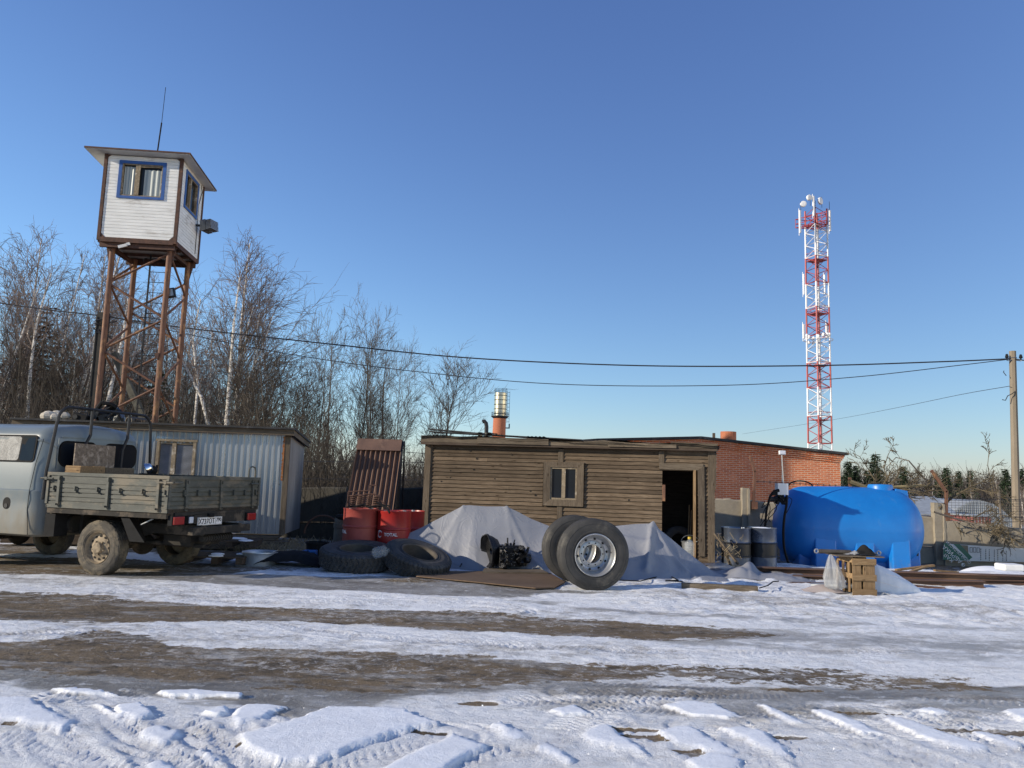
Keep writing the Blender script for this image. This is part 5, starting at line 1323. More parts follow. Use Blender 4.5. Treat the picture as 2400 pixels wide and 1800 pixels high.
# rear windows
for y0,y1 in ((.70,.09),(-.09,-.70)):
    zc0,zc1=KR(195,1062,xc0).z,KR(195,1027,xc0).z
    a,b=min(y0,y1),max(y0,y1)
    pr=rrect(a,b,bl1+.10,bl1+.43,.10); ring=MB(); o2=rrect(a-.025,b+.025,bl1+.075,bl1+.455,.12)
    nn_=len(pr); vs=[(xc0-.006,y,z) for y,z in pr]+[(xc0-.016,y,z) for y,z in o2]+[(xc0+.01,y,z) for y,z in o2]
    ring.add(vs,[(k,(k+1)%nn_,nn_+(k+1)%nn_,nn_+k) for k in range(nn_)]+[(nn_+k,nn_+(k+1)%nn_,2*nn_+(k+1)%nn_,2*nn_+k) for k in range(nn_)])
    wq=ring.build('rear_window',M['black'],cab)
    m=MB(); m.prism([(xc0-.008,y,z) for y,z in pr],(.006,0,0)); m.build('pane',M['glassblue'],wq)
# pressed ribs of the rear wall
m=MB()
for k in range(4):
    z=bl1-.02-k*.05
    for a,b in ((.12,.62),(-.62,-.12)): m.box(xc0-.006,xc0+.004,a,b,z,z+.018)
for a,b in ((.74,.75),(-.75,-.74)): m.box(xc0-.004,xc0+.004,a,b,bl1+.05,bl1+.48)
m.box(xc0-.004,xc0+.004,-.7,.7,bl1+.50,bl1+.512)
m.build('pressed_rib',M['cab'],cab)
# near side window: hugging the leaning upper side
zs0=KS(60,1083,.95).z; zs1=KS(60,1019,.93).z
xs1=KS(82,1050,.93).x; xs0=xs1+1.05
def side_y(z): 
    zs=zr_c-.30; k=max(0,min(1,(z-1.13)/(zs-1.13))); return hwc-.004-.06*k**1.5
def sidepanel(nm,x0,x1,z0,z1,r,mt,off,par,th=.006,s=1):
    pr=rrect(x0,x1,z0,z1,r); m=MB(); m.prism([(x,s*(side_y(z)+off),z) for x,z in pr],(0,-s*th,0)); return m.build(nm,M[mt],par)
for s in (1,-1):
    wq=sidepanel('side_window',xs1,xs0,zs0,zs1,.06,'black',.010,cab,.02,s)
    xm=KS(47,1050,.93).x
    sidepanel('pane',xs1+.022,xm-.01,zs0+.022,zs1-.022,.045,'glassblue',.013,wq,.004,s); sidepanel('pane',xm+.012,xs0-.022,zs0+.022,zs1-.022,.045,'foil',.013,wq,.004,s)
# door seam, gutter, filler
m=MB(); xq=KS(60,1150,.955).x
m.tube([(KS(93,1010).x,side_y(1.9)+.002,1.86),(KS(78,1075).x,side_y(1.5)+.002,1.5),(KS(72,1110).x+.0,hwc+.011,1.12),(KS(62,1180).x,hwc+.0,.85),(KS(62,1248).x,hwc+.0,.50)],.0045,5); m.build('door_gap',M['black'],cab)
fx0,fx1=KS(24,1180,.955).x,KS(7,1180,.955).x; fz0_,fz1_=KS(15,1193,.955).z,KS(15,1165,.955).z
m=MB(); pr=rrect(fx0,fx1,fz0_,fz1_,.03); r2=[(x,z) for x,z in rrect(fx0,fx1,fz0_,fz1_,(fx1-fx0)*.49)]; m.prism([(x,hwc+.004,z) for x,z in (pr if 0 else r2)],(0,-.02,0)); fl=m.build('filler_recess',M['int'],cab)
m=MB(); m.cyl(((fx0+fx1)/2,hwc+.002,fz0_+.05),((fx0+fx1)/2,hwc+.012,fz0_+.05),.032,14); m.build('filler_cap',M['blackmetal'],fl)
m=MB(); m.tube([(3.0,side_y(1.9)+.005,zr_c-.262),(5.,side_y(1.9)+.005,zr_c-.262)],.012,5); m.tube([(xc0+.02,y,zr_c-.05) for y in (-.2,.2)],.006,4); m.build('rain_gutter',M['cab'],cab)
m=MB(); m.box(5.30,5.36,-.6,.6,1.35,1.8); m.build('windscreen',M['glassblue'],cab)
# ---- cargo (separate things)
MT=FR[truck.name]
def on_truck(x,y,z): return tuple(MT@Vector((x,y,z)))
a=KR(171,1110,L-.12); b=KR(266,1105,L-.12); print('chip',a,b); a.y=min(a.y,.92); zt3=KR(215,1041,L-.12).z
pb=thing('chipboard_sheet','mouldy chipboard sheet standing upright in the front of the truck bed','board',on_truck(L-.12,(a.y+b.y)/2,zb_b+.05),yawK)
m=MB(); w=(a.y-b.y)/2; m.prism([(0,-w,0),(0,w,0),(0,w,zt3-zb_b-.05),(0,-w,zt3-zb_b-.06)],(.018,0,0)); m.build('sheet',M['osb'],pb)
a=KR(185,1103,L-.62); b=KR(247,1103,L-.62)
for lab,ua,ub,va,xx,mt in (('pale new-wood crate in the truck bed before the chipboard',185,247,1094,L-.50,'newwood'),('weathered shallow wooden tray right of the pale crate in truck bed',247,315,1098,L-.50,'plank')):
    a=KR(ua,1103,xx); b=KR(ub,1103,xx); print('crate',a,b); a.y=min(a.y,.92); z1=KR((ua+ub)/2,va,xx).z; w=(a.y-b.y)/2-.004
    t=thing('wooden_crate',lab,'crate',on_truck(xx,(a.y+b.y)/2,zb_b+.05),yawK,'crates in the truck bed'); hz=z1-zb_b-.05
    m=MB()
    for q in range(3):
        z0=hz*q/3+.01; z1_=hz*(q+1)/3-.005; m.box(0,.015,-w,w,z0,z1_); m.box(.26,.275,-w,w,z0,z1_); m.box(.015,.26,-w,-w+.015,z0,z1_); m.box(.015,.26,w-.015,w,z0,z1_)
    m.build('slats',M[mt],t)
    m=MB(); 
    for yy_ in (-w+.03,w-.03): m.box(.016,.045,yy_-.014,yy_+.014,0,hz-.01)
    for k in range(4): m.box(.003,.272,-w+.004+k*(2*w/4),-w+(k+1)*(2*w/4)-.008,hz-.004,hz+.008)
    m.build('battens',M[mt],t)
q=KR(353,1090,L-.45); t=thing('spot_lamp','round chrome spot lamp with black mount lying at far side of the bed','lamp',on_truck(L-.45,q.y,bl1-.02),yawK)
m=MB(); Mx=Matrix.Translation((-.02,.06,.11))@Matrix.Rotation(R_(-55),4,'Y')@Matrix.Rotation(R_(25),4,'X'); m.lathe([(.0,.07),(.06,.05),(.09,.0),(.095,-.02),(.08,-.03)],20,Mx); m.build('chrome_shell',M['chrome'],t,smooth=True)
m=MB(); m.sphere((.0,-.04,.08),.085,12,8,(1,1,.9)); m.box(-.08,.1,-.08,.12,.0,.03); m.cyl((-.04,-.06,.02),(-.02,-.12,.16),.02,6); m.build('mount',M['black'],t,smooth=True)
# ---- junk on the metal shed roof, seen over the cab
def heap_base(u,v,y): return P(u,v,y)
ry=15.05
t=(thing('insulation_bundle','pale fluffy bundle of insulation on the shed roof above the cab','bundle',(P(130,1,ry).x,ry,SL(130,1006).z+.1),0))
rz_=szt+.17+0
def roofloc(u): return (P(u,990,ry).x,ry,szt+.14)
t.location=roofloc(130); FR[t.name]=Matrix.Translation(roofloc(130)); m=MB()
for k in range(9): m.sphere((rnd.uniform(-.2,.2),rnd.uniform(-.1,.1),.10+rnd.uniform(-.0,.08)),rnd.uniform(.08,.13),8,6,(1.2,1,.8))
m.build('wool',M['fluff'],t)
t=thing('black_canister','tilted black plastic canister on the shed roof beside the pale bundle','canister',roofloc(188),0); Mx=Matrix.Rotation(R_(14),4,'Y'); m=MB(); m.box(-.15,.15,-.11,.11,0,.2,Mx); cb=m.build('body',M['black'],t,bevel=.02)
m=MB(); m.cyl(Mx@Vector((-.07,-.115,.12)),Mx@Vector((-.07,-.135,.12)),.045,14); m.tube([Mx@Vector(p) for p in ((-.08,0,.2),(-.06,0,.24),(.06,0,.24),(.08,0,.2))],.015,6); m.build('cap_and_handle',M['blackmetal'],t)
t=thing('engine_part','dark greasy engine with hoses on the shed roof behind the rack','engine',roofloc(243),0); m=MB()
for k in range(16): 
    Mx=Matrix.Translation((rnd.uniform(-.18,.22),rnd.uniform(-.1,.1),rnd.uniform(.05,.34)))@Euler((rnd.random()*3,rnd.random()*3,rnd.random()*3)).to_matrix().to_4x4(); s=rnd.uniform(.03,.09); m.box(-s*1.3,s*1.3,-s,s,-s*.7,s*.7,Mx)
for k in range(6): m.cyl((rnd.uniform(-.2,.2),-.1,rnd.uniform(.05,.3)),(rnd.uniform(-.2,.3),.05,rnd.uniform(.1,.4)),rnd.uniform(.02,.05),8)
m.build('block',M['oilmetal'],t)
m=MB(); m.tube([(-.1,-.1,.3),(.0,-.14,.42),(.15,-.1,.40),(.26,-.06,.34)],.04,7); m.tube([(.2,-.1,.2),(.3,-.12,.28),(.36,-.1,.12)],.03,7); m.build('hose',M['black'],t,smooth=True)
t=thing('white_canister','small white plastic canister on the shed roof among engine parts','canister',roofloc(264),0); m=MB(); m.box(-.075,.075,-.06,.06,0,.15); m.build('body',M['whitepaint'],t,bevel=.025)
m=MB(); m.cyl((.0,0,.15),(0,0,.175),.025,10); m.build('cap',M['greywhite'],t)
t=thing('gearbox_part','greyish aluminium gearbox casting on the shed roof right of white canister','engine part',roofloc(284),0); m=MB()
for k in range(14):
    Mx=Matrix.Translation((rnd.uniform(-.13,.13),rnd.uniform(-.08,.08),rnd.uniform(.03,.15)))@Euler((rnd.random()*3,rnd.random()*3,rnd.random()*3)).to_matrix().to_4x4(); s=rnd.uniform(.025,.06); m.box(-s*1.3,s*1.3,-s,s,-s*.7,s*.7,Mx)
m.build('casting',M['castal'],t)
t=thing('pipe_offcut','short dark pipe offcut lying with its open end forward on shed roof','pipe',roofloc(308),0); m=MB(); Mx=Matrix.Translation((0,-.12,.085))@Matrix.Rotation(R_(-90),4,'X')@Matrix.Rotation(R_(20),4,'Y')
m.lathe([(.085,0),(.085,.4),(.07,.4),(.07,0)],20,Mx,closed=True); m.build('tube',M['rimdark'],t,smooth=True)
t=thing('battery_tray','low dark tray of scrap on the shed roof right of the pipe offcut','scrap',roofloc(333),0); m=MB(); m.box(-.16,.14,-.1,.1,0,.07); 
for k in range(5): m.box(-.14+k*.05,-.11+k*.05,-.08,.06,.07,.10+rnd.random()*.04)
m.build('tray',M['darkwood'],t)
# ================================================================== YARD OBJECTS
# --- big lorry wheels standing
def lorry_wheel(name,label,c,yaw,R=.49,mt='rimsteel',lean=0):
    t=thing('truck_tyre_on_rim',label,'lorry wheel',c,0,'standing lorry wheels',rot=(Matrix.Rotation(yaw,3,'Z')@Matrix.Rotation(R_(90),3,'X')@Matrix.Rotation(0,3,'X')).to_quaternion())
    I=Matrix.Identity(4)
    FRt=FR[t.name]
    tyre(R,.285,.30,'rib',I,140).build('tyre',M['rubber'],t,smooth=True)
    m=MB(); W=.15
    m.lathe([(.287,.125),(.292,.142),(.283,.146),(.272,.135),(.266,.10),(.262,.06),(.245,.035),(.236,.0),(.225,-.02),(.19,-.035),(.178,-.028),(.130,-.028),(.124,-.05),(.126,-.06),(.182,-.05),(.24,-.04),(.262,-.10),(.285,-.135)],72,I)
    rm=m.build('rim',M[mt],t,smooth=True)
    for k in range(10):
        hb=MB(); a=2*PI*k/10+.16
        c_=Matrix.Rotation(a,4,'Z')@Matrix.Translation((.208,0,-.0245))@Matrix.Rotation(R_(-20),4,'Y')@Matrix.Scale(1.35,4,(0,1,0)); hb.lathe([(.0135,-.004),(.0135,.003),(.0005,.003)],12,c_)
        hb.build('vent_hole',M['int'],rm)
    for k in range(10):
        nb=MB(); a=2*PI*k/10; nb.lathe([(.0105,-.03),(.0105,-.0255),(.0005,-.0255)],10,Matrix.Translation((.154*math.cos(a),.154*math.sin(a),0)))
        nb.build('stud_hole',M['int'],rm)
    m=MB(); m.cyl((.25,.03,.03),(.235,.03,.07),.006,6); m.build('valve',M['blackmetal'],rm)
    return t
g=G(1392,1384); lorry_wheel('lorry_wheel','front standing lorry wheel with bare silver rim beside the tarpaulin',(g.x-.02,g.y+.05,.488),R_(9))
g=G(1352,1365); lorry_wheel('lorry_wheel','rear standing lorry wheel half hidden behind the front one',(g.x-.03,g.y+.12,.488),R_(10),mt='rimsteel')
# --- flat tyres
def flat_tyre(label,c,tx,ty,R=.52,W=.33,rimm='rimdark',rz=0,nm='used_tyre',tubes=False):
    rot=Euler((tx,ty,rz)).to_quaternion(); t=thing(nm,label,'tyre',c,0,'tyres lying on the ground',rot=rot); I=Matrix.Identity(4)
    tyre(R,.285,W,'lug',I,176).build('tread',M['rubber'],t,smooth=False)
    m=MB(); h=W/2; m.lathe([(.287,h*.75),(.297,h*.9),(.285,h*.95),(.268,h*.85),(.262,h*.3),(.255,-h*.4),(.262,-h*.8)]+([(.10,-h*.3),(.09,-h*.5)] if tubes else []),64,I); m.build('rim',M[rimm],t,smooth=True)
    return t
g=G(823,1347); ct=Vector((g.x,g.y+.50,.165)); flat_tyre('large lorry tyre lying flat in the snow before the red drums',(ct.x-.02,ct.y+.04,.215),R_(8),R_(1.5),R=.59,W=.29,tubes=True)
g=G(985,1352); flat_tyre('lorry tyre leaning tilted against the flat one, next to the grey tarpaulin',(g.x-.10,g.y+.40,.205),R_(14),R_(16),R=.525,W=.29)
# collapsed black sheet heap left of tyre
g=G(680,1327); bx_=thing('black_sheet_heap','low heap of black rubber sheet in the snow left of the flat tyre','rubber sheet',(g.x,g.y,0),0)
m=MB()
def heap(s,t):
    x=-.52+1.04*s; y=-.25+.75*t; e=max(0,1-(abs(x)/.53)**2.4)*max(0,1-((y-.12)/.40)**2); e=e**.45 if e>0 else 0
    n=float(fbm(np.array([s*5.]),np.array([t*4.]),4,9)[0]); return (x+.03*n,y+.03*n,.22*e*(1+.15*math.cos(x*4))+.07*n*(e>0)-.01)
m.grid(heap,40,26); m.build('sheet',M['black'],bx_,smooth=True)
m=MB(); m.tube([(-.60,-.12,.06),(-.50,-.18,.10),(-.42,-.16,.12),(-.35,-.05,.2)],.008,5); m.tube([(-.55,-.15,.03),(-.72,-.17,.02)],.01,5); m.build('wire_end',M['wire'],bx_)
# white-blue rim
a=P(631,1330,12.7); g=G(631,1316); t=thing('wheel_rim','bare pale grey-blue wheel rim standing open side up by the log footing','wheel rim',(g.x,12.6,.0),0)
m=MB(); 
m.lathe([(.285,.20),(.283,.215),(.272,.195),(.268,.17),(.262,.12),(.262,.08),(.25,.0),(.24,.0),(.25,.08),(.25,.18),(.27,.208)],48,Matrix.Identity(4)); m.build('ring',M['basin'],t,smooth=True)
# blue box, black tub, white lump
q=P(720,1300,12.9); t=thing('blue_case','small blue plastic case with black strap behind the rubber heap','case',(q.x,12.9,.03),0)
m=MB(); m.prism([(-.12,0,0),(.13,0,0),(.13,0,.19),(-.08,0,.19),(-.13,0,.12)],(0,.16,0)); m.build('body',M['bluebox'],t,bevel=.01)
m=MB(); m.box(.0,.016,-.006,.0,0,.195); m.box(.07,.12,-.004,-.0,.11,.16); m.build('strap',M['black'],t)
q=P(742,1290,13.3); t=thing('black_tub','black plastic tub behind the blue case','tub',(q.x,13.3,.03),0); m=MB(); m.lathe([(.15,0),(.18,.27),(.195,.27),(.195,.30),(.17,.30),(.14,.02),(.001,.02)],28,Matrix.Identity(4)); m.build('body',M['black'],t,smooth=True)
m=MB(); m.sphere((P(772,1266,13.4).x,13.4,.13),.05,10,7,(1.2,1,.9)); m.sphere((P(772,1266,13.4).x+.06,13.4,.10),.035,8,6)
m.build('white_rag',M['whitepaint'],label='small white rag lying between the black tub and the drums',cat='rag')
# sewer-like grey pipe/can standing left of drums
q=P(791,1267,13.9); t=thing('metal_can','tall narrow dented grey can standing left of the red drums','can',(q.x,13.9,0),0); hz=P(791,1214,13.9).z
m=MB(); m.lathe([(.085,.0),(.09,hz*.75),(.105,hz*.76),(.105,hz*.86),(.09,hz*.87),(.095,hz*.97),(.085,hz)],24,Matrix.Rotation(R_(2),4,'Y')); m.build('body',M['braceold'],t,smooth=True)
m=MB(); m.lathe([(.10,hz-.02),(.12,hz+.02),(.10,hz+.06),(.001,hz+.07)],24,Matrix.Rotation(R_(5),4,'Y')); m.build('lid',M['black'],t,smooth=True)
# old round hoop against the fence
m=MB(); q=P(755,1262,15.4); m.tube([(q.x+.36*math.cos(a),15.4+.0,.30+.36*math.sin(a)) for a in [PI*k/18 for k in range(19)]],.02,6); m.build('hoop',M['rustdark'],label='dark half-buried metal hoop standing in the shade by the fence',cat='hoop')
# --- red drums
def drum(label,c,Rd,Hd,mt,rz,name='oil_drum',rot=0,grp='red oil drums',bands=None,txt=True,open_top=True):
    t=thing(name,label,'oil drum',c,rz,grp); ribs=[.345,.655]
    pf=[(Rd*.96,.0),(Rd,.012),(Rd,.02)]
    for r_ in ribs:
        z=Hd*r_; pf+=[(Rd-.001,z-.022),(Rd+.010,z-.008),(Rd+.010,z+.008),(Rd-.001,z+.022)]
    pf+=[(Rd,Hd-.02),(Rd+.006,Hd-.012),(Rd+.006,Hd),(Rd-.008,Hd),(Rd-.012,Hd-.02),(.001,Hd-.018)]
    if bands is None:
        m=MB(); m.lathe(pf,64,Matrix.Identity(4)); b=m.build('body',M[mt],t,smooth=True)
    else:
        z1,z2=bands
        def cut(lo,hi): return [(Rd,lo)]+[p for p in pf if lo<p[1]<hi]+[(Rd,hi)]
        m=MB(); m.lathe([p for p in pf if p[1]<z1]+[(Rd,z1)],64,Matrix.Identity(4)); b=m.build('body',M[mt],t,smooth=True)
        m=MB(); m.lathe([(Rd,z1)]+[p for p in pf if z1<p[1]<z2]+[(Rd,z2)],64,Matrix.Identity(4)); m.build('black_band',M['drumblack'],t,smooth=True)
        m=MB(); m.lathe([(Rd,z2)]+[p for p in pf if p[1]>z2],64,Matrix.Identity(4)); m.build('upper_body',M[mt],t,smooth=True)
    m=MB(); m.cyl((Rd*.55,Rd*.3,Hd-.018),(Rd*.55,Rd*.3,Hd+.004),.035,12); m.cyl((-Rd*.6,-.1*Rd,Hd-.018),(-Rd*.6,-.1*Rd,Hd-.002),.02,10); m.build('bung',M['galv'],t,smooth=True)
    if txt:
        zt=Hd*.55
        text('lettering','TOTAL',.075,'letter',t,Matrix.Translation((0,0,zt))@Matrix.Rotation(txt,4,'Z'),.0015,world=False,cyl=Rd+.002,fit=.23,bold=.0012)
        # logo roundel: broken ring of two swooshes
        lg=MB()
        for a0,a1,rr,w in ((R_(20),R_(170),.055,.022),(R_(190),R_(330),.05,.020),(R_(60),R_(250),.034,.012)):
            n=16
            for k in range(n):
                pts=[]
                for q,(ww) in ((k,1),(k+1,1)):
                    a=a0+(a1-a0)*q/n; wq=w*math.sin(PI*(q+.4)/(n+.8))
                    pts.append((rr-wq/2,a)); pts.append((rr+wq/2,a))
                loc=[(pts[0]),(pts[1]),(pts[3]),(pts[2])]
                vs=[]
                for r3,a in loc:
                    x=r3*math.cos(a)-.21; z=r3*math.sin(a)+.004; an=x/Rd+txt; vs.append(((Rd+.004)*math.sin(an),-(Rd+.004)*math.cos(an),zt+z))
                lg.add(vs,[(0,1,2,3)])
        lg.build('emblem',M['letter'],t,fixn=False)
    return t
yd=13.3
def drumpos(ul,ur,y): a=P(ul,1150,y);b=P(ur,1150,y); return ((a.x+b.x)/2,y,0.0),(b.x-a.x)/2
(c,Rd)=drumpos(809,888,13.2); Hd=.88; zt5=P(849,1193,13.2-Rd).z
drum('faded red oil drum at left with springs on top and wording cut by its edge',(c[0],13.2,zt5-.86),.285,.86,'reddull',0,txt=R_(-62))
(c,Rd)=drumpos(887,962,13.25); drum('bright red oil drum in the middle with full white wording',(c[0]+.02,13.25,zt5-.885),.285,.86,'red',0,txt=R_(-1.5))
(c,Rd)=drumpos(920,998,13.7); drum('right-hand red oil drum half hidden by the tarpaulin',(c[0],13.75,zt5-.90),.285,.86,'red',R_(40),txt=None)
# springs bundle on left drum
q=P(857,1190,13.2); t=thing('spring_assembly','wire frame of coil springs standing on top of the faded drum','springs',(q.x,13.15,zt5+.0),0)
for k in range(4):
    m=MB(); cx=-.22+k*.125+(.02 if k>1 else 0); pts=[(cx+.05*math.cos(a)+.02*a/40,.05*math.sin(a),a/40*.22+.01) for a in [j*.5 for j in range(80)]]; pts=[(x,y,z) for x,y,z in pts if z<.26]; m.tube(pts,.010,5); m.build('coil_spring',M['rustdark'],t)
m=MB(); 
z2=.30
for a,b in (((-.30,0,.03),(-.30,0,z2-.03)),((-.30,0,z2-.03),(.05,0,z2)),((.05,0,z2),(.05,0,z2+.09)),((.05,0,z2+.09),(.17,0,z2+.09)),((.17,0,z2+.09),(.17,0,.03)),((-.30,.12,.2),(.17,.12,.25)),((-.02,0,.24),(.17,0,.24)),((.17,0,.24),(.38,-.05,.03)),((-.30,0,.2),(-.14,0,.2))): m.cyl(a,b,.011,5)
m.build('wire_frame',M['rustdark'],t)
t=thing('black_hose','coil of black hose and fittings lying along the drum rims','hose',(q.x,13.0,zt5+.01),0)
m=MB(); m.tube([(-.26,.02,.02),(-.1,-.02,.03),(.0,.03,.06),(.08,0,.02),(.2,-.03,.04),(.3,.0,.05),(.4,-.05,.02),(.46,-.12,-.06)],.018,6); m.tube([(.2,.05,.1),(.35,.0,.06),(.45,-.02,.05)],.012,6); m.build('hose',M['hose'],t,smooth=True)
m=MB(); m.lathe([(.001,.025),(.05,.02),(.055,.0)],16,Matrix.Translation((-.19,.05,.01))); m.build('cap',M['galv'],t,smooth=True)
# --- plastic jug between tyres
q=P(893,1286,11.75); t=thing('plastic_jug','crumpled clear plastic jug lying between the two flat tyres','plastic jug',(q.x,11.75,.27),R_(10)); m=MB(); Mx=Matrix.Translation((0,0,.08))@Matrix.Rotation(R_(75),4,'Y')@Matrix.Rotation(.4,4,'X')
m.lathe([(.001,-.12),(.07,-.115),(.085,-.09),(.078,-.05),(.088,-.02),(.078,.02),(.085,.05),(.06,.09),(.03,.11),(.028,.13)],24,Mx,rf=lambda r,h,a,i:r*(1+.05*math.sin(a*3+i))); m.build('body',M['bottle'],t,smooth=True)
# --- gearbox
g=G(1184,1347); t=thing('lorry_gearbox','black oily lorry gearbox lying on boards in front of the tarpaulin','gearbox',(g.x,g.y+.25,.05),0)
Mb=Matrix.Translation((-.27,.0,.28))@Matrix.Rotation(R_(-74),4,'Y')@Matrix.Rotation(0,4,'X')
Mb=Matrix.Translation((-.27,.05,.27))@Matrix.Rotation(R_(22),4,'Z')@Matrix.Rotation(R_(84),4,'Y')
m=MB(); m.lathe([(.27,-.05),(.285,-.05),(.285,-.02),(.27,-.015),(.235,.06),(.18,.14),(.14,.16)],40,Mb,rf=lambda r,h,a,i:r*(1+.04*math.sin(a*6))); m.lathe([(.25,-.045),(.21,.03),(.10,.05),(.05,.03)],32,Mb); m.build('bell_housing',M['oilmetal'],t,smooth=True)
m=MB(); Mg=Matrix.Translation((0,0,0))@Matrix.Rotation(R_(22),4,'Z')
m.box(-.16,.10,-.15,.15,.07,.36,Mg); m.box(.10,.32,-.12,.12,.06,.29,Mg); m.box(-.10,.25,-.10,.10,.29,.38,Mg); m.cyl(Mg@Vector((.32,0,.18)),Mg@Vector((.42,0,.17)),.075,14)
for k in range(26):
    s=rnd.uniform(.014,.04); c_=Vector((rnd.uniform(-.15,.33),-.155+rnd.uniform(-.02,.03),rnd.uniform(.06,.36))); Mx=Mg@Matrix.Translation(c_)@Euler((rnd.random(),rnd.random(),rnd.random())).to_matrix().to_4x4(); m.box(-s,s,-s,s,-s,s,Mx)
m.build('casing',M['oilmetal'],t,bevel=.008)
m=MB()
for k in range(16):
    x=rnd.uniform(-.12,.36); z=rnd.uniform(.30,.40) if x<.15 else rnd.uniform(.24,.30); m.cyl(Mg@Vector((x,rnd.uniform(-.12,.1),z-.03)),Mg@Vector((x+rnd.uniform(-.01,.03),rnd.uniform(-.12,.1),z+rnd.uniform(.03,.11))),rnd.uniform(.008,.016),6)
for (x,z) in ((.37,.36),(.23,.33),(-.02,.42)): m.cyl(Mg@Vector((x-.03,-.05,z-.1)),Mg@Vector((x,-.05,z)),.022,8)
m.build('levers',M['blackmetal'],t)
m=MB()
for k in range(22): a=(rnd.uniform(-.13,.2),-.175,rnd.uniform(.08,.30)); m.cyl(Mg@Vector(a),Mg@Vector((a[0],a[1]-.012,a[2])),.009,6)
m.build('bolt',M['castal'],t)
m=MB(); g0=G(1130,1350); g1=G(1285,1352); m.prism([(g0.x,g0.y+.02,.03),(g1.x,g1.y+.0,.03),(g1.x-.1,g1.y+.35,.04),(g0.x+.02,g0.y+.38,.04)],(0,0,.035)); m.build('support_board',M['plank'],label='grey board under the gearbox, lying on the plywood',cat='board')
pz=.028
m=MB(); q=[G(u,v,pz) for u,v in ((975,1352),(1120,1366),(1255,1380),(1300,1379),(1325,1366),(1290,1345),(1150,1341),(1000,1340))]; m.prism(q,(0,0,.014)); m.build('plywood_sheet',M['plywood'],label='large brown plywood sheet flat on the ground under wheels and gearbox',cat='plywood',bevel=0)
# film scrap beside gearbox
q=G(1262,1348); m=MB(); m.grid(lambda s,t:(q.x-.12+.3*s,q.y+.1+.2*t,.04+.12*(1-abs(2*s-.7))*(.4+.6*abs(math.sin(9*s+5*t)))*(1-t*.5)),16,8); m.build('film_scrap',M['film'],label='crumpled clear film scrap right of the gearbox',cat='plastic film')
# --- tarpaulins
def tarp_surface(sil,hem,ridge_y,back_y,nm_label,seed,n=150,mrows=60,wr=1.,sagk=.10,name='grey_tarpaulin',creases=()):
    su=np.array([p[0] for p in sil]); sv=np.array([p[1] for p in sil]); hu=np.array([p[0] for p in hem]); hv=np.array([p[1] for p in hem])
    m=MB(); V=[]
    rows=mrows+10
    ry=ridge_y if callable(ridge_y) else (lambda s:ridge_y)
    P1=[];P2=[]
    for i in range(n+1):
        s=i/n; u=sil[0][0]+(sil[-1][0]-sil[0][0])*s; v=np.interp(u,su,sv); p=P(u,float(v),ry(s)); p.z=max(p.z,.02); P1.append(p)
        u2=hem[0][0]+(hem[-1][0]-hem[0][0])*s; v2=np.interp(u2,hu,hv); P2.append(G(u2,float(v2),.012))
    T=np.linspace(0,1,mrows+1); 
    for j in range(rows+1):
        for i in range(n+1):
            a=P1[i]; b=P2[i]
            if j<=10: # back slope
                t=j/10; q=Vector((a.x,back_y+(a.y-back_y)*t,a.z*(t**.8)))
                q.z+=0
            else:
                t=(j-10)/mrows; q=a.lerp(b,t); sag=sagk*a.z*math.sin(PI*t)*(.6+.6*t); q.z-=sag; q.z=max(q.z,.012+.0*t)
                V_=a.z*math.sin(PI*min(1,t*1.05)) 
                amp=wr*(.02+.07*t)*max(0,math.sin(PI*t))*min(1,a.z*2.2)
                x=q.x
                # folds fanning from ridge down to the hem
                f=math.sin(x*9+seed+2.2*math.sin(x*3.1+seed)+t*1.5)*.5+math.sin(x*21+t*3+seed*2)*.22
                n1=float(fbm(np.array([x*1.6+seed]),np.array([t*3.]),3,seed)[0])*1.6
                q.y-=amp*(f+n1); q.z+=amp*.45*(f+n1)
                for (cx0,ct0,cx1,ct1,ca,cw) in creases:
                    dx=cx1-cx0; dt=ct1-ct0; L2=dx*dx+dt*dt; k=max(0,min(1,((x-cx0)*dx+(t-ct0)*dt)/L2)); d=math.hypot(x-cx0-k*dx,t-ct0-k*dt); q.z+=ca*math.exp(-(d/cw)**2)
                q.z=max(q.z,.012)
            m.v.append(tuple(q))
    for j in range(rows):
        for i in range(n): a=j*(n+1)+i; m.f.append((a,a+1,a+n+2,a+n+1))
    return m.build(name,M['tarp'],label=nm_label,cat='tarpaulin',smooth=True,group='grey tarpaulins')
# left / main tent
x0=P(1088,1185,13.35).x; x1=P(1187,1187,13.35).x
tarp_surface([(892,1305),(930,1262),(985,1238),(1040,1209),(1086,1185),(1100,1184),(1140,1187),(1187,1187),(1215,1200),(1245,1216),(1290,1234),(1330,1248),(1360,1262)],
 [(905,1330),(960,1334),(1030,1331),(1120,1338),(1200,1340),(1300,1345),(1372,1350)],13.2,14.05,'large grey tarpaulin stretched like a tent between red drums and lorry wheels',3,wr=.22,
 creases=((x0,0,x0-.75,.95,.022,.045),(x1,0,x1+.65,.95,.026,.045),(x0-1.0,.45,x1+.4,.62,.012,.05),(x0,0,x0-.35,1.,.012,.03),(x1,0.,x1+.25,1.,.012,.03),(x0-.3,.2,x1+.2,.35,-.012,.04),(x0+.2,.1,x0+.1,.9,.010,.02),(x0-.6,.6,x0+.1,.95,.012,.03),(x1+.1,.5,x1+.7,.7,.014,.03),(x0-1.1,.7,x0-.5,.9,.012,.03)))
x0=P(1532,1230,13.0).x
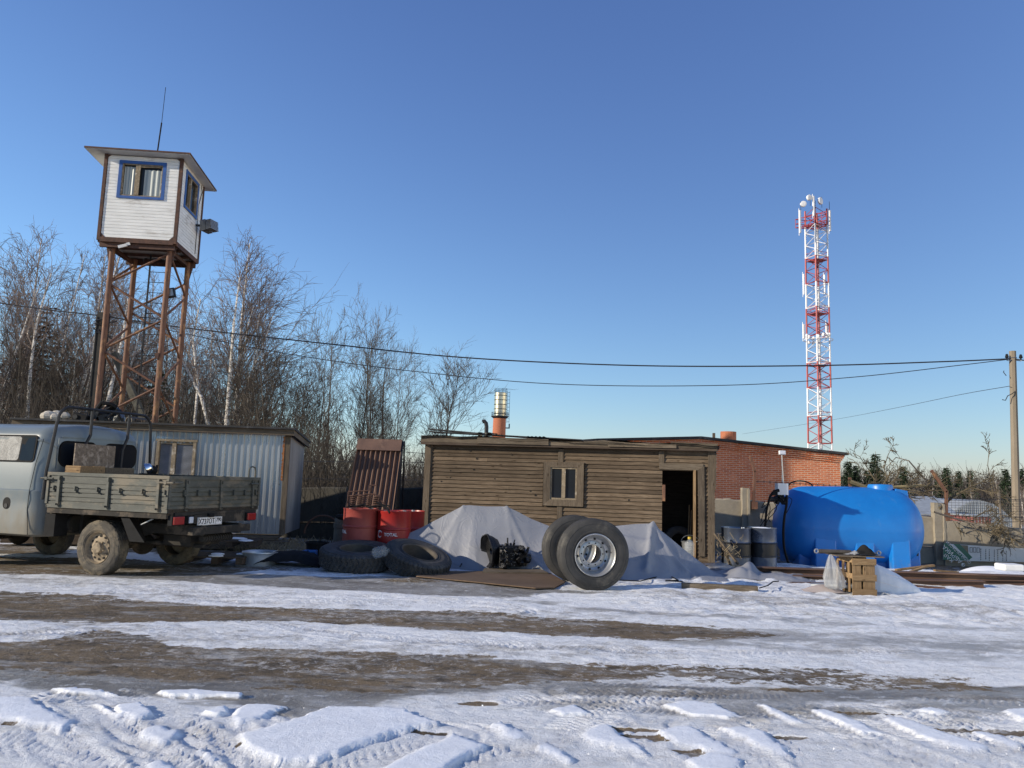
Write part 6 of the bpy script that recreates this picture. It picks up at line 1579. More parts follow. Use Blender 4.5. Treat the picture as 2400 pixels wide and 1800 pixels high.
tarp_surface([(1375,1250),(1410,1240),(1440,1233),(1490,1228),(1521,1227),(1534,1232),(1560,1252),(1600,1285),(1640,1316),(1672,1340),(1700,1350)],
 [(1392,1352),(1460,1362),(1540,1362),(1620,1360),(1668,1364),(1710,1368)],lambda s:12.9-.3*max(0,s-.5),13.9,'grey tarpaulin heap in front of the open doorway, right of the lorry wheels',8,wr=.40,
 creases=((x0-.03,0,x0-.25,.75,.06,.05),(x0,0,x0+.5,.8,.035,.05),(x0-.9,.15,x0-.1,.35,.05,.07),(x0-.9,.3,x0-.15,.6,.03,.06)))
# loose tarp lying on ground to the right, with a peaked fold
m=MB(); q0=G(1640,1362); q1=G(1905,1372)
def loose(s,t):
    u=1635+275*s; vb=1356+14*s; vt=1322+30*s; g=G(u,vb+(vt-vb)*t,.0); 
    h=.05*math.exp(-((u-1690)/38)**2)*(1-.4*t)+.15*math.exp(-((u-1758)/17)**2)*math.exp(-((t-.45)/.33)**2)+.12*math.exp(-((u-1735)/22)**2)*(1-t)+.05*math.exp(-((u-1820)/50)**2)
    h+=.012*abs(math.sin(u*.05+t*3))+.09*float(fbm(np.array([s*9.]),np.array([t*4.]),3,6)[0]); e=min(1,8*t+.15,8*(1-s)+.1); return (g.x,g.y,.02+max(0,h)*e)
m.grid(loose,120,26); m.build('grey_tarpaulin',M['tarp'],label='rumpled loose end of tarpaulin flat on snow with a small peaked fold',cat='tarpaulin',smooth=True,group='grey tarpaulins')
m=MB(); q=G(1700,1348); m.grid(lambda s,t:(q.x-.35+.7*s,q.y+.1+.45*t,.14+.07*math.sin(PI*s)*math.sin(PI*t)+.012*math.sin(9*s+4*t)-.09*s),24,12); m.build('scrap_cover',M['film'],label='rumpled pale plastic cover thrown over scrap beside the hut corner',cat='plastic sheet',smooth=True)
# snow-covered plank in front
m=MB(); a=G(1598,1372,.05); b=G(1775,1380,.05); m.bar(a,b,.11,.075); m.build('timber_plank',M['plank'],label='half-buried weathered timber plank in the snow before the tarpaulin heap',cat='plank')
# cables on ground
def ground_cable(pts,lab,r=.009,z=.05):
    q=[G(u,v,z) for u,v in pts]; m=MB(); m.tube(q,r,5); m.build('cable',M['hose'],label=lab,cat='cable')
ground_cable([(1425,1357),(1460,1360),(1500,1362),(1530,1354),(1560,1349),(1575,1352),(1590,1360),(1560,1361),(1600,1363)],'thin black cable snaking along the right tarpaulin hem',z=.06)
ground_cable([(1046,1310),(1080,1298),(1120,1304),(1150,1312),(1200,1318)],'black cable draped along the lower left tarpaulin',z=.12)
ground_cable([(1048,1306),(1070,1305),(1085,1316),(1078,1328)],'looped black cable at the left tarpaulin foot',z=.10)
ground_cable([(1780,1378),(1800,1372),(1812,1363),(1825,1362)],'short curl of black cable on the loose tarpaulin end',z=.09)
# water jug by the doorway + brooms
q=P(1616,1300,13.6); t=thing('water_bottle','clear water bottle with yellow cap standing by the doorway','bottle',(q.x,13.6,P(1616,1300,13.6).z-.02),0); m=MB()
m.lathe([(.08,0),(.085,.02),(.085,.06),(.079,.075),(.085,.09),(.085,.15),(.079,.165),(.085,.18),(.08,.22),(.03,.27),(.025,.29)],20,Matrix.Identity(4)); m.build('body',M['bottle'],t,smooth=True); m=MB(); m.cyl((0,0,.285),(0,0,.325),.03,12); m.build('cap',mat('yellow_cap',(.6,.42,.05)),t)
t=HL(1616,1250,.35); hM=FR[hut.name]
def inhut(u,y,z=fz0): p=HL(u,1250,y); return hM@Vector((p.x,y,z))
for (u,lab,x2) in ((1612,'wooden tool handle leaning inside the dark doorway','a'),(1617,'second thinner handle beside it in the doorway','b')):
    c_=inhut(u,.5); m=MB(); m.cyl((c_.x,c_.y,.1),(c_.x+.05,c_.y+.1,1.1 if x2=='a' else 1.0),.014,6); m.build('tool_handle',M['newwoodv'],label=lab,cat='tool handle')
c_=inhut(1590,.55); t=thing('old_tyre','dim old tyre standing just inside the hut doorway','tyre',(c_.x,c_.y,.36),0,rot=(Matrix.Rotation(R_(15),3,'Z')@Matrix.Rotation(R_(80),3,'X')).to_quaternion()); tyre(.33,.19,.2,'rib',Matrix.Identity(4),64).build('carcass',M['rubber'],t,smooth=True)
c_=inhut(1617,.25); t=thing('metal_bucket','dull grey bucket inside the doorway behind the water bottle','bucket',(c_.x,c_.y,.12),0); m=MB(); m.lathe([(.001,0),(.12,0),(.16,.32),(.17,.32),(.165,.30)],24,Matrix.Identity(4)); m.build('body',M['galv'],t,smooth=True); m=MB(); m.tube([(.165*math.cos(a),.0,.31+.12*math.sin(a)) for a in [PI*k/10 for k in range(11)]],.006,5); m.build('handle',M['galv'],t)
# leaning wooden frame/brush by hut corner
t=thing('broken_trellis','broken wooden frame with dry stalks leaning at the hut corner','wooden frame',tuple(P(1712,1325,13.75)),0); p0=FR[t.name].translation
m=MB()
def W(u,v,y): return P(u,v,y)-p0
for (a,b) in (((1675,1250,14.0),(1730,1322,13.6)),((1684,1254,14.05),(1712,1325,13.7)),((1678,1262,14.),(1690,1258,14.)),((1688,1280,13.9),(1703,1276,13.9)),((1698,1300,13.8),(1716,1296,13.8))): m.bar(W(*a),W(*b),.05,.03)
m.build('slat',M['plankv'],t)
m=MB()
for k in range(60):
    u=rnd.uniform(1678,1740); v=rnd.uniform(1262,1330); m.cyl(W(u,v,13.7+rnd.uniform(-.1,.1)),W(u+rnd.uniform(-16,16),v+rnd.uniform(-16,16),13.7+rnd.uniform(-.1,.1)),.004,3)
m.build('dry_stalks',M['brushwood'],t)
# --- banded drums
for i,(ul,ur,lab) in enumerate(((1692,1757,'left grey-blue banded drum beside the leaning frame'),(1755,1815,'right grey-blue banded drum beside the blue tank, snow on its lid'))):
    y=14.35+.15*i; (c,_)=drumpos(ul,ur,y); zt6=P((ul+ur)/2,1238,y-.27).z; Rq=.262
    z0=-.05; Hh=zt6-z0
    drum(lab,(c[0],y,z0),Rq,Hh,'drumblue',R_(30*i),name='banded_drum',grp='grey-blue banded drums',bands=(Hh*.33,Hh*.665),txt=None)
    m=MB(); m.sphere((c[0]-.05+.02*i,y-.05,zt6-.01),.12,12,6,(1.5,1.,.16)); 
    if i: m.build('snow_patch',mat('snow_cap',(.85,.87,.9),(.8,.82,.86),.7),label='thin cap of snow on the right banded drum lid',cat='snow')
# --- blue tank
ya=16.05; TLx=P(1820,1240,16.0).x; TRx=P(2152,1240,16.0).x
zTop=P(2000,1141,16.0).z; Rt=.83; zc=zTop-Rt+.0
tank=thing('blue_tank','large blue plastic horizontal tank with moulded saddle feet and hatch','water tank',((TLx+TRx)/2,ya,-.09),R_(-2))
hwT=(TRx-TLx)/2; CZ=zc+.09; RT=Rt
print('tank',TLx,TRx,zTop,CZ)
m=MB(); prof=[]; 
def tank_r(s): # s in -1..1
    a=abs(s); 
    if a<.52: return 1-.02*(a/.52)**2
    k=(a-.52)/.48; return (.98)*math.sqrt(max(0,1-k**2.5))*(1)+0
nS=64; nA=96
base=0
for i in range(nS+1):
    s=-math.cos(PI*i/nS); r_=tank_r(s)
    for k in range(nA):
        a=2*PI*k/nA; rr=RT*r_
        y=rr*math.cos(a)*.98; z=rr*math.sin(a)
        # equator moulding line
        if abs(math.sin(a))<.035: y*=1.008; z*=1.0
        m.v.append((s*hwT,y,CZ+z))
for i in range(nS):
    for k in range(nA): m.f.append((i*nA+k,i*nA+(k+1)%nA,(i+1)*nA+(k+1)%nA,(i+1)*nA+k))
body=m.build('shell',M['bluetank'],tank,smooth=True)
# saddle feet: broad flat-bottomed blocks flowing from the belly; triangular recesses between them
TK=lambda u,v: onplane(u,v,tank,(0,-RT*.95,0),(0,1,0))
for (ua,ub) in ((1912,1962),(2008,2052),(2093,2136)):
    m=MB(); xa,xb=TK(ua,1320).x,TK(ub,1320).x; m.prism([(xa,-RT*.965,0),(xb,-RT*.965,0),(xb,-RT*.925,.66),(xa,-RT*.925,.66)],(0,RT*.9,0)); m.build('saddle_foot',M['bluetank'],tank,bevel=.022)
m=MB(); m.box(-hwT*.78,hwT*.86,-RT*.60,RT*.9,0,.42); m.build('plinth',M['bluetank'],tank,bevel=.03)
h=onplane(2063,1146,tank,(0,0,0),(0,1,0)); m=MB(); m.lathe([(.24,CZ+RT-.10),(.245,CZ+RT+.02),(.225,CZ+RT+.06),(.2,CZ+RT+.065),(.001,CZ+RT+.075)],32,Matrix.Translation((h.x,0,0))); m.build('hatch',M['bluetank'],tank,smooth=True)
m=MB(); m.prism([(h.x+.22,-.2,CZ+RT-.3),(h.x+.50,-.2,CZ+RT-.3),(h.x+.47,-.2,CZ+RT-.05),(h.x+.22,-.2,CZ+RT-.01)],(0,.4,0)); m.build('lifting_lug',M['bluetank'],tank,bevel=.015)
p=onplane(2143,1287,tank,(0,-.45,0),(0,1,0)); m=MB(); 
m.grid(lambda s,t:(p.x-.05+.10*s+.02*math.sin(t*7),-.50-.05*0-.012*math.sin(9*s+8*t),p.z-.13+.26*t),8,12); m.build('torn_sticker',M['concretedark'],tank)
m=MB(); q=onplane(1880,1138,tank,(0,0,0),(0,1,0)); m.tube([(q.x+.25*math.cos(a),.1,CZ+RT-.03+.12*math.sin(a)) for a in [PI*k/12 for k in range(13)]],.016,6); m.build('top_hose',M['hose'],tank,smooth=True)
# pump unit
q=P(1838,1175,15.15); pu=thing('fuel_pump','white pump box with black nozzle and lamp pole strapped to tank','fuel pump',(q.x,15.15,0),0)
pz0=P(1838,1160,15.15).z; pz1=P(1838,1133,15.15).z; w=(P(1852,1147,15.15).x-P(1823,1147,15.15).x)/2
m=MB(); m.box(-w,w*.45,0,.17,pz0,pz1); m.prism([(w*.45,0,pz0),(w,.10,pz0),(w,.17,pz0),(w*.45,.17,pz0)],(0,0,pz1-pz0)); m.build('white_box',M['whitepaint'],pu)
m=MB()
for k in range(18): s=rnd.uniform(.02,.05); Mx=Matrix.Translation((rnd.uniform(-w*1.3,w*.7),rnd.uniform(0,.12),pz0-rnd.uniform(.03,.16)))@Euler((rnd.random(),rnd.random(),rnd.random())).to_matrix().to_4x4(); m.box(-s,s,-s*.7,s*.7,-s,s,Mx)
m.cyl((-.05,.05,pz0-.09),(-.27,.03,pz0-.09),.05,12); m.build('pump_motor',M['oilmetal'],pu)
m=MB(); Z=lambda u,v,y=15.05:P(u,v,y)-Vector((q.x,15.15,0)); m.tube([Z(1826,1149),Z(1815,1152),Z(1806,1162),Z(1800,1178)],[.03,.035,.025,.018],8); m.box(*(lambda c:(c.x-.05,c.x+.05,c.y-.03,c.y+.03,c.z-.04,c.z+.03))(Z(1815,1156))); m.build('nozzle',M['black'],pu,smooth=True)
def hose_part(pts,r,nm='hose',mt='hose',par=pu):
    qq=[Z(*p) for p in pts]; Q=[]
    for i in range(len(qq)-1):
        p0=qq[max(i-1,0)];p1=qq[i];p2=qq[i+1];p3=qq[min(i+2,len(qq)-1)]
        for k in range(6):
            t=k/6; Q.append(.5*((2*p1)+(-p0+p2)*t+(2*p0-5*p1+4*p2-p3)*t*t+(-p0+3*p1-3*p2+p3)*t**3))
    Q.append(qq[-1]); m=MB(); m.tube(Q,r,6); m.build(nm,M[mt],par,smooth=True)
hose_part([(1803,1172),(1797,1195),(1794,1225),(1790,1270),(1785,1300),(1788,1320),(1792,1330)],.022)
hose_part([(1844,1160),(1843,1185),(1838,1215),(1836,1250),(1838,1285),(1846,1315),(1852,1325)],.024)
for pts in ([(1832,1168),(1822,1185),(1806,1200),(1798,1222),(1790,1235),(1784,1240)],[(1800,1172),(1805,1195),(1792,1218),(1780,1236)],[(1793,1175),(1785,1190),(1798,1182),(1790,1200),(1783,1225)],[(1848,1165),(1856,1172),(1850,1190),(1842,1204)],[(1812,1175),(1820,1190),(1812,1205),(1802,1215),(1806,1224)]): hose_part(pts,.007,'wire')
m=MB(); a=Z(1836,1133,15.2); b=Z(1832,1066,15.2); m.cyl(a,b,.012,6); m.bar(Z(1834,1110,15.2),Z(1834,1130,15.2),.02,.02); m.build('lamp_pole',M['galv'],pu)
c_=Z(1834,1061,15.2); m=MB(); Mx=Matrix.Translation(c_)@Matrix.Rotation(R_(-15),4,'X'); m.box(-.07,.06,-.02,.03,-.04,.04,Mx); lh=m.build('lamp_head',M['whitepaint'],pu,bevel=.008); m=MB(); m.box(-.058,.048,-.026,-.021,-.03,.03,Mx); m.build('lamp_glass',M['whitelens'],lh)
# --- steel beams
def ibeam(u0,v0,u1,v1,y0,y1,label,h=.14,w=.12):
    a=P(u0,v0,y0); b=P(u1,v1,y1); d=(b-a); L=d.length; ang=math.atan2(d.y,d.x); t=thing('steel_beam',label,'steel beam',(a.x,a.y,a.z-h),0,'rusty steel beams on the ground',rot=(Matrix.Rotation(ang,3,'Z')@Matrix.Rotation(-math.asin(d.z/L),3,'Y')).to_quaternion())
    m=MB(); m.box(0,L,-w/2,w/2,h-.014,h); m.box(0,L,-w/2,w/2,0,.014); m.box(0,L,-.005,.005,.014,h-.014); o=m.build('profile',M['beamrust'],t); return t
ibeam(1738,1327,2420,1349,13.35,12.9,'longest upper steel beam right behind the crate table',.15,.2)
ibeam(1752,1346,2010,1350,12.9,12.75,'steel beam under the upper one, left of the crate table',.12,.16)
ibeam(1770,1364,1990,1366,12.35,12.2,'front steel beam on the snow left of the crate table',.10,.14)
ibeam(2120,1358,2305,1361,12.55,12.45,'short steel beam on the snow right of the white sack',.11,.14)
ibeam(2290,1358,2460,1360,13.0,12.9,'steel beam end at far right beyond the short beam',.10,.14)
ibeam(1700,1334,2300,1345,14.0,13.6,'dark rear steel beam lying close to the tank feet',.10,.14)
m=MB(); a=G(2135,1378,.0); b=G(2215,1383,.0); m.bar(a+Vector((0,0,.03)),b+Vector((0,0,.02)),.08,.04); m.build('steel_strip',M['rustdark'],label='dark strip of steel on the snow right of the sack',cat='steel strip')
for (u0,v0,u1,v1,y,w,lab) in ((2100,1336,2188,1325,13.3,.07,'pale split board resting on the beams nearest the tank'),(2135,1340,2165,1330,13.2,.06,'short pale offcut beside the split board'),(2190,1337,2245,1341,13.1,.05,'thin pale batten on the beams before the banner')):
    m=MB(); m.bar(P(u0,v0,y),P(u1,v1,y+.1),w,.03); m.build('pale_board',M['newwood'],label=lab,cat='board',group='pale boards on the beams')
m=MB(); q=P(2370,1334,13.6); m.box(q.x-.18,q.x+.18,13.5,13.8,q.z-.03,q.z+.09); m.build('white_canister',M['whitepaint'],label='white plastic canister lying in the snow at the far right',cat='canister',bevel=.03)
m=MB(); q=G(2400,1345,.0)
m.grid(lambda s,t:(q.x-.8+1.6*s,q.y+.2+1.3*t,.13+.05*math.sin(4*s)*math.sin(PI*t)-.16*abs(t-.5)*2-.10*(abs(s-.5)*2)**3+gheight(np.array(q.x),np.array(q.y+1.3*t+.2))),24,16); m.build('snow_bank',mat('bank_snow',(.84,.86,.89),(.8,.82,.85),.7,bs=.4),label='smooth bank of snow behind the beams at the far right',cat='snow',smooth=True)
m=MB(); m.grid(lambda s,t:(P(2345,1,14).x+1.2*s,14.0+.7*t,-.05+.36*s+.12*math.sin(6*s+4*t)*t),20,12); m.build('film_heap',M['film'],label='grey plastic sheeting heap below the banner at right edge',cat='plastic sheet',smooth=True)
# --- crate table
g=G(2016,1397); T0=(g.x,g.y+.12,0); ct_=thing('crate_stand','upright slatted crate used as a stand with a board on top','crate',T0,R_(0))
CLx=lambda u,v: onplane(u,v,ct_,(0,-.14,0),(0,1,0))
zt8=CLx(2016,1309).z; cw=(CLx(2051,1350).x-CLx(1998,1350).x)/2; cx=(CLx(2051,1350).x+CLx(1998,1350).x)/2
def slat(nm,*a): m=MB(); m.box(*a); m.build(nm,M['newwood'],ct_,bevel=.003)
xa,xb=cx-cw,cx+cw; ll=CLx(1980,1350).x
for z0,z1 in ((zt8-.09,zt8-.0),(zt8*.5-.05,zt8*.5+.04),(0.0,.10)): slat('crosspiece',xa-.01,xb+.015,-.16,-.142,z0,z1)
slat('crosspiece',xa-.01,xb+.01,.14,.158,zt8-.09,zt8); slat('crosspiece',xa-.01,xb+.01,.14,.158,.0,.1)
for x,wv in ((xa,.125),(xb-.125,.125),(xa+.155,.05)): 
    m=MB(); m.box(x,x+wv,-.141,-.127,.02,zt8-.01); m.build('slat',M['newwoodv'],ct_,bevel=.003)
for z0,z1,dx in ((zt8-.06,zt8+.02,0),(zt8*.5-.02,zt8*.5+.05,0)):
    m=MB(); m.prism([(xa-.005,-.15,z0),(xa-.005,-.15,z1),(ll,.06,z1+.01),(ll,.06,z0+.01)],(.016,0.01,0)); m.build('crosspiece',M['newwood'],ct_)
for k in range(3): 
    m=MB(); y=-.10+k*.085; x=xa+(ll-xa)*(k*.085+.05)/.21; m.box(x,x+.015,y,y+.06,.05,zt8-.02); m.build('slat',M['newwoodv'],ct_)
m=MB(); m.box(xb-.02,xb,-.12,.12,.0,zt8-.02); m.box(xa+.02,xb-.02,.10,.12,.02,zt8-.02); m.build('panel',M['plankv'],ct_)
a=CLx(1958,1304).x; b=CLx(2070,1308).x; m=MB(); m.box(a,b,-.18,.20,zt8+.022,zt8+.036); m.build('top_board',M['plank'],ct_)
zz=zt8+.036
def onstand(x,y,z): return (T0[0]+x,T0[1]+y,z)
a=CLx(1924,1296); b=CLx(2072,1299); t=thing('hydraulic_rod','dark steel rod with eyes at both ends lying on the crate stand','rod',onstand(a.x,.0,zz),0); L=b.x-a.x
m=MB(); m.cyl((.04,.02,.035),(L*.55,.02,.035),.032,10); m.build('barrel',M['rimdark'],t,smooth=True); m=MB(); m.cyl((L*.55,.02,.035),(L-.03,.02,.030),.016,8); m.build('shaft',M['galv'],t,smooth=True)
for x in (.0,L): m=MB(); m.tube([(x+.027*math.cos(q),.02,.037+.027*math.sin(q)) for q in [2*PI*k/12 for k in range(12)]],.011,6,closed=True); m.build('eye',M['galv'],t,smooth=True)
t=thing('rubbish_heap','crumpled black and clear plastic rubbish on top of the crate stand','rubbish',onstand((a.x+b.x)/2+.12,-.06,zz),0)
m=MB(); m.grid(lambda s,t_:(-.20+.46*s,-.08+.16*t_,.01+(.03+.05*float(fbm(np.array([s*7.]),np.array([t_*5.]),3,2)[0]*2))*math.sin(PI*s)*math.sin(PI*t_)**.6+.025*abs(math.sin(s*14+t_*6))*math.sin(PI*s)),36,14); m.build('clear_film',M['film'],t)
m=MB(); m.grid(lambda s,t_:(-.04+.26*s,-.09+.16*t_,.02+.14*math.sin(PI*s)**.7*math.sin(PI*t_)**.6*(.75+.25*math.sin(11*s+7*t_))),26,14); m.build('black_rag',M['black'],t)
# bag hanging
q=[CLx(1953,1302)]; t=thing('plastic_bag','clear crumpled plastic bag hanging from the left end of the stand','plastic bag',onstand(q[0].x,-.05,0),0)
bz=CLx(1960,1383).z; tz=zz
def bag(s,t_):
    a=2*PI*s; k=t_; zz_=tz-(tz-bz-.0)*k; rad=.014+.118*min(1,k*1.5)**.8*(1 if k<.93 else (1-(k-.93)*8)); rad*=1+.16*math.sin(a*5+k*3)+.08*math.sin(a*11)
    return (.0+.055*k*1.0+rad*math.cos(a)*(1.05),rad*.55*math.sin(a),zz_)
m=MB(); m.grid(bag,48,30); m.build('film',M['film'],t,smooth=True)
# sack
q=G(2098,1393); t=thing('white_sack','large slumped white woven sack lying on snow right of crate stand','sack',(q.x,q.y+.12,0),0)
def sack(s,t_):
    x=-.42+.86*s; hgt=np.interp(s,[0,.08,.2,.4,.6,.8,.93,1],[.34,.44,.44,.36,.27,.17,.10,.03]); a=PI*t_; y=-.22*math.cos(a)*np.interp(s,[0,.2,.8,1],[.8,1,.75,.3]); z=hgt*math.sin(a)**.55
    n=float(fbm(np.array([s*4.]),np.array([t_*4.]),3,12)[0]); return (x,y+.04*n,max(.0,z*(1+.14*n)))
m=MB(); m.grid(sack,48,28); m.build('woven_body',M['sack'],t,smooth=True)
m=MB(); 
for (a,b) in (((-.18,.30),(.10,.23)),((-.3,.19),(.02,.11))): m.bar((a[0],-.235,a[1]),(b[0],-.225,b[1]),.006,.012)
m.build('printed_stripe',M['letter'],t)
m=MB(); q=G(2050,1398); m.grid(lambda s,t_:(q.x-.05+.35*s,q.y-.02+.12*t_,.01+.05*abs(math.sin(8*s+3*t_))*math.sin(PI*s)),16,6); m.build('film_scrap',M['film'],label='clear film scrap on snow between crate stand and sack',cat='plastic film')
# horizontal pipe
a=P(1902,1372,11.6); b=P(2000,1373,11.3); m=MB(); m.cyl(a,b,.040,14); m.build('steel_pipe',M['galv'],label='grey steel pipe running from tarpaulin end to crate stand',cat='pipe',smooth=True)
m=MB(); a=G(1890,1385,.05); m.grid(lambda s,t_:(a.x+.65*s,a.y+.1+.25*t_,.02+.10*math.sin(PI*s)*math.sin(PI*t_)),20,8); m.build('burlap_scrap',mat('pinkish_sack',(.42,.36,.34),(.34,.29,.27),.8,bs=.4),label='dull pinkish sacking under the steel pipe left of the stand',cat='sacking',smooth=True)
# --- pallets near truck's rear wheel
for i,(u,v,y,lab) in enumerate(((520,1322,12.6,'lower snow-dusted broken pallet behind the truck tailgate'),(545,1300,13.0,'upper wooden pallet slats behind the truck tailgate'))):
    c_=G(u,v); t=thing('wooden_pallet',lab,'pallet',(c_.x,c_.y,0.02+.12*i),R_(8*i),'broken pallets behind the truck')
    m=MB()
    for k in range(5): m.box(-.5,.45,-.35+k*.16,-.35+k*.16+.10,.11,.13)
    m.build('deck_boards',M['darkwood'],t)
    m=MB()
    for x in (-.45,0,.38): m.box(x-.05,x+.05,-.34,.38,.02,.11)
    m.build('bearers',M['darkwood'],t)
    m=MB(); 
    for k in range(5): m.sphere((rnd.uniform(-.4,.35),rnd.uniform(-.3,.2),.135),rnd.uniform(.07,.12),8,5,(1.3,1,.2))
    m.build('snow_patches',mat('pallet_snow',(.85,.87,.9),(.8,.82,.86),.7),t)
# straw and twigs at shed foot: uncountable
m=MB()
for k in range(520):
    u=rnd.gauss(690,38) if k%2 else rnd.uniform(520,760); g=G(u,rnd.uniform(1278,1300),.02); a=rnd.random()*6.28; l=rnd.uniform(.08,.32); z=rnd.uniform(.0,.14); m.tube([(g.x,g.y,.02+z*.5),(g.x+.5*l*math.cos(a),g.y+.5*l*math.sin(a),.05+z+l*.15),(g.x+l*math.cos(a),g.y+l*math.sin(a),.02+z*.6)],.0035,3,cap=False)
m.build('dry_grass',M['brushwood'],kind='stuff',label='dry straw and stalks along the metal shed footing')
# snow clods scattered (stuff)
m=MB(); rs=np.random.RandomState(4)
for k in range(110):
    u=rs.uniform(-50,2450); v=1660+140*rs.random()**1.0; g=G(u,v); 
    s=rs.uniform(.002,.0035); a=rs.rand(3)*6; Mx=Matrix.Translation((g.x,g.y,.025))@Euler(a).to_matrix().to_4x4(); m.box(-s*1.4,s*1.4,-s,s,-s*.6,s*.6,Mx)
m.build('snow_clods',mat('clod_snow',(.80,.82,.85),(.5,.5,.5),.7,bs=.3),kind='stuff',label='small broken snow clods scattered over the yard')
# ================================================================== TREES
def tube3(mb,pts,r0,r1,n=3):
    base=len(mb.v); m=len(pts)
    for i,p in enumerate(pts):
        d=pts[min(i+1,m-1)]-pts[max(i-1,0)]; 
        if d.length<1e-6: d=Vector((0,0,1))
        d.normalize(); ref=Vector((0,0,1)) if abs(d.z)<.8 else Vector((1,0,0)); x=d.cross(ref).normalized(); y=x.cross(d); r=r0+(r1-r0)*i/(m-1)
        for k in range(n):
            a=2*PI*k/n; q=p+x*(r*math.cos(a))+y*(r*math.sin(a)); mb.v.append((q.x,q.y,q.z))
    for i in range(m-1):
        for k in range(n): a=base+i*n; mb.f.append((a+k,a+(k+1)%n,a+n+(k+1)%n,a+n+k))
def path(rg,p,d,L,n,jit,trop):
    pts=[p.copy()]; d=d.copy(); 
    for i in range(n):
        d=(d+Vector((rg.gauss(0,jit),rg.gauss(0,jit),rg.gauss(0,jit)+trop))).normalized(); p=p+d*(L/n); pts.append(p.copy())
    return pts
def along(pts,t):
    f=t*(len(pts)-1); i=min(int(f),len(pts)-2); return pts[i].lerp(pts[i+1],f-i),(pts[i+1]-pts[i]).normalized()
def side(rg,d,ang):
    v=Vector((rg.gauss(0,1),rg.gauss(0,1),rg.gauss(0,1))); v=(v-d*v.dot(d)).normalized(); return (d*math.cos(ang)+v*math.sin(ang)).normalized()
def grow(seed,Ht,r0,spread,n1=60,n2=6,n3=6,up=.10,droop=-.06,start=.2,ang=.75,jit=.03,prof=None,tw=.006,stems=1,l2=.45,l3=.42,top=.0,lean=0):
    rg=random.Random(seed); tk=MB(); cr=MB()
    for s in range(stems):
        d=Vector((rg.gauss(0,.14) if stems>1 else lean,rg.gauss(0,.14) if stems>1 else 0,1)).normalized(); H_=Ht*(1 if s==0 else rg.uniform(.65,1)); rr=r0*(1 if s==0 else rg.uniform(.5,.9))
        tp=path(rg,Vector((rg.uniform(-.25,.25)*(stems>1),rg.uniform(-.25,.25)*(stems>1),-.3)),d,H_+.3,14,jit*.8,.02)
        tube3(tk,tp,rr,.012,7)
        for i in range(n1//stems):
            t=start+(1-start)*((i+rg.random())/(n1//stems))**1.12; t=min(.97,t); p,dd=along(tp,t)
            pr=prof(t) if prof else math.sin(PI*min(1,(t-start)/(1-start)*.85+.15))**.7
            L=spread*pr*rg.uniform(.6,1.15)+.25; rb=max(.010,rr*(1-t)*.42)
            bp=path(rg,p,side(rg,dd,ang*rg.uniform(.7,1.2)),L,5,.10,up)
            tube3(cr if rb<.03 else tk,bp,rb,.006,4 if rb>.02 else 3)
            fr=min(1,max(.25,L/spread))
            for j in range(max(2,round(n2*fr))):
                q,qd=along(bp,rg.uniform(.15,1)); L2=L*l2*rg.uniform(.5,1.1)
                sp=path(rg,q,side(rg,qd,rg.uniform(.4,.9)),L2,3,.14,up*.5+droop*.5); tube3(cr,sp,max(tw*1.3,rb*.32),tw*.8,3)
                for k in range(max(1,round(n3*fr))):
                    q2,qd2=along(sp,rg.uniform(.1,1)); tp3=path(rg,q2,side(rg,qd2,rg.uniform(.3,.8)),L2*l3*rg.uniform(.5,1.2)+.08,2,.12,droop*2); tube3(cr,tp3,tw,tw*.5,3)
    return tk,cr
COPIES={}
def tree(kind,tk,cr,mt,mc,px,y,vtop,label,group=None,hproto=10.,zb=-.3,rz=None,cat='tree',name='birch_tree',wide=1.):
    c=P(px,1100,y); x=c.x; ztop=P(px,vtop,y).z; s=(ztop-zb)/hproto
    if kind not in COPIES:
        t=thing(name,label,cat,(x,y,zb),0,group); tk.build('trunk',M[mt],t,fixn=False); cr.build('crown',M[mc],t,fixn=False); COPIES[kind]=t
    else:
        t=copy_tree(COPIES[kind]); t.name=name; t['label']=label
        if group: t['group']=group
    t.location=(x,y,zb); t.rotation_euler=(0,0,rz if rz is not None else rnd.uniform(0,6.28)); t.scale=(s*wide,s*wide,s)
    return t
bprof=lambda t:(1-t)**.85*1.35+.08 if t>.3 else .95
B1=grow(1,10,.13,3.5,74,11,10,up=.14,droop=-.13,start=.14,ang=.66,prof=bprof,tw=.0062,l2=.5)
B2=grow(2,10,.11,2.3,56,6,7,up=.14,droop=-.03,start=.28,ang=.6,prof=bprof,tw=.0062)
B3=grow(3,10,.09,1.8,50,6,6,up=.2,droop=.0,start=.25,ang=.55,prof=bprof,tw=.0062)
A1=grow(4,10,.09,2.5,60,5,6,up=.12,droop=.03,start=.12,ang=.85,prof=lambda t:math.sin(PI*min(1,t*.92+.03))**.7,tw=.0075,stems=3)
A2=grow(5,10,.08,3.1,60,6,5,up=.10,droop=.02,start=.22,ang=.8,prof=lambda t:.35+.9*math.sin(PI*min(1,(t-.15)*1.1))**.8 if t>.2 else .4,tw=.008)
A3=grow(15,10,.085,3.0,64,7,6,up=.16,droop=.02,start=.12,ang=.75,prof=lambda t:math.sin(PI*min(1,(t)*.98))**.8+.1,tw=.0075)
BU=grow(6,10,.06,3.6,110,7,8,up=.12,droop=.02,start=.03,ang=.8,prof=lambda t:math.sin(PI*min(1,t*.8+.2))**.6,tw=.0085,stems=9,l2=.5)
Gb='bare birches behind the metal shed and tower'
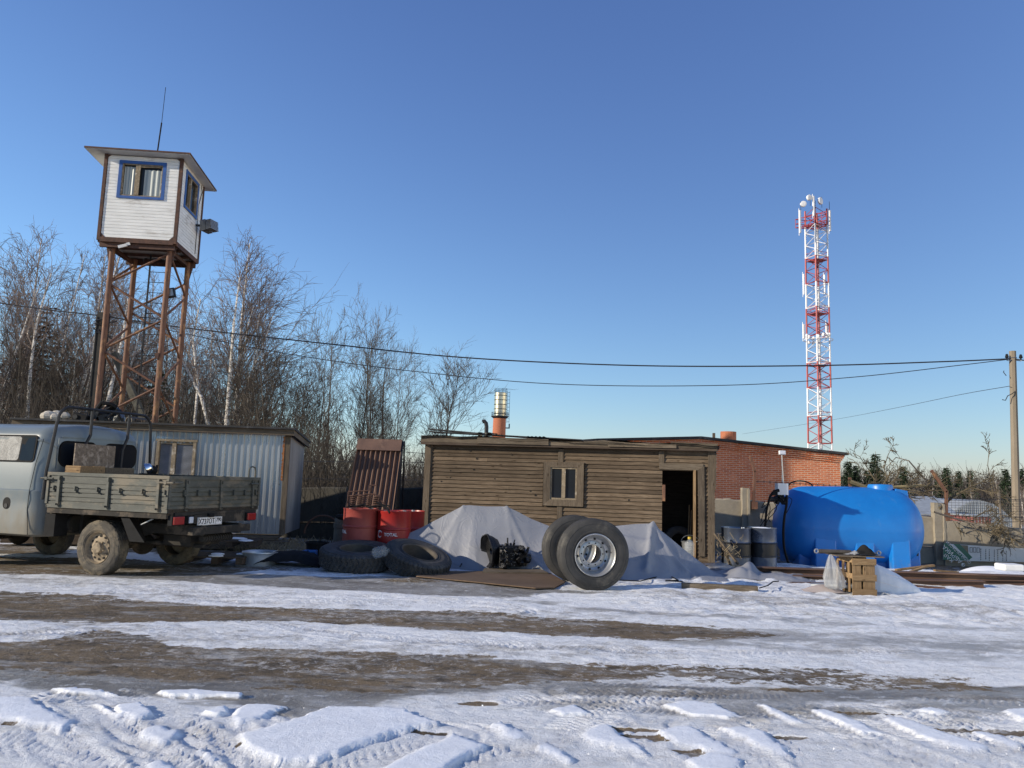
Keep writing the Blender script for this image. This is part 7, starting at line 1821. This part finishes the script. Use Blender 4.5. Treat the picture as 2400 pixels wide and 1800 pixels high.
for i,(u,y,v,lab,k) in enumerate((
 (552,35,572,'tallest spreading birch just right of the watchtower',0),(150,31,498,'tall pale birch left of the watchtower with thin top',1),
 (22,33,552,'birch at the extreme left edge of the picture',0),(85,36,575,'birch between the left edge and the tall pale birch',2),
 (205,40,600,'further birch half hidden behind the left tower leg',0),(300,42,650,'distant birch seen between the tower legs',1),
 (470,37,735,'smaller birch crown joining the tallest birch on its left',2),(622,38,765,'small birch right of the tallest birch',2),
 (365,44,690,'faint distant birch behind the tower ladder',0),(-40,30,640,'birch crown cut by the left picture edge',1),(255,36,720,'low birch between front and rear left tower legs',2),(420,46,760,'low birch behind the rear right tower leg',0))):
    pr=(B1,B2,B3)[k]; tree('b%d'%k,pr[0],pr[1],'birch','twigb',u,y,v,lab,Gb,zb=-.3)
for u,y,v,lab,k,w in ((738,30,800,'slender bare alder, first right of the shed roof',0,.8),(775,33,790,'thin bare alder just behind the slender one',1,.9),(835,29,790,'upright bare alder left of the privy ridge',0,.8),(890,30,800,'widest bare alder with spreading right branches above the privy',2,1.),
 (1027,31,853,'lone slender bare tree left of the wooden hut roof',3,1.25),(925,34,860,'small bare tree between the wide alder and the lone tree',0,.7),(700,36,850,'low bare tree above the right end of the metal shed',2,.8)):
    pr=(A2,B3,A1,A3)[k]; tree('a%d'%k,pr[0],pr[1],'bark','twig',u,y,v,lab,'bare alders behind the privy',zb=-.2,name='alder_tree',wide=w)
for u,y,v,lab,w in ((640,27,790,'largest dense brown bush rising behind the metal shed roof',.9),(575,29,850,'dense brown bush under the tallest birch',.8),(700,28,905,'dense bush at the right end of the metal shed',.85),(440,31,880,'brown bush behind the right tower leg',.9),
 (120,30,760,'dense dark thicket behind the cab roof',.9),(20,28,800,'thicket at the left edge over the cab roof',.9),(200,32,830,'thicket behind the left tower leg',.9),(875,29,905,'dense bush directly behind the privy ridge',.8),(320,34,900,'thicket seen through the tower braces',.9),(985,27,1040,'small bush in the gap left of the hut',.7)):
    tree('bush',BU[0],BU[1],'bark','bush',u,y,v,lab,'dense brown bushes',zb=-.2,name='bare_bush',cat='bush',wide=w)
def conifer(seed,Ht,spread,n=46,per=26,nl=.16):
    rg=random.Random(seed); tk=MB(); cr=MB(); tp=[Vector((0,0,-.3)),Vector((0,0,Ht*.5)),Vector((0,0,Ht))]; tube3(tk,tp,.14,.02,6)
    for i in range(n):
        t=.08+.9*i/n; z=Ht*t
        for j in range(max(4,int(9*(1-t)+4))):
            a=rg.random()*2*PI; L=spread*(1-t)**.8*rg.uniform(.7,1.1)+.12; d=Vector((math.cos(a),math.sin(a),-.12)); p=Vector((0,0,z)); bp=path(rg,p,d.normalized(),L,4,.05,.02); tube3(cr,bp,.02,.006)
            for k in range(int(per*L/spread)+4):
                q,qd=along(bp,rg.uniform(.1,1)); v=Vector((rg.gauss(0,1),rg.gauss(0,1),rg.gauss(-.5,.6))).normalized(); w=Vector((rg.gauss(0,1),rg.gauss(0,1),rg.gauss(0,1))).normalized()
                s=nl*rg.uniform(.6,1.3); b=len(cr.v); cr.v+= [tuple(q-w*s*.22),tuple(q+w*s*.22),tuple(q+v*s+qd*s*.6)]; cr.f.append((b,b+1,b+2))
    return tk,cr
C1=conifer(11,10,2.2,44,46,.36); C2=conifer(12,10,2.6,38,24,.22)
tree('dead',*C2,'bark','deadbr',72,33,700,'reddish brown dead spruce behind the cab roof at left',None,name='dead_spruce',zb=-.2)
t_=tree('dead','','','bark','deadbr',20,35,760,'second reddish dead spruce at the left picture edge',None,name='dead_spruce',zb=-.2)
C3=conifer(13,10,2.4,30,22,.24)
tree('pine',*C3,'bark','pineneedle',352,36,850,'green pine seen low between the tower legs',None,name='pine_tree',zb=-.2); tree('pine','','','bark','pineneedle',300,38,890,'lower green pine beside the taller one inside the tower',None,name='pine_tree',zb=-.2)
# leaning pale birch stems
def stem(pts,y,r,lab,seed):
    t=thing('leaning_birch',lab,'tree',tuple(P(pts[0][0],pts[0][1],y)),0,'leaning pale birch stems'); o0=FR[t.name].translation; q=[P(u,v,y)-o0 for u,v in pts]; m=MB(); tube3(m,q,r,.02,7); m.build('trunk',M['birch'],t,fixn=False)
    rg=random.Random(seed); c=MB()
    for k in range(22):
        p,d=along(q,rg.uniform(.35,1)); bp=path(rg,p,side(rg,d,.7),rg.uniform(.8,2.2),4,.12,.08); tube3(c,bp,.014,.005)
        for j in range(5): p2,d2=along(bp,rg.uniform(.2,1)); tube3(c,path(rg,p2,side(rg,d2,.6),rg.uniform(.3,.8),2,.1,0),.007,.004)
    c.build('crown',M['twigb'],t,fixn=False)
stem([(498,1040),(472,930),(430,850),(408,800)],27,.075,'pale birch stem leaning left just right of the tower legs',1)
stem([(530,1010),(538,900),(548,760),(562,650)],28,.085,'straight white birch trunk standing behind the metal shed roof',2)
stem([(240,1000),(262,900),(290,780),(300,700)],30,.09,'pale birch trunk leaning right inside the watchtower legs',3)
stem([(62,1000),(72,860),(85,760),(120,640)],28,.07,'thin pale birch trunk behind the cab roof, left one',4)
stem([(455,1010),(464,900),(452,800),(470,700)],29,.055,'thin pale birch stem between leaning stem and white trunk',5)
# uncountable undergrowth
def scrub(n,u0,u1,y0,y1,h0,h1,mt,lab,seed,r=.010,zb=-.2,tw=7,hf=None):
    rg=random.Random(seed); m=MB()
    for k in range(n):
        y=rg.uniform(y0,y1); uu=rg.uniform(u0,u1); p=P(uu,1100,y); h=rg.uniform(h0,h1)*(hf(uu) if hf else 1); pts=path(rg,Vector((p.x,y,zb)),Vector((rg.gauss(0,.25),rg.gauss(0,.2),1)).normalized(),h,4,.09,.03); tube3(m,pts,r*rg.uniform(.7,1.6),r*.4)
        for j in range(tw): q,d=along(pts,rg.uniform(.25,1)); tube3(m,path(rg,q,side(rg,d,rg.uniform(.4,.9)),h*rg.uniform(.1,.3),2,.15,.05),r*.55,r*.3)
    return m.build('undergrowth',M[mt],kind='stuff',label=lab,fixn=False)
scrub(1500,-250,1010,21,30,1.3,4.6,'bush','tangled bare undergrowth behind shed, tower and privy',1,.011,hf=lambda u:np.interp(u,[0,600,720,1010],[1,.9,.62,.5]))
scrub(200,690,860,19.2,23,1.5,3.2,'bush','bare saplings crowding behind the shaded fence',2,.012)  # saplings here and shoots below: dark twig colour stands in for shade
scrub(60,690,1000,16.6,17.5,.8,1.7,'bush','bare shoots in front of the shaded fence',5,.007,0)
scrub(1500,-400,700,42,62,4,10.5,'farwood','far bare wood behind the left trees',3,.030,-.8,6,hf=lambda u:np.interp(u,[0,450,700],[1,.85,.55]))
scrub(420,640,1000,60,90,2.5,5.0,'farwood','low far wood seen behind alders and in the gap',8,.035,-1.8,6)
scrub(2600,1880,2600,95,135,4.2,7.8,'farwood','far bare wood beyond the fence at right',4,.045,-3.2,6)
scrub(300,1950,2560,52,80,1.6,4.6,'twig','bare scrub between fence and far wood at right',6,.022,-2.2,7)
# far spruces at right, one by one
for i,(u,v,w,lab) in enumerate(((2053,1058,1.,'tallest far spruce right of the brick building'),(1987,1076,1.,'far spruce nearest the brick wall corner'),(2006,1086,.9,'far spruce second from the brick wall corner'),(2117,1088,.9,'far spruce standing alone right of the tallest'),(2218,1091,.9,'pointed far spruce left of two small ones'),(2246,1099,.7,'small far spruce, first right of the pointed one'),(2274,1098,.7,'small far spruce, second right of the pointed one'),(2355,1094,.9,'far spruce just left of the right pole'),(2397,1093,.9,'far spruce at the right picture edge'),(2195,1110,.6,'smallest far spruce left of the pointed one'),(2030,1098,.7,'stubby far spruce beside the tallest'))):
    tree('spr',*C1,'bark','needle',u,92,v,lab,'far spruces at the right',zb=-3.5,name='spruce_tree',wide=w)
for i,(u,w) in enumerate(((960,.5),(972,.6),(984,.5),(996,.55),(1006,.6),(948,.5))):
    tree('spr','','','bark','needle',u,100,1085+(i%3)*4,['leftmost tiny spruce top','second tiny spruce top','third tiny spruce top','fourth tiny spruce top','rightmost tiny spruce top beside the hut','extra spruce top behind the privy side'][i]+' in the gap left of the hut','tiny spruces in the gap',zb=-1.5,name='spruce_tree',wide=w)
# pale birch trunks near right pole
for i,(u,v,y,lab) in enumerate(((2385,1120,60,'thin bare birch right beside the utility pole'),(2345,1110,62,'thin bare birch left of the utility pole'),(2400,1100,58,'bare birch clipped by the right edge'),(2180,1120,75,'twiggy bare birch left of the hangar'),(2270,1105,80,'bare birch behind the hangar roof'),(2130,1142,78,'bare birch above the fallen branches'))):
    tree('b2',None,None,'birch','twigb',u,y,v,lab,'bare birches at right',zb=-2.3)
# fallen / overhanging branches behind the fence at right
def limb(lab,pts,y,r,seed,mt='yellowlog',nb=26,L=(.4,1.3),trop=.05,name='fallen_branch'):
    t=thing(name,lab,'branch',tuple(P(pts[0][0],pts[0][1],y)),0,'broken branches along the fence'); o0=FR[t.name].translation; q=[P(u,v,y+.12*math.sin(i*2.1))-o0 for i,(u,v) in enumerate(pts)]
    m=MB(); tube3(m,q,r,r*.35,7); m.build('limb',M[mt],t,fixn=False); rg=random.Random(seed); c=MB()
    for k in range(nb):
        p,d=along(q,rg.uniform(.1,1)); l=rg.uniform(*L); bp=path(rg,p,side(rg,d,rg.uniform(.5,1.1)),l,5,.22,trop); tube3(c,bp,r*.28,.006,4)
        for j in range(5):
            p2,d2=along(bp,rg.uniform(.25,1)); b2=path(rg,p2,side(rg,d2,.7),l*rg.uniform(.25,.5),3,.2,trop); tube3(c,b2,.009,.004)
            for _ in range(2): p3,d3=along(b2,rg.uniform(.2,1)); tube3(c,path(rg,p3,side(rg,d3,.6),l*.15,2,.2,0),.005,.003)
    c.build('twigs',M['twigy'],t,fixn=False)
limb('thick lichen-yellow limb lying on the wall behind the tank hatch',[(1990,1128),(2040,1146),(2090,1142),(2160,1138),(2185,1143)],17.9,.06,1,nb=20,L=(.25,.7))
limb('second tangled limb under the yellow one behind the tank',[(2010,1140),(2080,1150),(2130,1152),(2200,1150)],18.0,.04,2,'bark',24,(.25,.7))
limb('arching bare branch reaching up over the right end of tank',[(2195,1145),(2160,1115),(2130,1080),(2100,1072),(2078,1095)],18.2,.022,3,'bark',8,(.2,.55))
limb('thin upright branch left of the tallest far spruce',[(2080,1130),(2072,1095),(2082,1065),(2095,1040)],18.,.014,4,'twigy',7,(.2,.45))
limb('curved twiggy branch beside the brick building corner',[(2050,1125),(2035,1100),(2015,1070),(1998,1062)],18.3,.014,5,'twigy',9,(.2,.5))
limb('dark branch hanging over the fence post toward the hangar',[(2200,1192),(2240,1160),(2280,1140),(2320,1120)],17.6,.03,6,'twigy',12,(.3,.8))
limb('tall twiggy shoot left of the right utility pole',[(2330,1170),(2322,1130),(2315,1090),(2318,1055)],18.,.014,7,'twigy',8,(.2,.5))
limb('long dead branch sloping down across the banner fence',[(2190,1200),(2260,1222),(2330,1240),(2400,1262),(2440,1272)],17.2,.022,8,'bark',14,(.3,.8),-.05)
limb('drooping root-like branch cluster over the banner',[(2340,1150),(2345,1200),(2350,1240),(2356,1270)],17.2,.03,9,'bark',22,(.25,.6),-.06)
limb('small forked branch in front of the fence left of the banner text',[(2265,1250),(2300,1235),(2340,1225),(2400,1222)],17.25,.016,10,'bark',10,(.2,.6),-.02)
